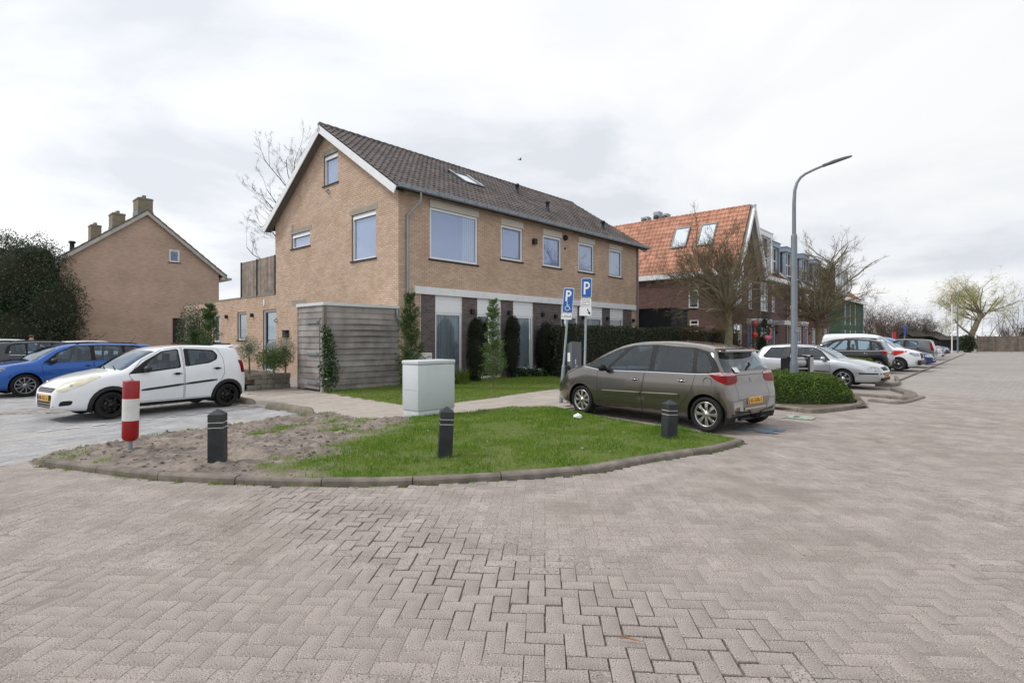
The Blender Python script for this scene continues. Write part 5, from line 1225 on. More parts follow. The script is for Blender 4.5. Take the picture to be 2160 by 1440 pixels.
    if plate_r: plate(-1, plate_r, sp['plate_z'][1], .12)
    return root, sh
M_cglass = glassmat('car_glass', (.66, .80, .88), .075, .9)
M_tail = pbr('tail_red', '8E0910', .25, col2='560609', vs=16, coat=.0, spec=.18); M_tailw = pbr('tail_clear', 'C9B4B8', .15, col2='8E5A60', vs=22, coat=.2); M_taildk = pbr('tail_dark_red', '4A1518', .12, var=.1, coat=1)
M_head = pbr('headlight_glass', 'B9BFC4', .08, .5, col2='5A6066', vs=9, coat=1); M_headyel = pbr('yellowed_headlight', 'D8D3BE', .2, col2='C4BEA6', vs=8, coat=.6)
def paint(name, col, metal=.0, rough=.35, dirt=.18): return pbr('paint_' + name, col, rough, metal, var=.03, coat=.8, dirt=(1.3, '8A8378', dirt), vs=2)

MPV = dict(plan=(.27, .75, .10, .35), W=1.84, r=.305, axles=(1.47, -1.45), cowl=1.42, roof0=.62, roof1=-1.50, rwin=-1.75, seat=.62, seat_x=-.05, dash=.98, zb=.2, tum=.34,
  prof=[(2.37, .38), (2.365, .52), (2.31, .67), (2.18, .79), (1.9, .92), (1.6, 1.02), (1.42, 1.07), (.95, 1.325), (.5, 1.49), (.1, 1.555), (-.4, 1.565), (-1.0, 1.525), (-1.42, 1.445), (-1.52, 1.415), (-1.63, 1.22), (-1.75, 1.03), (-1.80, .93), (-1.815, .78), (-1.86, .66), (-1.875, .5), (-1.88, .33)],
  belt=[(2.3, .60), (1.9, .84), (1.42, 1.0), (.9, .965), (0, .985), (-1.2, .995), (-1.7, 1.01), (-2.2, .95)],
  dlo=[[(1.40, 1.035), (.92, .972), (-.3, .992), (-1.25, .998), (-1.70, 1.03), (-1.58, 1.22), (-1.44, 1.375), (-1.15, 1.445), (-.3, 1.495), (.22, 1.475), (.58, 1.39), (.95, 1.235)]],
  win=[[(1.33, 1.04), (.80, .995), (.40, 1.40), (.58, 1.365), (.95, 1.215)], [(.70, .995), (-.26, 1.012), (-.23, 1.47), (.20, 1.455)], [(-.37, 1.012), (-1.18, 1.015), (-1.12, 1.425), (-.37, 1.475)], [(-1.27, 1.025), (-1.53, 1.035), (-1.55, 1.10), (-1.40, 1.32), (-1.21, 1.405)]],
  doors=[[(1.0, .955), (1.02, .45), (.97, .235), (-.10, .21), (-.10, .55), (-.18, .98)], [(-.19, .98), (-.11, .55), (-.11, .21), (-.86, .21), (-.97, .42), (-1.2, .72), (-1.26, .985)]],
  handles=[(.04, .83), (-.99, .86)], handle_mat=M_chrome, mirror=(.78, 1.0), mirror_mat=pbr('gloss_black', '0D0E10'),
  tail=[[(-1.50, .895, 1.02), (-1.65, .86, 1.035), (-1.80, .62, 1.02), (-1.805, .52, 1.0), (-1.805, .52, .972), (-1.64, .87, .982)], [(-1.46, .90, 1.025), (-1.64, .86, 1.045), (-1.80, .62, 1.03), (-1.81, .52, 1.0), (-1.81, .47, .90), (-1.82, .56, .835), (-1.79, .80, .82), (-1.66, .90, .89)]], tail_m=[1, 0, 0], tail_e=(.70, .71),
  head=[[(2.2, .42, .72), (2.08, .72, .70), (1.74, .87, .93), (1.86, .78, .96), (2.1, .48, .83)]], boot=[(-.55, .56), (.55, .56), (.55, .98), (-.55, .98)],
  strips=[([(.86, .562), (-.08, .587)], .014, .02, 'moulding_edge', pbr('moulding_edge', 'AFA9A0', .35, .2, var=0)), ([(-.13, .588), (-.92, .617)], .014, .02, 'moulding_edge', pbr('moulding_edge', 'AFA9A0')), ([(.88, .53), (-.08, .555)], .07, .014, 'side_moulding', None), ([(-.12, .556), (-.94, .585)], .07, .014, 'side_moulding', None), ([(1.40, 1.02), (.92, .962), (-.3, .982), (-1.25, .988), (-1.6, 1.005)], .018, .006, 'chrome_trim', M_chrome), ([(.95, .235), (-1.0, .215)], .012, .006, 'sill_trim', pbr('sill_grey', '8C8780', .4, .4))],
  wraps=[(.385, .42, .50, -1, .012, 'bumper_trim', M_chrome, 1.2), (.43, .45, .75, 1, .008, 'bumper_trim', M_chrome, 1.4)], grille=[[(-.5, .34), (.5, .34), (.55, .50), (-.55, .50)]], plate_z=(.42, .53))
P_mpv = paint('grey_beige', '78736E', .85, .2, .04)
def place(front, rear, W): F = np.array(ground(*front)); Q = np.array(ground(*rear)); ax = F - Q; ax /= np.linalg.norm(ax); M = (F + Q) / 2; n = np.array([-ax[1], ax[0]]); n = n if n @ -M > 0 else -n; c = M - n * (W / 2 - .1); return c, math.atan2(ax[1], ax[0])
c_, a_ = place((1231, 873), (1495, 912), 1.84)
mpv, sh = car('people_carrier', 'grey beige people carrier parked beside the grass island under the blue parking signs', MPV, c_, a_, P_mpv, rim=('mpv', .305, .215, 8, 'B9B7B2', .16, .0, .06), plate_r='65-SXB-3')
for sg in (1,):
    b = MB(); V = []
    for i in range(9):
        y = -.62 + 1.24 * i / 8; e = 1 - (abs(y) / .62) ** 4; V += [(-1.46, y, 1.435), (-1.66 - .05 * e, y, 1.39 + .005 * e), (-1.66 - .05 * e, y, 1.37), (-1.50, y, 1.385)]
    b.add(V, [(i * 4 + j, (i + 1) * 4 + j, (i + 1) * 4 + (j + 1) % 4, i * 4 + (j + 1) % 4) for i in range(8) for j in range(4)] + [(0, 1, 2, 3), (32, 33, 34, 35)], True); b.build('spoiler', P_mpv, mpv)
h, n = sh.hit((-4, .05, 1.09), (1, 0, 0)); b = MB(); b.tube([h + Vector((-.02, .05, -.06)), h + Vector((.0, -.18, .05)), h + Vector((.1, -.3, .09))], .018, 6); b.build('rear_wiper', M_black, mpv)
h, n = sh.hit((-4, 0, .86), (1, 0, 0)); b = MB()
for dz in (0, .045): b.add([h + Vector((-.012, y, z + dz)) for y, z in ((-.05, -.03), (0, .015), (.05, -.03), (.05, -.012), (0, .035), (-.05, -.012))], [(0, 1, 4, 5), (1, 2, 3, 4)])
b.build('badge', M_chrome, mpv)
h, n = sh.hit((-4, .42, 1.06), (1, 0, 0)); b = MB(); b.add([h + Vector((-.006 + dx, dy, dz)) for dx, dy, dz in ((-.04, -.09, -.03), (-.04, .07, -.03), (.03, .07, .05), (.03, -.09, .05))], [(0, 1, 2, 3)]); b.build('sticker', M_white, mpv)
b = MB(); b.tube([(-1.80, .0, .23), (-1.94, 0, .23), (-1.99, 0, .31)], .022, 8); b.sphere((-1.99, 0, .33), .03); b.box(-1.85, -1.79, -.45, .45, .2, .24); b.build('tow_bar', M_dark, mpv)
b = MB(); b.tube([(-1.05, 0, 1.52), (-1.3, 0, 1.66)], .006, 5); b.build('aerial', M_black, mpv)
x, z = -1.5, .86; b = MB(); b.lathe([(.085, .0), (.082, .004), (.078, .0)], 20, 'y', (x, sh.side(x, z, 1) + .001, z)); b.build('fuel_cap', M_dark, mpv)

ALTO = dict(W=1.62, r=.272, axles=(1.185, -1.185), cowl=.98, roof0=.32, roof1=-1.46, rwin=-1.60, seat=.6, seat_x=-.15, dash=.93, zb=.2, tum=.24, clad=.27, gap=.045, plan=(.42, .8, .2, .5),
  prof=[(2.03, .36), (2.025, .5), (1.97, .64), (1.86, .73), (1.6, .84), (1.3, .91), (.98, .975), (.62, 1.2), (.3, 1.36), (0, 1.43), (-.5, 1.46), (-1.1, 1.44), (-1.45, 1.40), (-1.52, 1.3), (-1.6, 1.05), (-1.66, .85), (-1.70, .6), (-1.705, .38)],
  belt=[(2.1, .55), (1.8, .66), (1.3, .82), (.87, .89), (-.14, .98), (-.77, 1.06), (-1.2, 1.08), (-1.7, 1.0)],
  dlo=[[(.90, .875), (.55, .895), (-.14, .965), (-.13, 1.385), (.20, 1.34), (.55, 1.14)], [(-.225, .985), (-.75, 1.045), (-.93, 1.12), (-.97, 1.22), (-.88, 1.345), (-.235, 1.39)]],
  win=[[(.62, .925), (-.10, .99), (-.10, 1.36), (.18, 1.315), (.46, 1.14)], [(-.33, 1.02), (-.72, 1.065), (-.87, 1.13), (-.92, 1.21), (-.85, 1.31), (-.33, 1.355)]],
  doors=[[(.88, .86), (.80, .6), (.74, .29), (-.19, .29), (-.19, 1.42), (.18, 1.38), (.62, 1.15)], [(-.205, 1.42), (-.205, .29), (-.80, .29), (-.95, .5), (-1.1, .8), (-1.08, 1.15), (-.98, 1.38)]],
  handles=[(-.05, .84), (-.92, .92)], handle_mat=M_dark, mirror=(.58, .95), mirror_mat=M_dark,
  tail=[[(-1.44, .74, 1.10), (-1.66, .58, 1.06), (-1.70, .56, .80), (-1.52, .76, .79)]], tail_e=(.6, .8),
  head=[[(1.98, .42, .62), (1.90, .56, .57), (1.62, .72, .70), (1.34, .76, .86), (1.42, .68, .885), (1.72, .5, .80), (1.9, .42, .74)]], head_mat=M_headyel, bulb=(1.7, .56, .70),
  grille=[[(-.36, .565), (.36, .565), (.40, .65), (-.40, .65)], [(-.33, .27), (.33, .27), (.38, .52), (-.38, .52)], [(.52, .31), (.66, .33), (.68, .42), (.56, .41)], [(-.52, .31), (-.66, .33), (-.68, .42), (-.56, .41)]],
  strips=[([(.66, .535), (-.19, .605)], .05, .012, 'side_moulding', M_dark), ([(-.21, .607), (-.92, .66)], .05, .012, 'side_moulding', M_dark)], plate_z=(.46, .6))
c_, a_ = place((232, 884), (477, 857.5), 1.62)
P_white = paint('white', 'E1E4E8', 0, .35, .1)
alto, sh = car('small_hatchback', 'small white hatchback with black wheels and black wheel arch trim', ALTO, c_, a_, P_white, rim=('alto', .272, .185, 6, '0E0F11', .16, 0, .045), plate_f='48-TGT-7')
b = MB(); V = []
for i in range(9):
    y = -.56 + 1.12 * i / 8; V += [(-1.36, y, 1.415), (-1.62, y, 1.455), (-1.64, y, 1.44), (-1.45, y, 1.385)]
b.add(V, [(i * 4 + j, (i + 1) * 4 + j, (i + 1) * 4 + (j + 1) % 4, i * 4 + (j + 1) % 4) for i in range(8) for j in range(4)] + [(0, 1, 2, 3), (32, 33, 34, 35)], True); b.build('spoiler', P_white, alto)
b = MB()
for k, z in enumerate((.30, .35, .40, .59, .62)):
    V = []
    for y in np.linspace(-.34, .34, 9):
        h, n = sh.hit((5, y, z), (-1, 0, 0)); V += [h + Vector((.004, 0, -.009)), h + Vector((.004, 0, .009))]
    b.add(V, [(2 * i, 2 * i + 2, 2 * i + 3, 2 * i + 1) for i in range(8)])
b.build('grille_bars', M_chrome, alto)
b = MB(); h, n = sh.hit((.95, .3, 3), (0, 0, -1)); b.tube([(1.02, .5, .985), (.9, .1, 1.03)], .012, 5); b.tube([(1.02, 0, .985), (.9, -.4, 1.03)], .012, 5); b.build('wipers', M_black, alto)

GOLF = dict(W=1.72, r=.295, axles=(1.29, -1.29), cowl=1.12, roof0=.40, roof1=-1.28, rwin=-1.62, seat=.58, seat_x=-.2, dash=.9, zb=.19, tum=.30, plan=(.3, .7, .2, .6),
  prof=[(2.33, .36), (2.325, .5), (2.27, .62), (2.18, .71), (1.9, .80), (1.5, .89), (1.12, .95), (.75, 1.17), (.42, 1.325), (.1, 1.39), (-.5, 1.41), (-1.0, 1.385), (-1.27, 1.34), (-1.45, 1.17), (-1.62, .98), (-1.72, .92), (-1.78, .6), (-1.785, .36)],
  belt=[(2.4, .58), (2.2, .64), (1.5, .81), (1.1, .87), (.76, .865), (-.28, .90), (-1.17, .92), (-1.75, .88)],
  dlo=[[(.94, .87), (-.22, .895), (-.22, 1.33), (.40, 1.295), (.62, 1.19)], [(-.33, .90), (-1.16, .92), (-1.25, .98), (-1.03, 1.30), (-.33, 1.33)]],
  win=[[(.85, .89), (-.18, .915), (-.18, 1.31), (.38, 1.275), (.6, 1.16)], [(-.37, .92), (-1.13, .94), (-1.19, .985), (-1.0, 1.28), (-.37, 1.31)]],
  doors=[[(.90, .86), (.93, .5), (.86, .24), (-.26, .24), (-.28, .88)]], handles=[(-.12, .80)], mirror=(.72, .92), mirror_mat=None,
  tail=[[(-1.62, .80, .95), (-1.75, .62, .94), (-1.77, .62, .76), (-1.68, .80, .76)]], tail_e=(.7, .7),
  head=[[(2.26, .38, .70), (2.27, .40, .56), (2.12, .68, .56), (1.92, .80, .62), (2.0, .74, .71)]], bulb=(2.0, .5, .62), grille=[[(-.34, .57), (.34, .57), (.32, .68), (-.32, .68)], [(-.6, .26), (.6, .26), (.62, .36), (-.62, .36)]],
  strips=[([(.90, .51), (-.26, .535)], .035, .012, 'side_moulding', M_dark), ([(-.3, .535), (-.78, .55)], .035, .012, 'side_moulding', M_dark)], wraps=[(.46, .51, 1.1, 1, .008, 'bumper_strip', M_dark, 1.3)], plate_z=(.42, .6))
P_silver = paint('silver', 'BFC3C8', .7, .3, .1)
GOLF['mirror_mat'] = P_silver
ax_ = np.array([.70, -.714]); F_ = np.array(ground(1780, 818)); M_ = F_ - ax_ * 1.3; n_ = np.array([-.714, -.70]); c_ = M_ - n_ * (.86 - .1)
car('hatchback', 'silver three door hatchback behind the grey lamp post and low hedge', GOLF, c_, math.atan2(ax_[1], ax_[0]), P_silver, rim=('golf', .295, .21, 6, 'AEB1B4', .16, 0, .055), plate_f='TD-SB-68')

EST = dict(W=1.74, r=.31, axles=(1.25, -1.22), cowl=1.10, roof0=.42, roof1=-1.86, rwin=-1.98, seat=.6, seat_x=-.1, dash=.93, zb=.19, tum=.28, plan=(.34, .8, .18, .5),
  prof=[(2.12, .36), (2.115, .52), (2.06, .68), (1.9, .80), (1.5, .90), (1.10, .975), (.75, 1.2), (.4, 1.38), (.05, 1.45), (-.6, 1.47), (-1.3, 1.45), (-1.84, 1.41), (-1.92, 1.2), (-2.0, .98), (-2.06, .8), (-2.09, .5), (-2.08, .36)],
  belt=[(2.2, .6), (1.5, .84), (1.0, .9), (0, .93), (-1.2, .965), (-2.1, .98)],
  dlo=[[(.90, .905), (.0, .94), (-1.2, .975), (-1.72, 1.03), (-1.62, 1.30), (-1.4, 1.385), (-.5, 1.41), (.18, 1.385), (.55, 1.2)]],
  win=[[(.72, .925), (-.22, .955), (-.22, 1.38), (.16, 1.36), (.5, 1.19)], [(-.33, .96), (-1.05, .985), (-1.02, 1.375), (-.33, 1.385)], [(-1.11, .995), (-1.6, 1.04), (-1.5, 1.31), (-1.1, 1.37)]],
  doors=[[(.92, .88), (.88, .5), (.8, .24), (-.27, .22), (-.27, .93)], [(-.28, .93), (-.28, .22), (-.75, .22), (-.93, .45), (-1.1, .75), (-1.12, .95)]], handles=[(-.12, .80), (-.98, .84)], mirror=(.68, .95),
  tail=[[(-1.8, .8, .98), (-2.03, .6, .96), (-2.06, .6, .72), (-1.9, .8, .72)]], head=[[(2.02, .42, .72), (2.06, .42, .6), (1.9, .72, .62), (1.62, .82, .78), (1.7, .76, .82)]], bulb=(1.85, .5, .68), grille=[[(-.4, .56), (.4, .56), (.36, .70), (-.36, .70)], [(-.6, .26), (.6, .26), (.55, .42), (-.55, .42)]],
  strips=[([(.9, 1.40), (-1.7, 1.40)], .001, .001, 'roof_seam', M_black)], plate_z=(.48, .62))
EST['strips'] = []
P_blue = paint('blue', '0F55A8', .45, .3, .05)
EST['mirror_mat'] = M_dark
fF = np.array(ground(57, 836.5)); ax_ = np.array([-.5408, -.8411]); nn = np.array([.8411, -.5408])
def left_slot(front_axle_near, sp, ang_off=0.0): M = np.array(front_axle_near) - ax_ * sp['axles'][0]; return M - nn * (sp['W'] / 2 - .1), math.atan2(ax_[1], ax_[0]) + ang_off
c_, a_ = left_slot(fF, EST)
fab, shf = car('estate_car', 'bright blue estate car with roof rails beside the small white hatchback', EST, c_, a_, P_blue, scale=(1.04, 1, 1.0), rim=('est', .31, .225, 10, '9A9DA1', .16, .25, .03), plate_f='TB-414-P')
def rails(root, sh, sp, z=1.45, x0=.1, x1=-1.55, y=.56):
    for sg in (1, -1):
        b = MB(); b.tube([(x0, sg * y, z - .045), (x0 - .12, sg * y, z + .015), (-.6, sg * y, z + .04), (x1 + .12, sg * y, z + .0), (x1, sg * y, z - .05)], .018, 6); b.build('roof_rail', M_black, root)
rails(fab, shf, EST)
b = MB(); b.tube([(-1.5, 0, 1.44), (-1.68, 0, 1.66)], .006, 5); b.build('aerial', M_black, fab)
P_anth = paint('anthracite', '34383E', .5, .3, .06)
fw_ = -ax_; an_f = math.atan2(fw_[1], fw_[0])
drk, s3 = car('hatchback', 'dark grey hatchback with chrome window line behind the blue estate car', dict(EST, strips=[([(-.2, .935), (-1.6, .985)], .022, .006, 'chrome_trim', M_chrome)]), (-18.15, 21.42), an_f, P_anth, scale=(.98, 1, 1.03), rim=('est', .31, .225, 10, '9A9DA1'), detail=2)
rails(drk, s3, EST)
for nm_, cx_, sc_, lab in (('estate_car', (-23.3, 25.4), 1.08, 'white estate car with black roof rails behind the dark grey hatchback'), ('delivery_van', (-21.9, 28.6), 1.02, 'white car roof showing farthest back in the left parking bays')):
    w_, s4 = car(nm_ if nm_ == 'estate_car' else 'hatchback', lab, EST, cx_, an_f, P_white, scale=(1.02, 1, sc_), rim=('est', .31, .225, 10, '9A9DA1'), detail=1)
    if nm_ == 'estate_car': rails(w_, s4, EST)

# row on the right, parked square to the road
Q0 = np.array((10.87, 17.7)); fwd = np.array([.714, -.70])
VAN = dict(W=1.85, r=.325, axles=(1.35, -1.4), cowl=1.2, roof0=.45, roof1=-2.05, rwin=-2.1, seat=.8, seat_x=0, dash=1.1, zb=.2, tum=.16, clad=.0, plan=(.34, .75, .08, .3),
  prof=[(2.2, .36), (2.19, .6), (2.12, .85), (1.95, .97), (1.6, 1.06), (1.2, 1.15), (.8, 1.45), (.4, 1.72), (.0, 1.82), (-.6, 1.86), (-1.4, 1.86), (-2.0, 1.82), (-2.1, 1.5), (-2.16, 1.0), (-2.18, .6), (-2.17, .4)],
  belt=[(2.3, .72), (1.6, .98), (1.1, 1.05), (0, 1.08), (-2.2, 1.1)], dlo=[[(1.08, 1.06), (.1, 1.08), (.1, 1.62), (.35, 1.6), (.7, 1.38)]], win=[[(.95, 1.09), (.14, 1.11), (.14, 1.58), (.34, 1.56), (.66, 1.36)]],
  doors=[[(1.0, 1.04), (1.0, .5), (.92, .28), (-.05, .28), (-.05, 1.06)]], handles=[(.1, .98)], mirror=(.82, 1.12), mirror_mat=M_dark, tail=[[(-2.0, .88, 1.3), (-2.15, .7, 1.3), (-2.17, .7, .8), (-2.05, .88, .8)]],
  head=[[(2.1, .42, .84), (2.13, .42, .72), (1.95, .76, .72), (1.72, .86, .86), (1.8, .82, .92)]], grille=[[(-.42, .62), (.42, .62), (.4, .86), (-.4, .86)]], plate_z=(.5, .7),
  strips=[([(1.75, .72), (1.0, .78), (.2, .98)], .0, 0, 'x', None)])
VAN['strips'] = []
def row_car(name, label, sp, d, nose_out, pnt, lat=0.0, sc=(1, 1, 1), rim=('golf', .295, .21, 6, 'AEB1B4'), **k):
    ax = fwd if nose_out else -fwd; axle = sp['axles'][0] if nose_out else sp['axles'][1]
    M = Q0 + A2 * d + fwd * lat - ax * axle * sc[0]; c = M + A2 * (sp['W'] / 2 - .1); return car(name, label, sp, c, math.atan2(ax[1], ax[0]), pnt, scale=sc, rim=rim, group='cars parked along the right side of the road', **k)
P_blk = paint('black', '131519', .3, .25, .06)
SUV = dict(MPV, strips=[([(1.40, 1.02), (.92, .962), (-.3, .982), (-1.25, .988), (-1.6, 1.005)], .018, .006, 'chrome_trim', M_chrome)], wraps=[], handle_mat=M_chrome)
o_, s5 = row_car('suv', 'black sport utility car with chrome trim parked nose in beside the second low hedge', SUV, 9.7, False, P_blk, -.45, (1.03, 1, 1.03), rim=('mpv', .305, .215, 8, 'B9B7B2')); rails(o_, s5, SUV, 1.545, .0, -1.35, .58)
van, sv = row_car('delivery_van', 'white delivery van with red patch on its front wing', VAN, 12.4, True, P_white, .05, rim=('van', .325, .2, 14, '8E9094', .16, 0, .018), plate_f='V-31-PFX')
M_redp = pbr('red_vinyl', 'C22A2E', .35, var=.04)
for sg in (1, -1):
    V = []; n = 14; m = 6
    for i in range(n + 1):
        t = i / n; x = 1.80 - 2.0 * t; z1 = 1.0 + .03 * t; z0 = z1 - .36 * min(1, t * 2.2) - .02
        for j in range(m + 1):
            z = z0 + (z1 - z0) * j / m; V.append((x, sv.side(x, z, sg) + sg * .006, z))
    F = [(i * (m + 1) + j, (i + 1) * (m + 1) + j, (i + 1) * (m + 1) + j + 1, i * (m + 1) + j + 1) for i in range(n) for j in range(m)]
    b = MB(); b.add(V, F); b.build('red_graphic', M_redp, van)
sv_b = MB(); sv_b.bbox(2.1, 2.23, -.86, .86, .3, .55, .05); sv_b.build('bumper', M_dark, van)
P_dblue = paint('dark_blue', '1E3C78', .4, .3, .06); P_grey = paint('mid_grey', '5B6066', .5, .32, .06); P_navy = paint('navy', '23355F', .4, .3, .06)
row_car('hatchback', 'dark blue car half hidden between the white van and the grey hatchback', GOLF, 17.0, True, P_dblue, .0, (1, 1, 1.0), detail=1)
row_car('hatchback', 'mid grey hatchback with tall red tail lights parked nose in', dict(ALTO, clad=0, strips=[], tail=[[(-1.46, .72, 1.25), (-1.6, .55, 1.22), (-1.69, .56, .80), (-1.52, .76, .79)]]), 21.9, False, P_grey, .2, (1.08, 1.05, 1.07), rim=('alto2', .272, .185, 7, '5A5C60', .16, 0, .04))
row_car('hatchback', 'white hatchback with light blue roof beyond the grey hatchback', GOLF, 30.5, True, P_white, -.5, (1, 1, 1.05), detail=1)
row_car('hatchback', 'black hatchback second from the far end of the parked row', MPV | dict(strips=[], wraps=[]), 34.6, True, P_blk, -.5, (1, 1, 1), detail=1, rim=('mpv', .305, .215, 8, 'B9B7B2'))
row_car('hatchback', 'navy blue car at the far end of the parked row', GOLF, 40.5, True, P_navy, -.7, (1, 1, 1.05), detail=1)
row_car('delivery_van', 'light blue roofed tall van standing farthest beyond the white van', VAN, 26.2, True, pbr('paint_lightblue', '3F8FD0', .35, var=.03, coat=.8), -1.2, (1, 1, .93), rim=('van', .325, .2, 14, '8E9094'), detail=1)
# ------------------------------------------------------------------ vegetation
def leafmat(key, cols, rough=.5, tr=.2, spec=.3):
    if key in MATS: return MATS[key]
    q = N(key); r = q.rnd(); c = q.mix(q.rng(r, 0, .7, 0, 1), lin(cols[0]), lin(cols[1]))
    if len(cols) > 2: c = q.mix(q.rng(r, .82, .92, 0, 1), c, lin(cols[2]))
    q.l(c, q.p.inputs['Base Color']); q.p.inputs['Roughness'].default_value = rough; q.p.inputs['Specular IOR Level'].default_value = spec
    t = q.new('ShaderNodeBsdfTranslucent', {'Color': c}); m = q.new('ShaderNodeMixShader', {0: tr, 1: q.p.outputs[0], 2: t.outputs[0]}); q.l(m.outputs[0], q.out.inputs[0]); MATS[key] = q.m; return q.m
def unit(a): return a / np.maximum(np.linalg.norm(a, axis=1, keepdims=True), 1e-9)
def leaves(name, P, D, L, Wd, mat, parent=None, loc=(0, 0, 0), fold=.0):
    """leaf-sized rhombs: centres P, axis directions D, lengths L, widths Wd"""
    n = len(P); D = unit(D); rv = rng.normal(size=(n, 3)); S_ = unit(np.cross(D, rv)); N_ = np.cross(S_, D); L = np.broadcast_to(L, n)[:, None]; Wd = np.broadcast_to(Wd, n)[:, None]
    V = np.stack([P - D * L / 2, P + S_ * Wd / 2 + N_ * Wd * .15, P + D * L / 2, P - S_ * Wd / 2 + N_ * Wd * .15], 1).reshape(-1, 3); F = np.arange(4 * n).reshape(n, 4)
    return link(name, mesh_np(name, V, F), parent, loc, mat=mat)
def segs(name, P0, P1, R0, R1, n, mat, parent=None, loc=(0, 0, 0)):
    P0, P1, R0, R1 = map(np.asarray, (P0, P1, R0, R1)); m = len(P0); D = unit(P1 - P0); up = np.where(np.abs(D[:, 2:3]) > .9, np.array([[1., 0, 0]]), np.array([[0, 0, 1.]])); A = unit(np.cross(D, up)); B_ = np.cross(A, D); t = 2 * np.pi * np.arange(n) / n
    ring = A[:, None] * np.cos(t)[None, :, None] + B_[:, None] * np.sin(t)[None, :, None]
    V = np.concatenate([P0[:, None] + ring * R0[:, None, None], P1[:, None] + ring * R1[:, None, None]], 1).reshape(-1, 3); k = np.arange(n); f = np.stack([k, (k + 1) % n, (k + 1) % n + n, k + n], 1)
    F = (f[None] + (np.arange(m) * 2 * n)[:, None, None]).reshape(-1, 4); return link(name, mesh_np(name, V, F, smooth=True), parent, loc, mat=mat)
class Tree:
    """recursive limbs; trunk = stem and limbs, crown = twigs"""
    def __init__(s): s.t = []; s.c = []
    def limb(s, p, d, length, r, depth, bend=.25, up=.15, nseg=6, kids=(5, 4, 3), ratio=.55, spread=.8, taper=.55, wind=None, start=.25):
        p = np.array(p, float); d = np.array(d, float); d /= np.linalg.norm(d); st = length / nseg
        for i in range(nseg):
            d = d + rng.normal(0, bend, 3) * .5 + np.array([0, 0, up]) * .5
            if wind is not None: d = d + np.array(wind) * (i + 1) / nseg
            d /= np.linalg.norm(d); q = p + d * st; r1 = r * (1 - (1 - taper) / nseg * 1.0)
            (s.t if depth > 1 and r > .012 else s.c).append((p, q, r, r1)); p, r = q, r1
            if depth > 0 and i >= nseg * start:
                k = kids[min(len(kids) - 1, depth - 1)] / (nseg * (1 - start)); nk = int(k) + (rng.random() < k - int(k))
                for _ in range(nk):
                    a = rng.normal(size=3); a -= d * (a @ d); a /= np.linalg.norm(a); dd = d + a * spread * rng.uniform(.6, 1.3)
                    s.limb(p, dd, length * ratio * rng.uniform(.6, 1.2), r * rng.uniform(.45, .65), depth - 1, bend, up, max(3, nseg - 1), kids, ratio, spread, taper, wind, start)
    def build(s, root, bark, twig=None):
        for nm, L_, n in (('trunk', s.t, 7), ('crown', s.c, 3)):
            if L_: a = list(zip(*L_)); mr = .0055 if nm == 'crown' else 0; segs(nm, np.array(a[0]), np.array(a[1]), np.maximum(np.array(a[2]), mr), np.maximum(np.array(a[3]), mr * .8), n, bark if nm == 'trunk' else (twig or bark), root)
M_bark = pbr('plane_bark', '837A62', .9, col2='665E4C', vs=4, bump=.6, bs=30, dirt=(2.5, '7D8058', .5)); M_twig = pbr('twig', '7B7058', .9, col2='655A46', vs=2)
M_btwig = pbr('brown_twig', '6B5A50', .9, col2='54463F', vs=2); M_dtwig = pbr('dark_twig', '4B433C', .9, var=.2)
# pollarded street trees
def pollard(u, vb, Y, label, head, top, seed, lead=False):
    global rng; rng = np.random.default_rng(seed); x = (u - 1080) / FOC * Y; root = empty('street_tree', (x, Y, 0), 0, label, 'tree', 'bare pollarded street trees'); T = Tree(); p = np.array([0, 0, -.05]); zs = np.linspace(0, head, 7)
    for i in range(6): T.t.append((np.array([.02 * math.sin(i * 2), 0, zs[i]]), np.array([.02 * math.sin(i * 2 + 2), 0, zs[i + 1]]), .2 - .006 * i + (.06 if i == 0 else 0), .2 - .006 * (i + 1) + (.05 if i == 5 else 0)))
    for k in range(36):
        a = rng.random() * 6.28; el = rng.uniform(.02, 1.0) ** .8; d = np.array([math.cos(a) * (1 - .3 * el) - (.46 if not lead else .1), math.sin(a) * (1 - .35 * el), .22 + 1.1 * el]); T.limb((0, 0, head - rng.random() * .5), d, rng.uniform(.65, 1.0) * (top - head) * (.62 if not lead else .5) * (1.05 - .25 * (1 - el)), rng.uniform(.05, .085), 3, .32, .10, 6, (6, 6, 4), .5, .85, .45)
    for k in range(130):
        a = rng.random() * 6.28; T.limb((0, 0, head - rng.random() * 1.0), (math.cos(a), math.sin(a), rng.uniform(-.1, .7)), rng.uniform(.7, 1.7), .012, 1, .3, .1, 4, (3,), .5, .9, .4)
    if lead:
        for i in range(7): T.t.append((np.array([.12 * i, 0, head + i * .52]), np.array([.12 * (i + 1), 0, head + (i + 1) * .52]), .15 - .017 * i, .15 - .017 * (i + 1)))
        for k in range(24): z = head + 1.0 + rng.random() * 2.7; a = rng.random() * 6.28; T.limb((.12 * (z - head) / .52, 0, z), (math.cos(a), math.sin(a), .75), rng.uniform(1.3, 2.2), .04, 2, .3, .1, 6, (5, 4), .5, .8, .4)
        T.limb((.1, 0, head + .6), (1, -.1, .55), 4.2, .07, 2, .18, .06, 8, (3, 3), .3, .7, .35)
    tp = np.array([c[1] for c in T.c]); n_ = 11000; ix = rng.integers(0, len(tp), n_); D_ = rng.normal(size=(n_, 3)) * .7 + unit(tp[ix] - np.array([0, 0, head])) + np.array([0, 0, .3]); leaves('fine_twigs', tp[ix] + unit(D_) * .12, D_, .36, .012, M_twig, root)['kind'] = 'stuff'
    T.build(root, M_bark, M_twig)
pollard(1537, 0, 26, 'bare pollarded tree with broad twiggy crown in front of the orange tiled roof', 3.1, 7.9, 3)
pollard(1727, 0, 35, 'bare pollarded tree with tall leader right of the grey lamp post', 3.1, 9.2, 9, True)
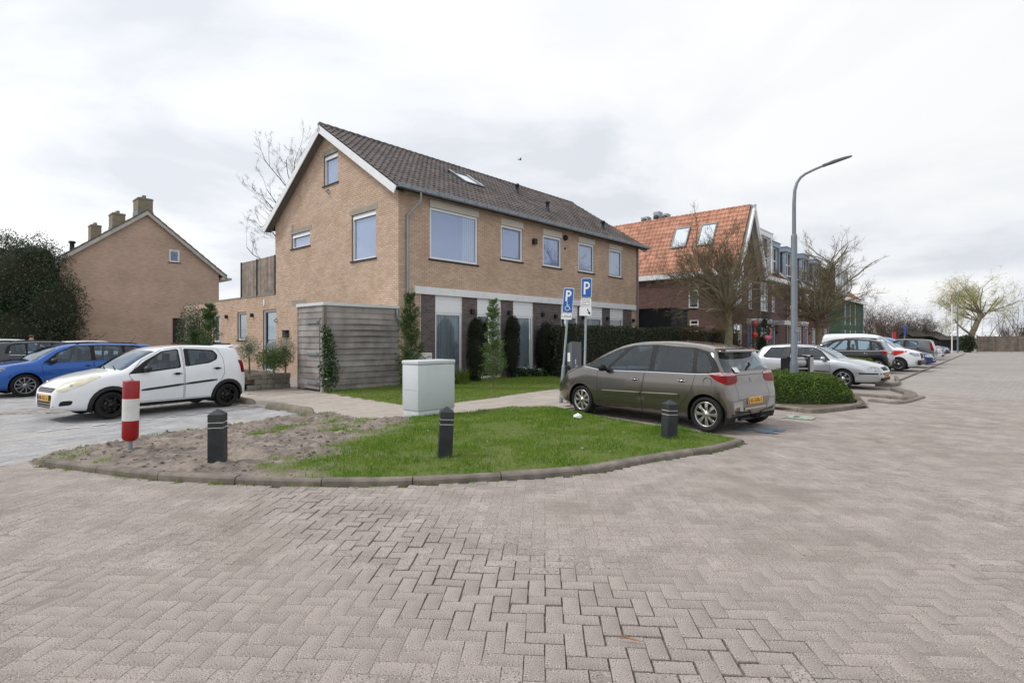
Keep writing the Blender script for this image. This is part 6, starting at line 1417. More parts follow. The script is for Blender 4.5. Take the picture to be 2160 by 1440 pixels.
# bare tree behind the house, willow, scrub
rng = np.random.default_rng(5)
t_ = empty('bare_tree', (-18.2, 46, 0), 0, 'tall thin bare tree rising behind the roof gable', 'tree'); T = Tree()
T.limb((0, 0, 0), (.02, 0, 1), 12.5, .3, 0, .04, .0, 8); 
for k in range(20): z = 6.5 + k * .4; a = 3.14 + rng.normal(0, .9); T.limb((.2, 0, min(z, 12.5)), (math.cos(a), math.sin(a) * .6, .6 + k * .07), rng.uniform(3.0, 5.2), .05, 3, .24, .12, 7, (4, 4, 4), .42, .75, .35)
T.build(t_, M_dtwig); tp = np.array([c[1] for c in T.c]); ix = rng.integers(0, len(tp), 3500); leaves('fine_twigs', tp[ix], rng.normal(size=(3500, 3)) + np.array([-.5, 0, .7]), .6, .009, M_dtwig, t_)['kind'] = 'stuff'
rng = np.random.default_rng(11)
wl3 = at_depth(2046, 713, 70); t_ = empty('willow', (wl3[0], 70, 0), 0, 'wind blown yellow green willow beyond the plank fence', 'tree'); T = Tree()
pth = [(0, 0, 0), (.1, 0, 1.6), (.5, 0, 2.8), (1.2, 0, 4.2), (1.8, 0, 5.2)]
for a, c, r0, r1 in zip(pth[:-1], pth[1:], (.5, .42, .4, .36), (.42, .4, .36, .3)): T.t.append((np.array(a), np.array(c), r0, r1))
for k in range(26):
    a = rng.random() * 6.28; T.limb(pth[4] if k % 3 else pth[3], (math.cos(a) * 1.0, math.sin(a), rng.uniform(.2, 1.1)), rng.uniform(2.6, 5), .09, 2, .25, .1, 6, (6, 6), .5, .9, .4)
T.limb((.3, 0, 2.2), (-1, 0, .6), 5.5, .15, 2, .2, -.02, 7, (6, 6), .45, .9, .4)
T.build(t_, M_bark, pbr('willow_twig', '8A8256', .9, col2='9B9260', vs=2)); t_.scale = (.84, .84, .92)
tips = np.array([c[1] for c in T.c]); idx = rng.integers(0, len(tips), 9000); dr = np.stack([-rng.uniform(.3, 1, 9000), rng.normal(0, .3, 9000), rng.uniform(-1.1, .25, 9000)], 1)
leaves('foliage', tips[idx] + dr * rng.random((9000, 1)) * 1.1, dr, .55, .028, leafmat('willow_leaf', ('9C9A5C', 'B4B07A', '85834F')), t_)
def scrub(u, Y, w, h, label, seed, mat, n=30, grp='bare scrub beyond the road end', nm='bare_bush', up=.9):
    global rng; rng = np.random.default_rng(seed); x = (u - 1080) / FOC * Y; t = empty(nm, (x, Y, 0), 0, label, 'bush' if nm == 'bare_bush' else 'tree', grp); T = Tree()
    for k in range(n):
        a = rng.random() * 6.28; T.limb((rng.normal(0, w * .22), rng.normal(0, w * .2), 0), (math.cos(a) * .6, math.sin(a) * .6, up), h * rng.uniform(.5, .8), .05, 2, .3, .08, 6, (6, 7), .48, .9, .4, start=.15)
    T.build(t, mat, mat)
    if nm == 'bare_bush' and Y > 50:
        tp = np.array([c[1] for c in T.c]); ix = rng.integers(0, len(tp), 5000); leaves('twig_mass', tp[ix] + rng.normal(0, .22, (5000, 3)), rng.normal(size=(5000, 3)) + np.array([0, 0, .6]), .4, .03, mat, t)['kind'] = 'stuff'
scrub(1838, 78, 5, 7.6, 'dense purple brown bare bush against the green timber house', 21, M_btwig, 34)
scrub(1872, 80, 5, 6.6, 'dense purple brown bare bush right of the green house bush', 22, M_btwig, 34)
scrub(1905, 82, 5, 5.2, 'brown bare bush behind the small blue street sign', 23, M_btwig, 30)
scrub(1935, 78, 4, 4.5, 'thin upright bare bush beside the low dark shed roof', 24, M_dtwig, 16)
scrub(1972, 74, 4, 4.6, 'small dark spreading bare tree above the low shed roofs', 25, M_dtwig, 8, nm='bare_tree', grp=None, up=.6)
scrub(2136, 80, 6, 8.5, 'dark bare tree behind the plank fence at the road end', 26, M_dtwig, 14, nm='bare_tree', grp=None)
scrub(2150, 78, 6, 4.2, 'brown bare bush rising over the plank fence', 27, M_btwig, 26)
scrub(128, 30.5, 1.5, 3.2, 'small bare bush against the brown brick gable', 28, M_dtwig, 6, grp=None)
rng = np.random.default_rng(31)
def shell_pts(n, c, r, thick=.35, noise=.25, seed=1):
    d = unit(rng.normal(size=(n, 3))); nn = 1 + noise * (2 * fbm(np.column_stack([np.arctan2(d[:, 1], d[:, 0]) * 2, d[:, 2] * 3]), 1.3, seed) - 1); rad = nn * (1 - thick * rng.random(n) ** 1.5); return np.array(c) + d * np.array(r) * rad[:, None], d
def bushy(name, label, cat, loc, blobs, n, L, Wd, mat, trunk=None, group=None, core=.62, thick=.4, noise=.3):
    root = empty(name, loc, 0, label, cat, group); P = []; D = []
    tot = sum(r[0] * r[2] for c, r in blobs)
    for k, (c, r) in enumerate(blobs): p, d = shell_pts(int(n * r[0] * r[2] / tot), c, r, thick, noise, k + len(name)); P.append(p); D.append(d * .5 + rng.normal(0, .6, p.shape) + np.array([0, 0, .2]))
    leaves('foliage', np.concatenate(P), np.concatenate(D), L, Wd, mat, root)
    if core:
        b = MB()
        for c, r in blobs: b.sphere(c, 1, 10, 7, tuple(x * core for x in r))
        tag(b.build('inner_shade_core', pbr('inner_shade_twigs', '2A2A1C', 1, var=.3), root), kind='stuff')  # solid dark core for the inner twigs, their shade is in the colour
    if trunk:
        b = MB()
        for pts, r in trunk: b.tube(pts, r, 7)
        b.build('trunk', M_bark, root)
    return root
M_ever = leafmat('evergreen_leaf', ('1E2E1A', '2F4426', '48603A'), .35, .08, .5)
bushy('evergreen_tree', 'large dark evergreen tree at the left beside the brown brick house', 'tree', (-27.2, 30.2, 0), [((0, 0, 4.9), (2.3, 2, 2.5)), ((-1.6, 0, 4.6), (2.2, 2, 3.0)), ((1.6, 0, 3.2), (1.5, 1.6, 2.1)), ((.3, 0, 2.0), (2.6, 2, 2.0)), ((-1.8, .2, 1.8), (2, 2, 2)), ((.6, 0, 6.0), (1.2, 1.2, 1.0))], 46000, .115, .055, M_ever, [([(0, 0, 0), (.1, 0, 2.5), (0, 0, 5)], [.3, .25, .12]), ([(.1, 0, 2.2), (1.4, 0, 3.6)], [.15, .05]), ([(0, 0, 2.5), (-1.4, 0, 4.6)], [.15, .05])], core=.72, thick=.42, noise=.36)
# hedges: leaf shells round a solid core, inner shade put into its dark colour
def hedge(name, label, line, thick, h, n, L, Wd, mat, group=None, rough=.16, cat='hedge', h0=.0):
    ln = np.array(line, float); d = np.r_[0, np.cumsum(np.linalg.norm(np.diff(ln, axis=0), axis=1))]; o = ln[0].copy(); root = empty(name, (o[0], o[1], h0), 0, label, cat, group); m = n
    s = rng.random(m) * d[-1]; c = np.column_stack([np.interp(s, d, ln[:, 0]), np.interp(s, d, ln[:, 1])]); k = np.clip(np.searchsorted(d, s) - 1, 0, len(ln) - 2); t = unit(np.diff(ln, axis=0))[k]; nr = np.column_stack([-t[:, 1], t[:, 0]])
    per = thick + 2 * h; q = rng.random(m) * per; side = np.where(q < h, -1, np.where(q < h + thick, 0, 1)); a = np.where(side == -1, -thick / 2, np.where(side == 1, thick / 2, q - h - thick / 2)); z = np.where(side == -1, q, np.where(side == 1, per - q, h))
    end = rng.random(m) < thick / (thick + d[-1]) * .8; s2 = np.where(rng.random(m) < .5, 0, d[-1]); 
    a = np.where(end, (rng.random(m) - .5) * thick, a); z = np.where(end, rng.random(m) * h, z); c = np.where(end[:, None], np.column_stack([np.interp(s2, d, ln[:, 0]), np.interp(s2, d, ln[:, 1])]), c)
    bump_ = (fbm(np.column_stack([s + a, z + a]), 1.6, 3) - .5) * rough * 2.2 + (fbm(np.column_stack([s, z + a * 2]), 6, 5) - .5) * rough; dep = rng.random(m) ** 2 * .12
    rr = np.clip(1 - np.maximum(0, (z / h - .8) / .2) ** 2 * .12, .8, 1)
    sg = np.sign(a); a = (a + np.where(side != 0, sg * (bump_ - dep), 0)) * rr; z = z + np.where(side == 0, bump_ - dep, 0)
    P = np.column_stack([c + nr * a[:, None] - o, np.maximum(z, .02)]); D = rng.normal(size=(m, 3)) + np.array([0, 0, .5]) + np.column_stack([nr * sg[:, None] * .6, np.zeros(m)])
    leaves('foliage', P, D, L, Wd, mat, root)
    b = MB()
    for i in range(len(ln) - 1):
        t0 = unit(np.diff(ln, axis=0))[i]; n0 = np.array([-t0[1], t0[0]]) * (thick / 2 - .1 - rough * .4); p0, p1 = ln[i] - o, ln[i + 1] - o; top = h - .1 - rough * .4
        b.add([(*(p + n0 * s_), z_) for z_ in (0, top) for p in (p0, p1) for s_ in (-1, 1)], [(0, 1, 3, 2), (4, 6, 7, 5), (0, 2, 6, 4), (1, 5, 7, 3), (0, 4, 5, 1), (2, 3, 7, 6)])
    tag(b.build('inner_shade_core', pbr('inner_shade_twigs', '2A2A1C'), root), kind='stuff'); return root
M_hedge = leafmat('hedge_leaf', ('222C1B', '35422A', '4F5A3C'), .4, .1, .45); M_hedgeb = leafmat('hedge_leaf_brown', ('4A4430', '6B5A3A', '3D4A2C'), .5, .15)
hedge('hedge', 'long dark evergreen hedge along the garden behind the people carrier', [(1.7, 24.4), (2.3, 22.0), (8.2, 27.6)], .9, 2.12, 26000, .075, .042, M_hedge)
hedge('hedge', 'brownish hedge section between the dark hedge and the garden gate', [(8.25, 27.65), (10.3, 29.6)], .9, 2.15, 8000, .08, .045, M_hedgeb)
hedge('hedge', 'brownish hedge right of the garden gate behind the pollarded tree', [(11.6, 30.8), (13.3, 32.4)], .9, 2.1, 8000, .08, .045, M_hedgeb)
M_jun = leafmat('juniper', ('3A5019', '546E27', '748A3A'), .5, .25)
def lowhedge(label, poly, h, n, mat, L=.075, Wd=.02):
    P0 = np.array(poly); o = P0.mean(0); root = empty('low_hedge', (o[0], o[1], .04), 0, label, 'hedge', 'low spreading evergreen beds'); Q = scatter(poly, n / 10); ed = segdist(Q, list(poly) + [poly[0]])
    top = h * np.clip(ed / .38, 0, 1) ** .45 * (.84 + .32 * fbm(Q, 1.4, 77)); z = top * (1 - .35 * rng.random(len(Q)) ** 1.6); kk = rng.random(len(Q)) < .3; z = np.where((ed < .3) & kk, rng.random(len(Q)) * top, z)
    az = rng.random(len(Q)) * 6.28; D = np.column_stack([np.cos(az), np.sin(az), rng.uniform(.1, 1.1, len(Q))]); leaves('foliage', np.column_stack([Q - o, z]), D, L * rng.uniform(.6, 1.3, len(Q)), Wd, mat, root)
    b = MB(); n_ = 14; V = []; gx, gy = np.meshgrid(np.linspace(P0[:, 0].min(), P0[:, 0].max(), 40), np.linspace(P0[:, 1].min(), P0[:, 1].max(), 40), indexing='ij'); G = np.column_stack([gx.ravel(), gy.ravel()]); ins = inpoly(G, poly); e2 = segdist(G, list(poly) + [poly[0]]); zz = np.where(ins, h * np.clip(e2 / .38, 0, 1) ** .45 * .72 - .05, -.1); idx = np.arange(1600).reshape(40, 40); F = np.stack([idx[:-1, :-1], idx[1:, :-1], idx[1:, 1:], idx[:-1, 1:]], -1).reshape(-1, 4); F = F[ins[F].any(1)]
    tag(link('inner_shade_core', mesh_np('inner_shade_core', np.column_stack([G - o, zz]), F, smooth=True), root, mat=pbr('juniper_inside', '2C3518', 1, var=.3)), kind='stuff')  # dark sheet under the leaves, shade inside the bed is in its colour
shrink = lambda poly, f: [tuple(np.array(poly).mean(0) + (np.array(p) - np.array(poly).mean(0)) * f) for p in poly]
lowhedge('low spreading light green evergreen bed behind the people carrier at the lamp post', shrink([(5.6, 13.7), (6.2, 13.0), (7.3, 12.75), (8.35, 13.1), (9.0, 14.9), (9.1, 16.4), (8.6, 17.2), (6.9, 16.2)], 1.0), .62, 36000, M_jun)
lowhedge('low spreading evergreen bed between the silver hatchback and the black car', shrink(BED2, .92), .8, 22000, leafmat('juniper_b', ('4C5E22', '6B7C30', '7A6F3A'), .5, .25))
# young conifers
M_con = leafmat('conifer_leaf', ('2F4526', '4C6636', '6C8048'), .5, .15); M_conl = leafmat('conifer_leaf_light', ('3F5A2A', '668046', '8FA06A'), .5, .2); M_yew = leafmat('yew_leaf', ('0F1A10', '1B2818', '2A3A22'), .45, .05)
def conifer(name, label, loc, H, Rm, mat, nb=150, nl=46, seed=1, grp=None, z0=0.0, lean=0.0):
    global rng; rng = np.random.default_rng(seed); root = empty(name, loc, 0, label, 'conifer', grp); P = []; D = []; s0 = []; s1 = []
    for k in range(nb):
        h = .06 + .92 * rng.random() ** .9; a = rng.random() * 6.28; ln = Rm * (1.05 - h) ** .62 * rng.uniform(.55, 1.15) + .05; el = rng.uniform(.5, 1.0); d = np.array([math.cos(a), math.sin(a), el]); d /= np.linalg.norm(d); b0 = np.array([lean * h, 0, h * H * .97]); s0.append(b0); s1.append(b0 + d * ln)
        t = rng.random(nl) ** .7; sp = rng.normal(0, 1, (nl, 3)) * (.05 + .07 * (1 - t))[:, None] * ln / .5; P.append(b0 + d * (t * ln * 1.1)[:, None] + sp); D.append(np.tile(d, (nl, 1)) + rng.normal(0, .45, (nl, 3)))
    leaves('foliage', np.concatenate(P), np.concatenate(D), .085 * rng.uniform(.6, 1.4, nb * nl), .016, mat, root)
    segs('branches', np.array(s0), np.array(s1), np.full(nb, .007), np.full(nb, .003), 3, M_btwig, root)
    b = MB(); b.tube([(0, 0, 0), (lean * .5, 0, H * .5), (lean, 0, H * .95)], [.028, .02, .005], 6); b.build('trunk', M_bark, root)
x, y, _ = at_depth(866, 713, 17.2); conifer('young_conifer', 'young feathery conifer left at the brick house corner beside the white cabinet', (x, y, .03), 3.1, .62, M_con, 190, 50, 41)
x, y = ground(1040, 823); conifer('young_conifer', 'young upright conifer alone on the lawn before the glass doors', (x, y, .03), 2.9, .42, M_conl, 170, 46, 42)
x, y, _ = at_depth(412, 713, 17.0); conifer('young_conifer', 'young conifer left of the pair behind the small white hatchback', (x, y, .2), 1.7, .5, M_con, 110, 44, 43)
x, y, _ = at_depth(441, 713, 16.6); conifer('young_conifer', 'young taller conifer right of the pair behind the small white hatchback', (x, y, .2), 2.55, .5, M_con, 150, 44, 44)
x, y = ground(858, 836); conifer('young_conifer', 'low bushy conifer shoot at the left edge of the white cabinet', (x, y, .03), 1.3, .3, M_con, 60, 40, 45)
rng = np.random.default_rng(50)
for k, (u, v0, Y, w, lab) in enumerate(((1003, 672, 19.9, .36, 'dark clipped column yew left at the grey brick wall'), (1079, 668, 21.7, .34, 'dark column yew with ragged top between two tall windows'))):
    x, y, zt = at_depth(u, v0, Y); bushy('column_yew', lab, 'bush', (x, y, 0), [((0, 0, zt * .5), (w, w, zt * .54)), ((.05, 0, zt * .8), (w * .9, w * .9, zt * .22))], 7000, .07, .02, M_yew, core=.8, thick=.25, noise=.16, group='dark column yews along the house')
x, y, zt = at_depth(1153, 680, 23.4); bushy('column_yew', 'dark broad yew at the near end of the long hedge', 'bush', (x, y, 0), [((0, 0, zt * .5), (.5, .5, zt * .54))], 7000, .07, .02, M_yew, core=.8, thick=.25, noise=.16, group='dark column yews along the house')
# planter trees and shrubs
M_olive = leafmat('olive_leaf', ('6F7A66', '8C957F', '525C48'), .5, .15); M_laurel = leafmat('laurel_leaf', ('23361F', '3A5230', '4E6B42'), .3, .1, .6); M_shr = leafmat('shrub_leaf', ('47592C', '5F7338', '39482A'), .5, .2)
def std(u, Y, z0, zb, zt, w, lab, mat, L, Wd, n, nm='olive_tree'):
    x, y, _ = at_depth(u, 713, Y); h = zt - z0; hb = zb - z0; bushy(nm, lab, 'tree' if 'tree' in nm else 'bush', (x, y, z0), [((0, 0, (hb + h) / 2), (w, w, (h - hb) / 2 * 1.05))], n, L, Wd, mat, [([(0, 0, -.05), (.02, 0, hb * .6), (0, 0, hb + .2)], [.035, .028, .018])], core=0, thick=.9, noise=.3)
std(525, 17.4, .42, .85, z_at(707, 17.4), .35, 'grey green olive standard in the block planter before the narrow window', M_olive, .06, .014, 2600)
std(601, 17.3, .42, .75, z_at(708, 17.3), .32, 'grey green olive standard beside the wooden shed', M_olive, .06, .014, 2400)
std(577, 17.2, .42, .6, z_at(730, 17.2), .55, 'bushy green shrub in the middle of the block planter', M_shr, .07, .016, 5200, 'shrub')
std(411, 17.8, .3, .9, z_at(645, 17.8), .5, 'round clipped evergreen ball behind the young conifers', leafmat('ball_leaf', ('3A4634', '56634C', '6F7A63'), .5, .1), .06, .03, 5200, 'evergreen_ball')
x, y = ground(692, 829); bushy('laurel', 'dark leafy laurel growing at the corner of the wooden shed', 'bush', (x, y, 0), [((.05, 0, .6), (.3, .3, .62)), ((.02, 0, 1.3), (.22, .22, .5)), ((-.05, 0, 1.75), (.16, .16, .3))], 900, .15, .05, M_laurel, [([(0, 0, 0), (.0, 0, 1.0), (-.04, 0, 1.95)], [.02, .014, .006])], core=0, thick=.9)
def tuftplant(u, v, n, h, lab, cols, w=.02, sp=.3):
    x, y = ground(u, v); o = blades('leaf_clump', np.array([x, y]) + rng.normal(0, sp * .35, (n, 2)), np.full(n, .03), h * .6, h, .55, w, cols, False); tag(o, lab, 'plant', 'strappy plants before the house')
tuftplant(972, 812, 260, .62, 'strappy green plant clump beside the white cabinet', ('3C5326', '587035', '7F8F55'))
tuftplant(1000, 803, 240, .6, 'strappy green plant clump before the left column yew', ('3C5326', '587035', '7F8F55'))
x, y = ground(1118, 796); r_ = bushy('bergenia', 'low broad leaved plant with white flowers under the second tall window', 'plant', (x, y, 0), [((-.3, 0, .15), (.35, .3, .28)), ((.35, .1, .15), (.4, .3, .26))], 420, .17, .12, M_laurel, core=0, thick=.7)
P = np.column_stack([rng.normal(-.2, .35, 60), rng.normal(0, .2, 60), rng.uniform(.34, .46, 60)]); leaves('flowers', P, rng.normal(size=(60, 3)), .06, .05, pbr('white_petals', 'DFD5DA', .7, var=.05), r_)
x, y, _ = at_depth(1608, 713, 35.6); bushy('climber', 'dark climbing shrub at the front door behind the red balloons', 'bush', (x, y, 0), [((0, 0, 1.2), (.7, .5, 1.3)), ((.1, 0, 2.6), (.5, .4, .8))], 2600, .1, .05, M_ever, core=.4, thick=.7)
x, y, _ = at_depth(2040, 713, 63); bushy('ivy_bush', 'dark ivy bush at the left end of the plank fence', 'bush', (x, y, 0), [((0, 0, 1.0), (.9, .8, 1.05))], 3000, .16, .09, M_hedge, core=.7)
# ------------------------------------------------------------------ street furniture and small things
rng = np.random.default_rng(77)
M_lamp = pbr('lamp_grey', '7B848C', .5, .3, var=.08, dirt=(5, '5F666B', .3))
# street lamp
LY = 15.4; lx = (1675 - 1080) / FOC * LY; lamp = empty('street_lamp', (lx, LY, 0), 0, 'tall grey street lamp with curved arm standing in the low evergreen bed', 'street lamp')
zz = lambda v: z_at(v, LY); b = MB(); b.lathe([(.115, 0), (.112, zz(768)), (.105, zz(764)), (.088, zz(760)), (.082, zz(500)), (.074, zz(497)), (.062, zz(494))], 16); b.build('base_pole', M_lamp, lamp)
ar = [(.0, zz(496)), (.015, zz(420)), (.05, zz(392)), (.14, zz(374)), (.30, zz(362)), (.98, zz(347.5))]
b = MB(); b.tube([(x, 0, z) for x, z in [(0, zz(500)), (.0, zz(430)), (.02, zz(402)), (.08, zz(386)), (.18, zz(375)), (.32, zz(367)), (.60, zz(357)), (.86, zz(349))]], [.055, .05, .045, .042, .038, .036, .034, .032], 10); b.build('arm', M_lamp, lamp)
b = MB(); pr = [(0, .045), (.06, .055), (.12, .05), (.14, .11), (.3, .13), (.6, .11), (.82, .075), (.88, .02)]; V = []; n = 12; d = Vector((.93, 0, .30)).normalized(); o = Vector((.82, 0, zz(350)))
for s, w in pr:
    for k in range(n):
        t = 2 * math.pi * k / n; c = o + d * s + Vector((0, math.cos(t) * w, 0)) + Vector((-d.z, 0, d.x)) * math.sin(t) * w * (.42 if s > .13 else .9)
        V.append(c + Vector((0, 0, .02 * math.sin(s * 3))))
b.add(V, [(i * n + k, i * n + (k + 1) % n, (i + 1) * n + (k + 1) % n, (i + 1) * n + k) for i in range(len(pr) - 1) for k in range(n)], True); b.add(V[-n:], [list(range(n))]); b.build('lamp_head', pbr('lamp_head_grey', '6A7077', .5, .3, var=.1), lamp)
b = MB(); b.box(-.02, .1, -.12, -.1, zz(700), zz(694)); b.build('band_clip', M_galv, lamp)
# traffic signs
M_sign = pbr('sign_blue', '1A5CA8', .35, var=.03); M_signw = pbr('sign_white', 'E8EAEC', .4, var=.02); M_back = pbr('sign_back', 'B5BABE', .5, .3, var=.05)
def plate_(b, x0, x1, z0, z1, y0, y1, r=.03):
    P = rpoly([(x0, z0), (x1, z0), (x1, z1), (x0, z1)], r, 3); b.prism(P, lambda a, c: (a, y1, c), lambda a, c: (a, y0, c))
def letterP(b, x, z0, h, w, y):
    t = w * .3; b.box(x, x + t, y - .002, y, z0, z0 + h); r0, r1 = h * .29, h * .29 - t * .95; cz = z0 + h - r0; n = 10; cx = x + w * .45
    b.box(x + t, cx, y - .002, y, z0 + h - t, z0 + h); b.box(x + t, cx, y - .002, y, cz - r0, cz - r0 + t); V = []
    for k in range(n + 1): a = -math.pi / 2 + math.pi * k / n; V += [(cx + math.cos(a) * r0 * .95, y - .002, cz + math.sin(a) * r0), (cx + math.cos(a) * r1 * .9, y - .002, cz + math.sin(a) * r1)]
    b.add(V, [(2 * i, 2 * i + 2, 2 * i + 3, 2 * i + 1) for i in range(n)])
def sign_post(u, vb, Y, ztop, label, lean, rz):
    x = (u - 1080) / FOC * Y; root = empty('parking_sign', (x, Y, 0), 0, label, 'road sign'); root.rotation_euler = (0, lean, rz); b = MB(); b.lathe([(.05, 0), (.05, .92), (.046, .95), (.03, .98), (.028, ztop - .15)], 12); b.build('pole', M_galv, root); return root
s1 = sign_post(1183.0, 860, 13.5, 2.88, 'blue disabled parking sign with licence number plate on a leaning pole', R(4.6), R(-24))
w = .122; b = MB(); plate_(b, -w - .012, w + .012, 2.26, 2.88, -.045, -.035, .035); pl = b.build('sign_board', M_signw, s1); b = MB(); plate_(b, -w, w, 2.275, 2.865, -.049, -.0455, .03); b.build('blue_face', M_sign, pl)
b = MB(); letterP(b, -.07, 2.55, .27, .16, -.0495); b.build('letter', M_signw, pl)
b = MB(); yy = -.0515
ring = [(-.005 + .055 * math.cos(a), yy, 2.285 + .055 * math.sin(a)) for a in np.linspace(1.9, 6.0, 14)]; b.tube(ring, .008, 5); b.sphere((-.015, yy, 2.425), .016, 8, 6); b.tube([(-.015, yy, 2.40), (-.012, yy, 2.33), (.045, yy, 2.325), (.06, yy, 2.27), (.085, yy, 2.265)], .01, 5); b.tube([(-.013, yy, 2.365), (.035, yy, 2.36)], .008, 5); w9 = b.build('wheelchair_symbol', M_signw, pl); w9.location.z = .09
b = MB(); plate_(b, -w - .03, w + .0, 2.10, 2.245, -.045, -.037, .012); lp = b.build('number_board', M_signw, s1); words('L-274-LK', .085, M_black, lp, (-.01, -.0465, 2.172), (R(90), 0, 0), sx=.78)
s2 = sign_post(1231.5, 0, 13.3, 3.1, 'blue parking sign above charging notices beside the charging station', R(1.4), R(-20))
b = MB(); plate_(b, -.125, .135, 2.62, 3.10, -.045, -.035, .035); pl = b.build('sign_board', M_signw, s2); b = MB(); plate_(b, -.113, .123, 2.632, 3.088, -.049, -.0455, .03); b.build('blue_face', M_sign, pl); b = MB(); letterP(b, -.06, 2.70, .31, .15, -.0495); b.build('letter', M_signw, pl)
b = MB(); plate_(b, -.13, .13, 2.41, 2.60, -.045, -.036, .02); nb_ = b.build('notice_board', M_signw, s2)
b = MB()
for k in range(4):
    for j in range(9):
        if rng.random() < .85: b.box(-.11 + j * .024, -.11 + j * .024 + .018, -.0462, -.0455, 2.435 + k * .04, 2.447 + k * .04)
tag(b.build('small_print', M_dark, nb_), kind='stuff')
b = MB(); plate_(b, -.155, .14, 2.18, 2.40, -.045, -.036, .02); ab = b.build('arrow_board', M_signw, s2)
b = MB(); yy = -.0465; b.add([(x, yy, z) for x, z in ((.03, 2.345), (.045, 2.355), (.09, 2.27), (.11, 2.285), (.115, 2.20), (.045, 2.25), (.068, 2.258))], [(0, 1, 2, 6), (2, 3, 4, 5, 6)]); b.build('arrow', M_black, ab)
# charging station
x, y, _ = at_depth(1206, 713, 13.35); cs = empty('charging_station', (x, y, 0), ANG_A - R(6), 'grey electric charging station with sloped top beside the signs', 'charging station'); M_cs = pbr('charger_grey', '62666B', .45, var=.05)
b = MB(); b.prism([(0, 0), (.36, 0), (.36, 1.53), (0, 1.55)], lambda a, c: (a, 0, c), lambda a, c: (a, .17, c - .07 if c > 1 else c)); b.build('housing', M_cs, cs)
b = MB(); b.box(-.006, 0, .05, .14, 1.05, 1.27); b.build('label_panel', M_signw, cs); b = MB(); b.lathe([(.055, 0), (.055, -.012), (0, -.012)], 16, 'x', (0, .09, .9)); b.build('socket', M_black, cs)
b = MB(); b.box(.12, .16, -.004, 0, 1.06, 1.10); b.box(.125, .155, -.004, 0, .99, 1.05); b.tube([(.11, -.003, .92), (.15, -.003, .93), (.20, -.003, .91), (.22, -.003, .94), (.19, -.003, .96), (.17, -.003, .92)], .008, 5); b.box(.1, .24, -.004, 0, .86, .868); b.build('logo', M_signw, cs)
b = MB(); b.box(-.005, 0, .07, .11, .77, .80); b.box(-.005, 0, .075, .105, .66, .70); b.build('symbol', M_signw, cs)
# white electricity cabinet
x, y = ground(882, 889); cb = empty('utility_cabinet', (x, y, 0), ANG_A, 'plain white utility cabinet standing on the corner of the grass island', 'cabinet'); M_cab = pbr('cabinet_white', 'C9CFD3', .45, var=.03, vs=1.5, dirt=(2.5, 'A8ACA6', .3))
b = MB(); b.bbox(.012, .94, .012, .50, 0, .19, .01); b.build('plinth', M_cab, cb); b = MB(); b.bbox(0, .952, 0, .512, .193, 1.10, .012); b.build('housing', M_cab, cb); b = MB(); b.bbox(-.012, .964, -.012, .524, 1.104, 1.185, .018); b.build('lid', M_cab, cb)
b = MB(); b.box(-.004, .0, .05, .46, .60, .605); b.build('seam', pbr('seam_grey', '9EA4A8', .6, var=0), cb)
# bollards
def on_isl(u, v):
    h = 0
    for _ in range(4): Y = FOC * (CAM_H - h) / (v - HZ); x = (u - 1080) / FOC * Y; h = float(isl_h(np.array([[x, Y]]))[0])
    return x, Y
M_boll = pbr('bollard_black', '25282B', .6, col2='33373B', vs=6, bump=.5, bs=60, dirt=(4, '4A4A45', .5), spec=.4)
for k, (u, v, vt, rz, ln, lab) in enumerate(((459, 977, 862, 12, 0, 'black square bollard with white grooves standing in bare soil'), (938, 963, 857, 12, 2.6, 'black bollard leaning in the grass in front of the white cabinet'), (1411, 923, 843, 20, 2.2, 'black bollard in long grass beside the people carrier'))):
    x, y = on_isl(u, v); H = z_at(vt, y); z0 = float(isl_h(np.array([[x, y]]))[0]) - .02; H -= z0; r = empty('bollard', (x, y, z0), 0, lab, 'bollard', 'black bollards on the island'); r.rotation_euler = (0, R(ln), R(rz)); s = .088; b = MB(); hg = H - .15
    def sq(z, s): return [(-s, -s, z), (s, -s, z), (s, s, z), (-s, s, z)]
    L_ = [(-.1, s), (hg - .085, s), (hg - .08, s - .007), (hg - .068, s - .007), (hg - .063, s), (hg - .022, s), (hg - .017, s - .007), (hg - .005, s - .007), (hg, s), (H - .065, s), (H - .058, s - .006), (H, .006)]
    V = []
    for z, ss in L_: V += sq(z, ss)
    b.add(V, [(i * 4 + j, i * 4 + (j + 1) % 4, (i + 1) * 4 + (j + 1) % 4, (i + 1) * 4 + j) for i in range(len(L_) - 1) for j in range(4)]); b.build('post', M_boll, r)
    for z0_ in (hg - .079, hg - .016):
        b = MB(); b.box(-s + .004, s - .004, -s + .004, s - .004, z0_, z0_ + .010); b.build('groove_ring', pbr('groove_white', 'C4C2BC', .6, var=.2, vs=30), r)
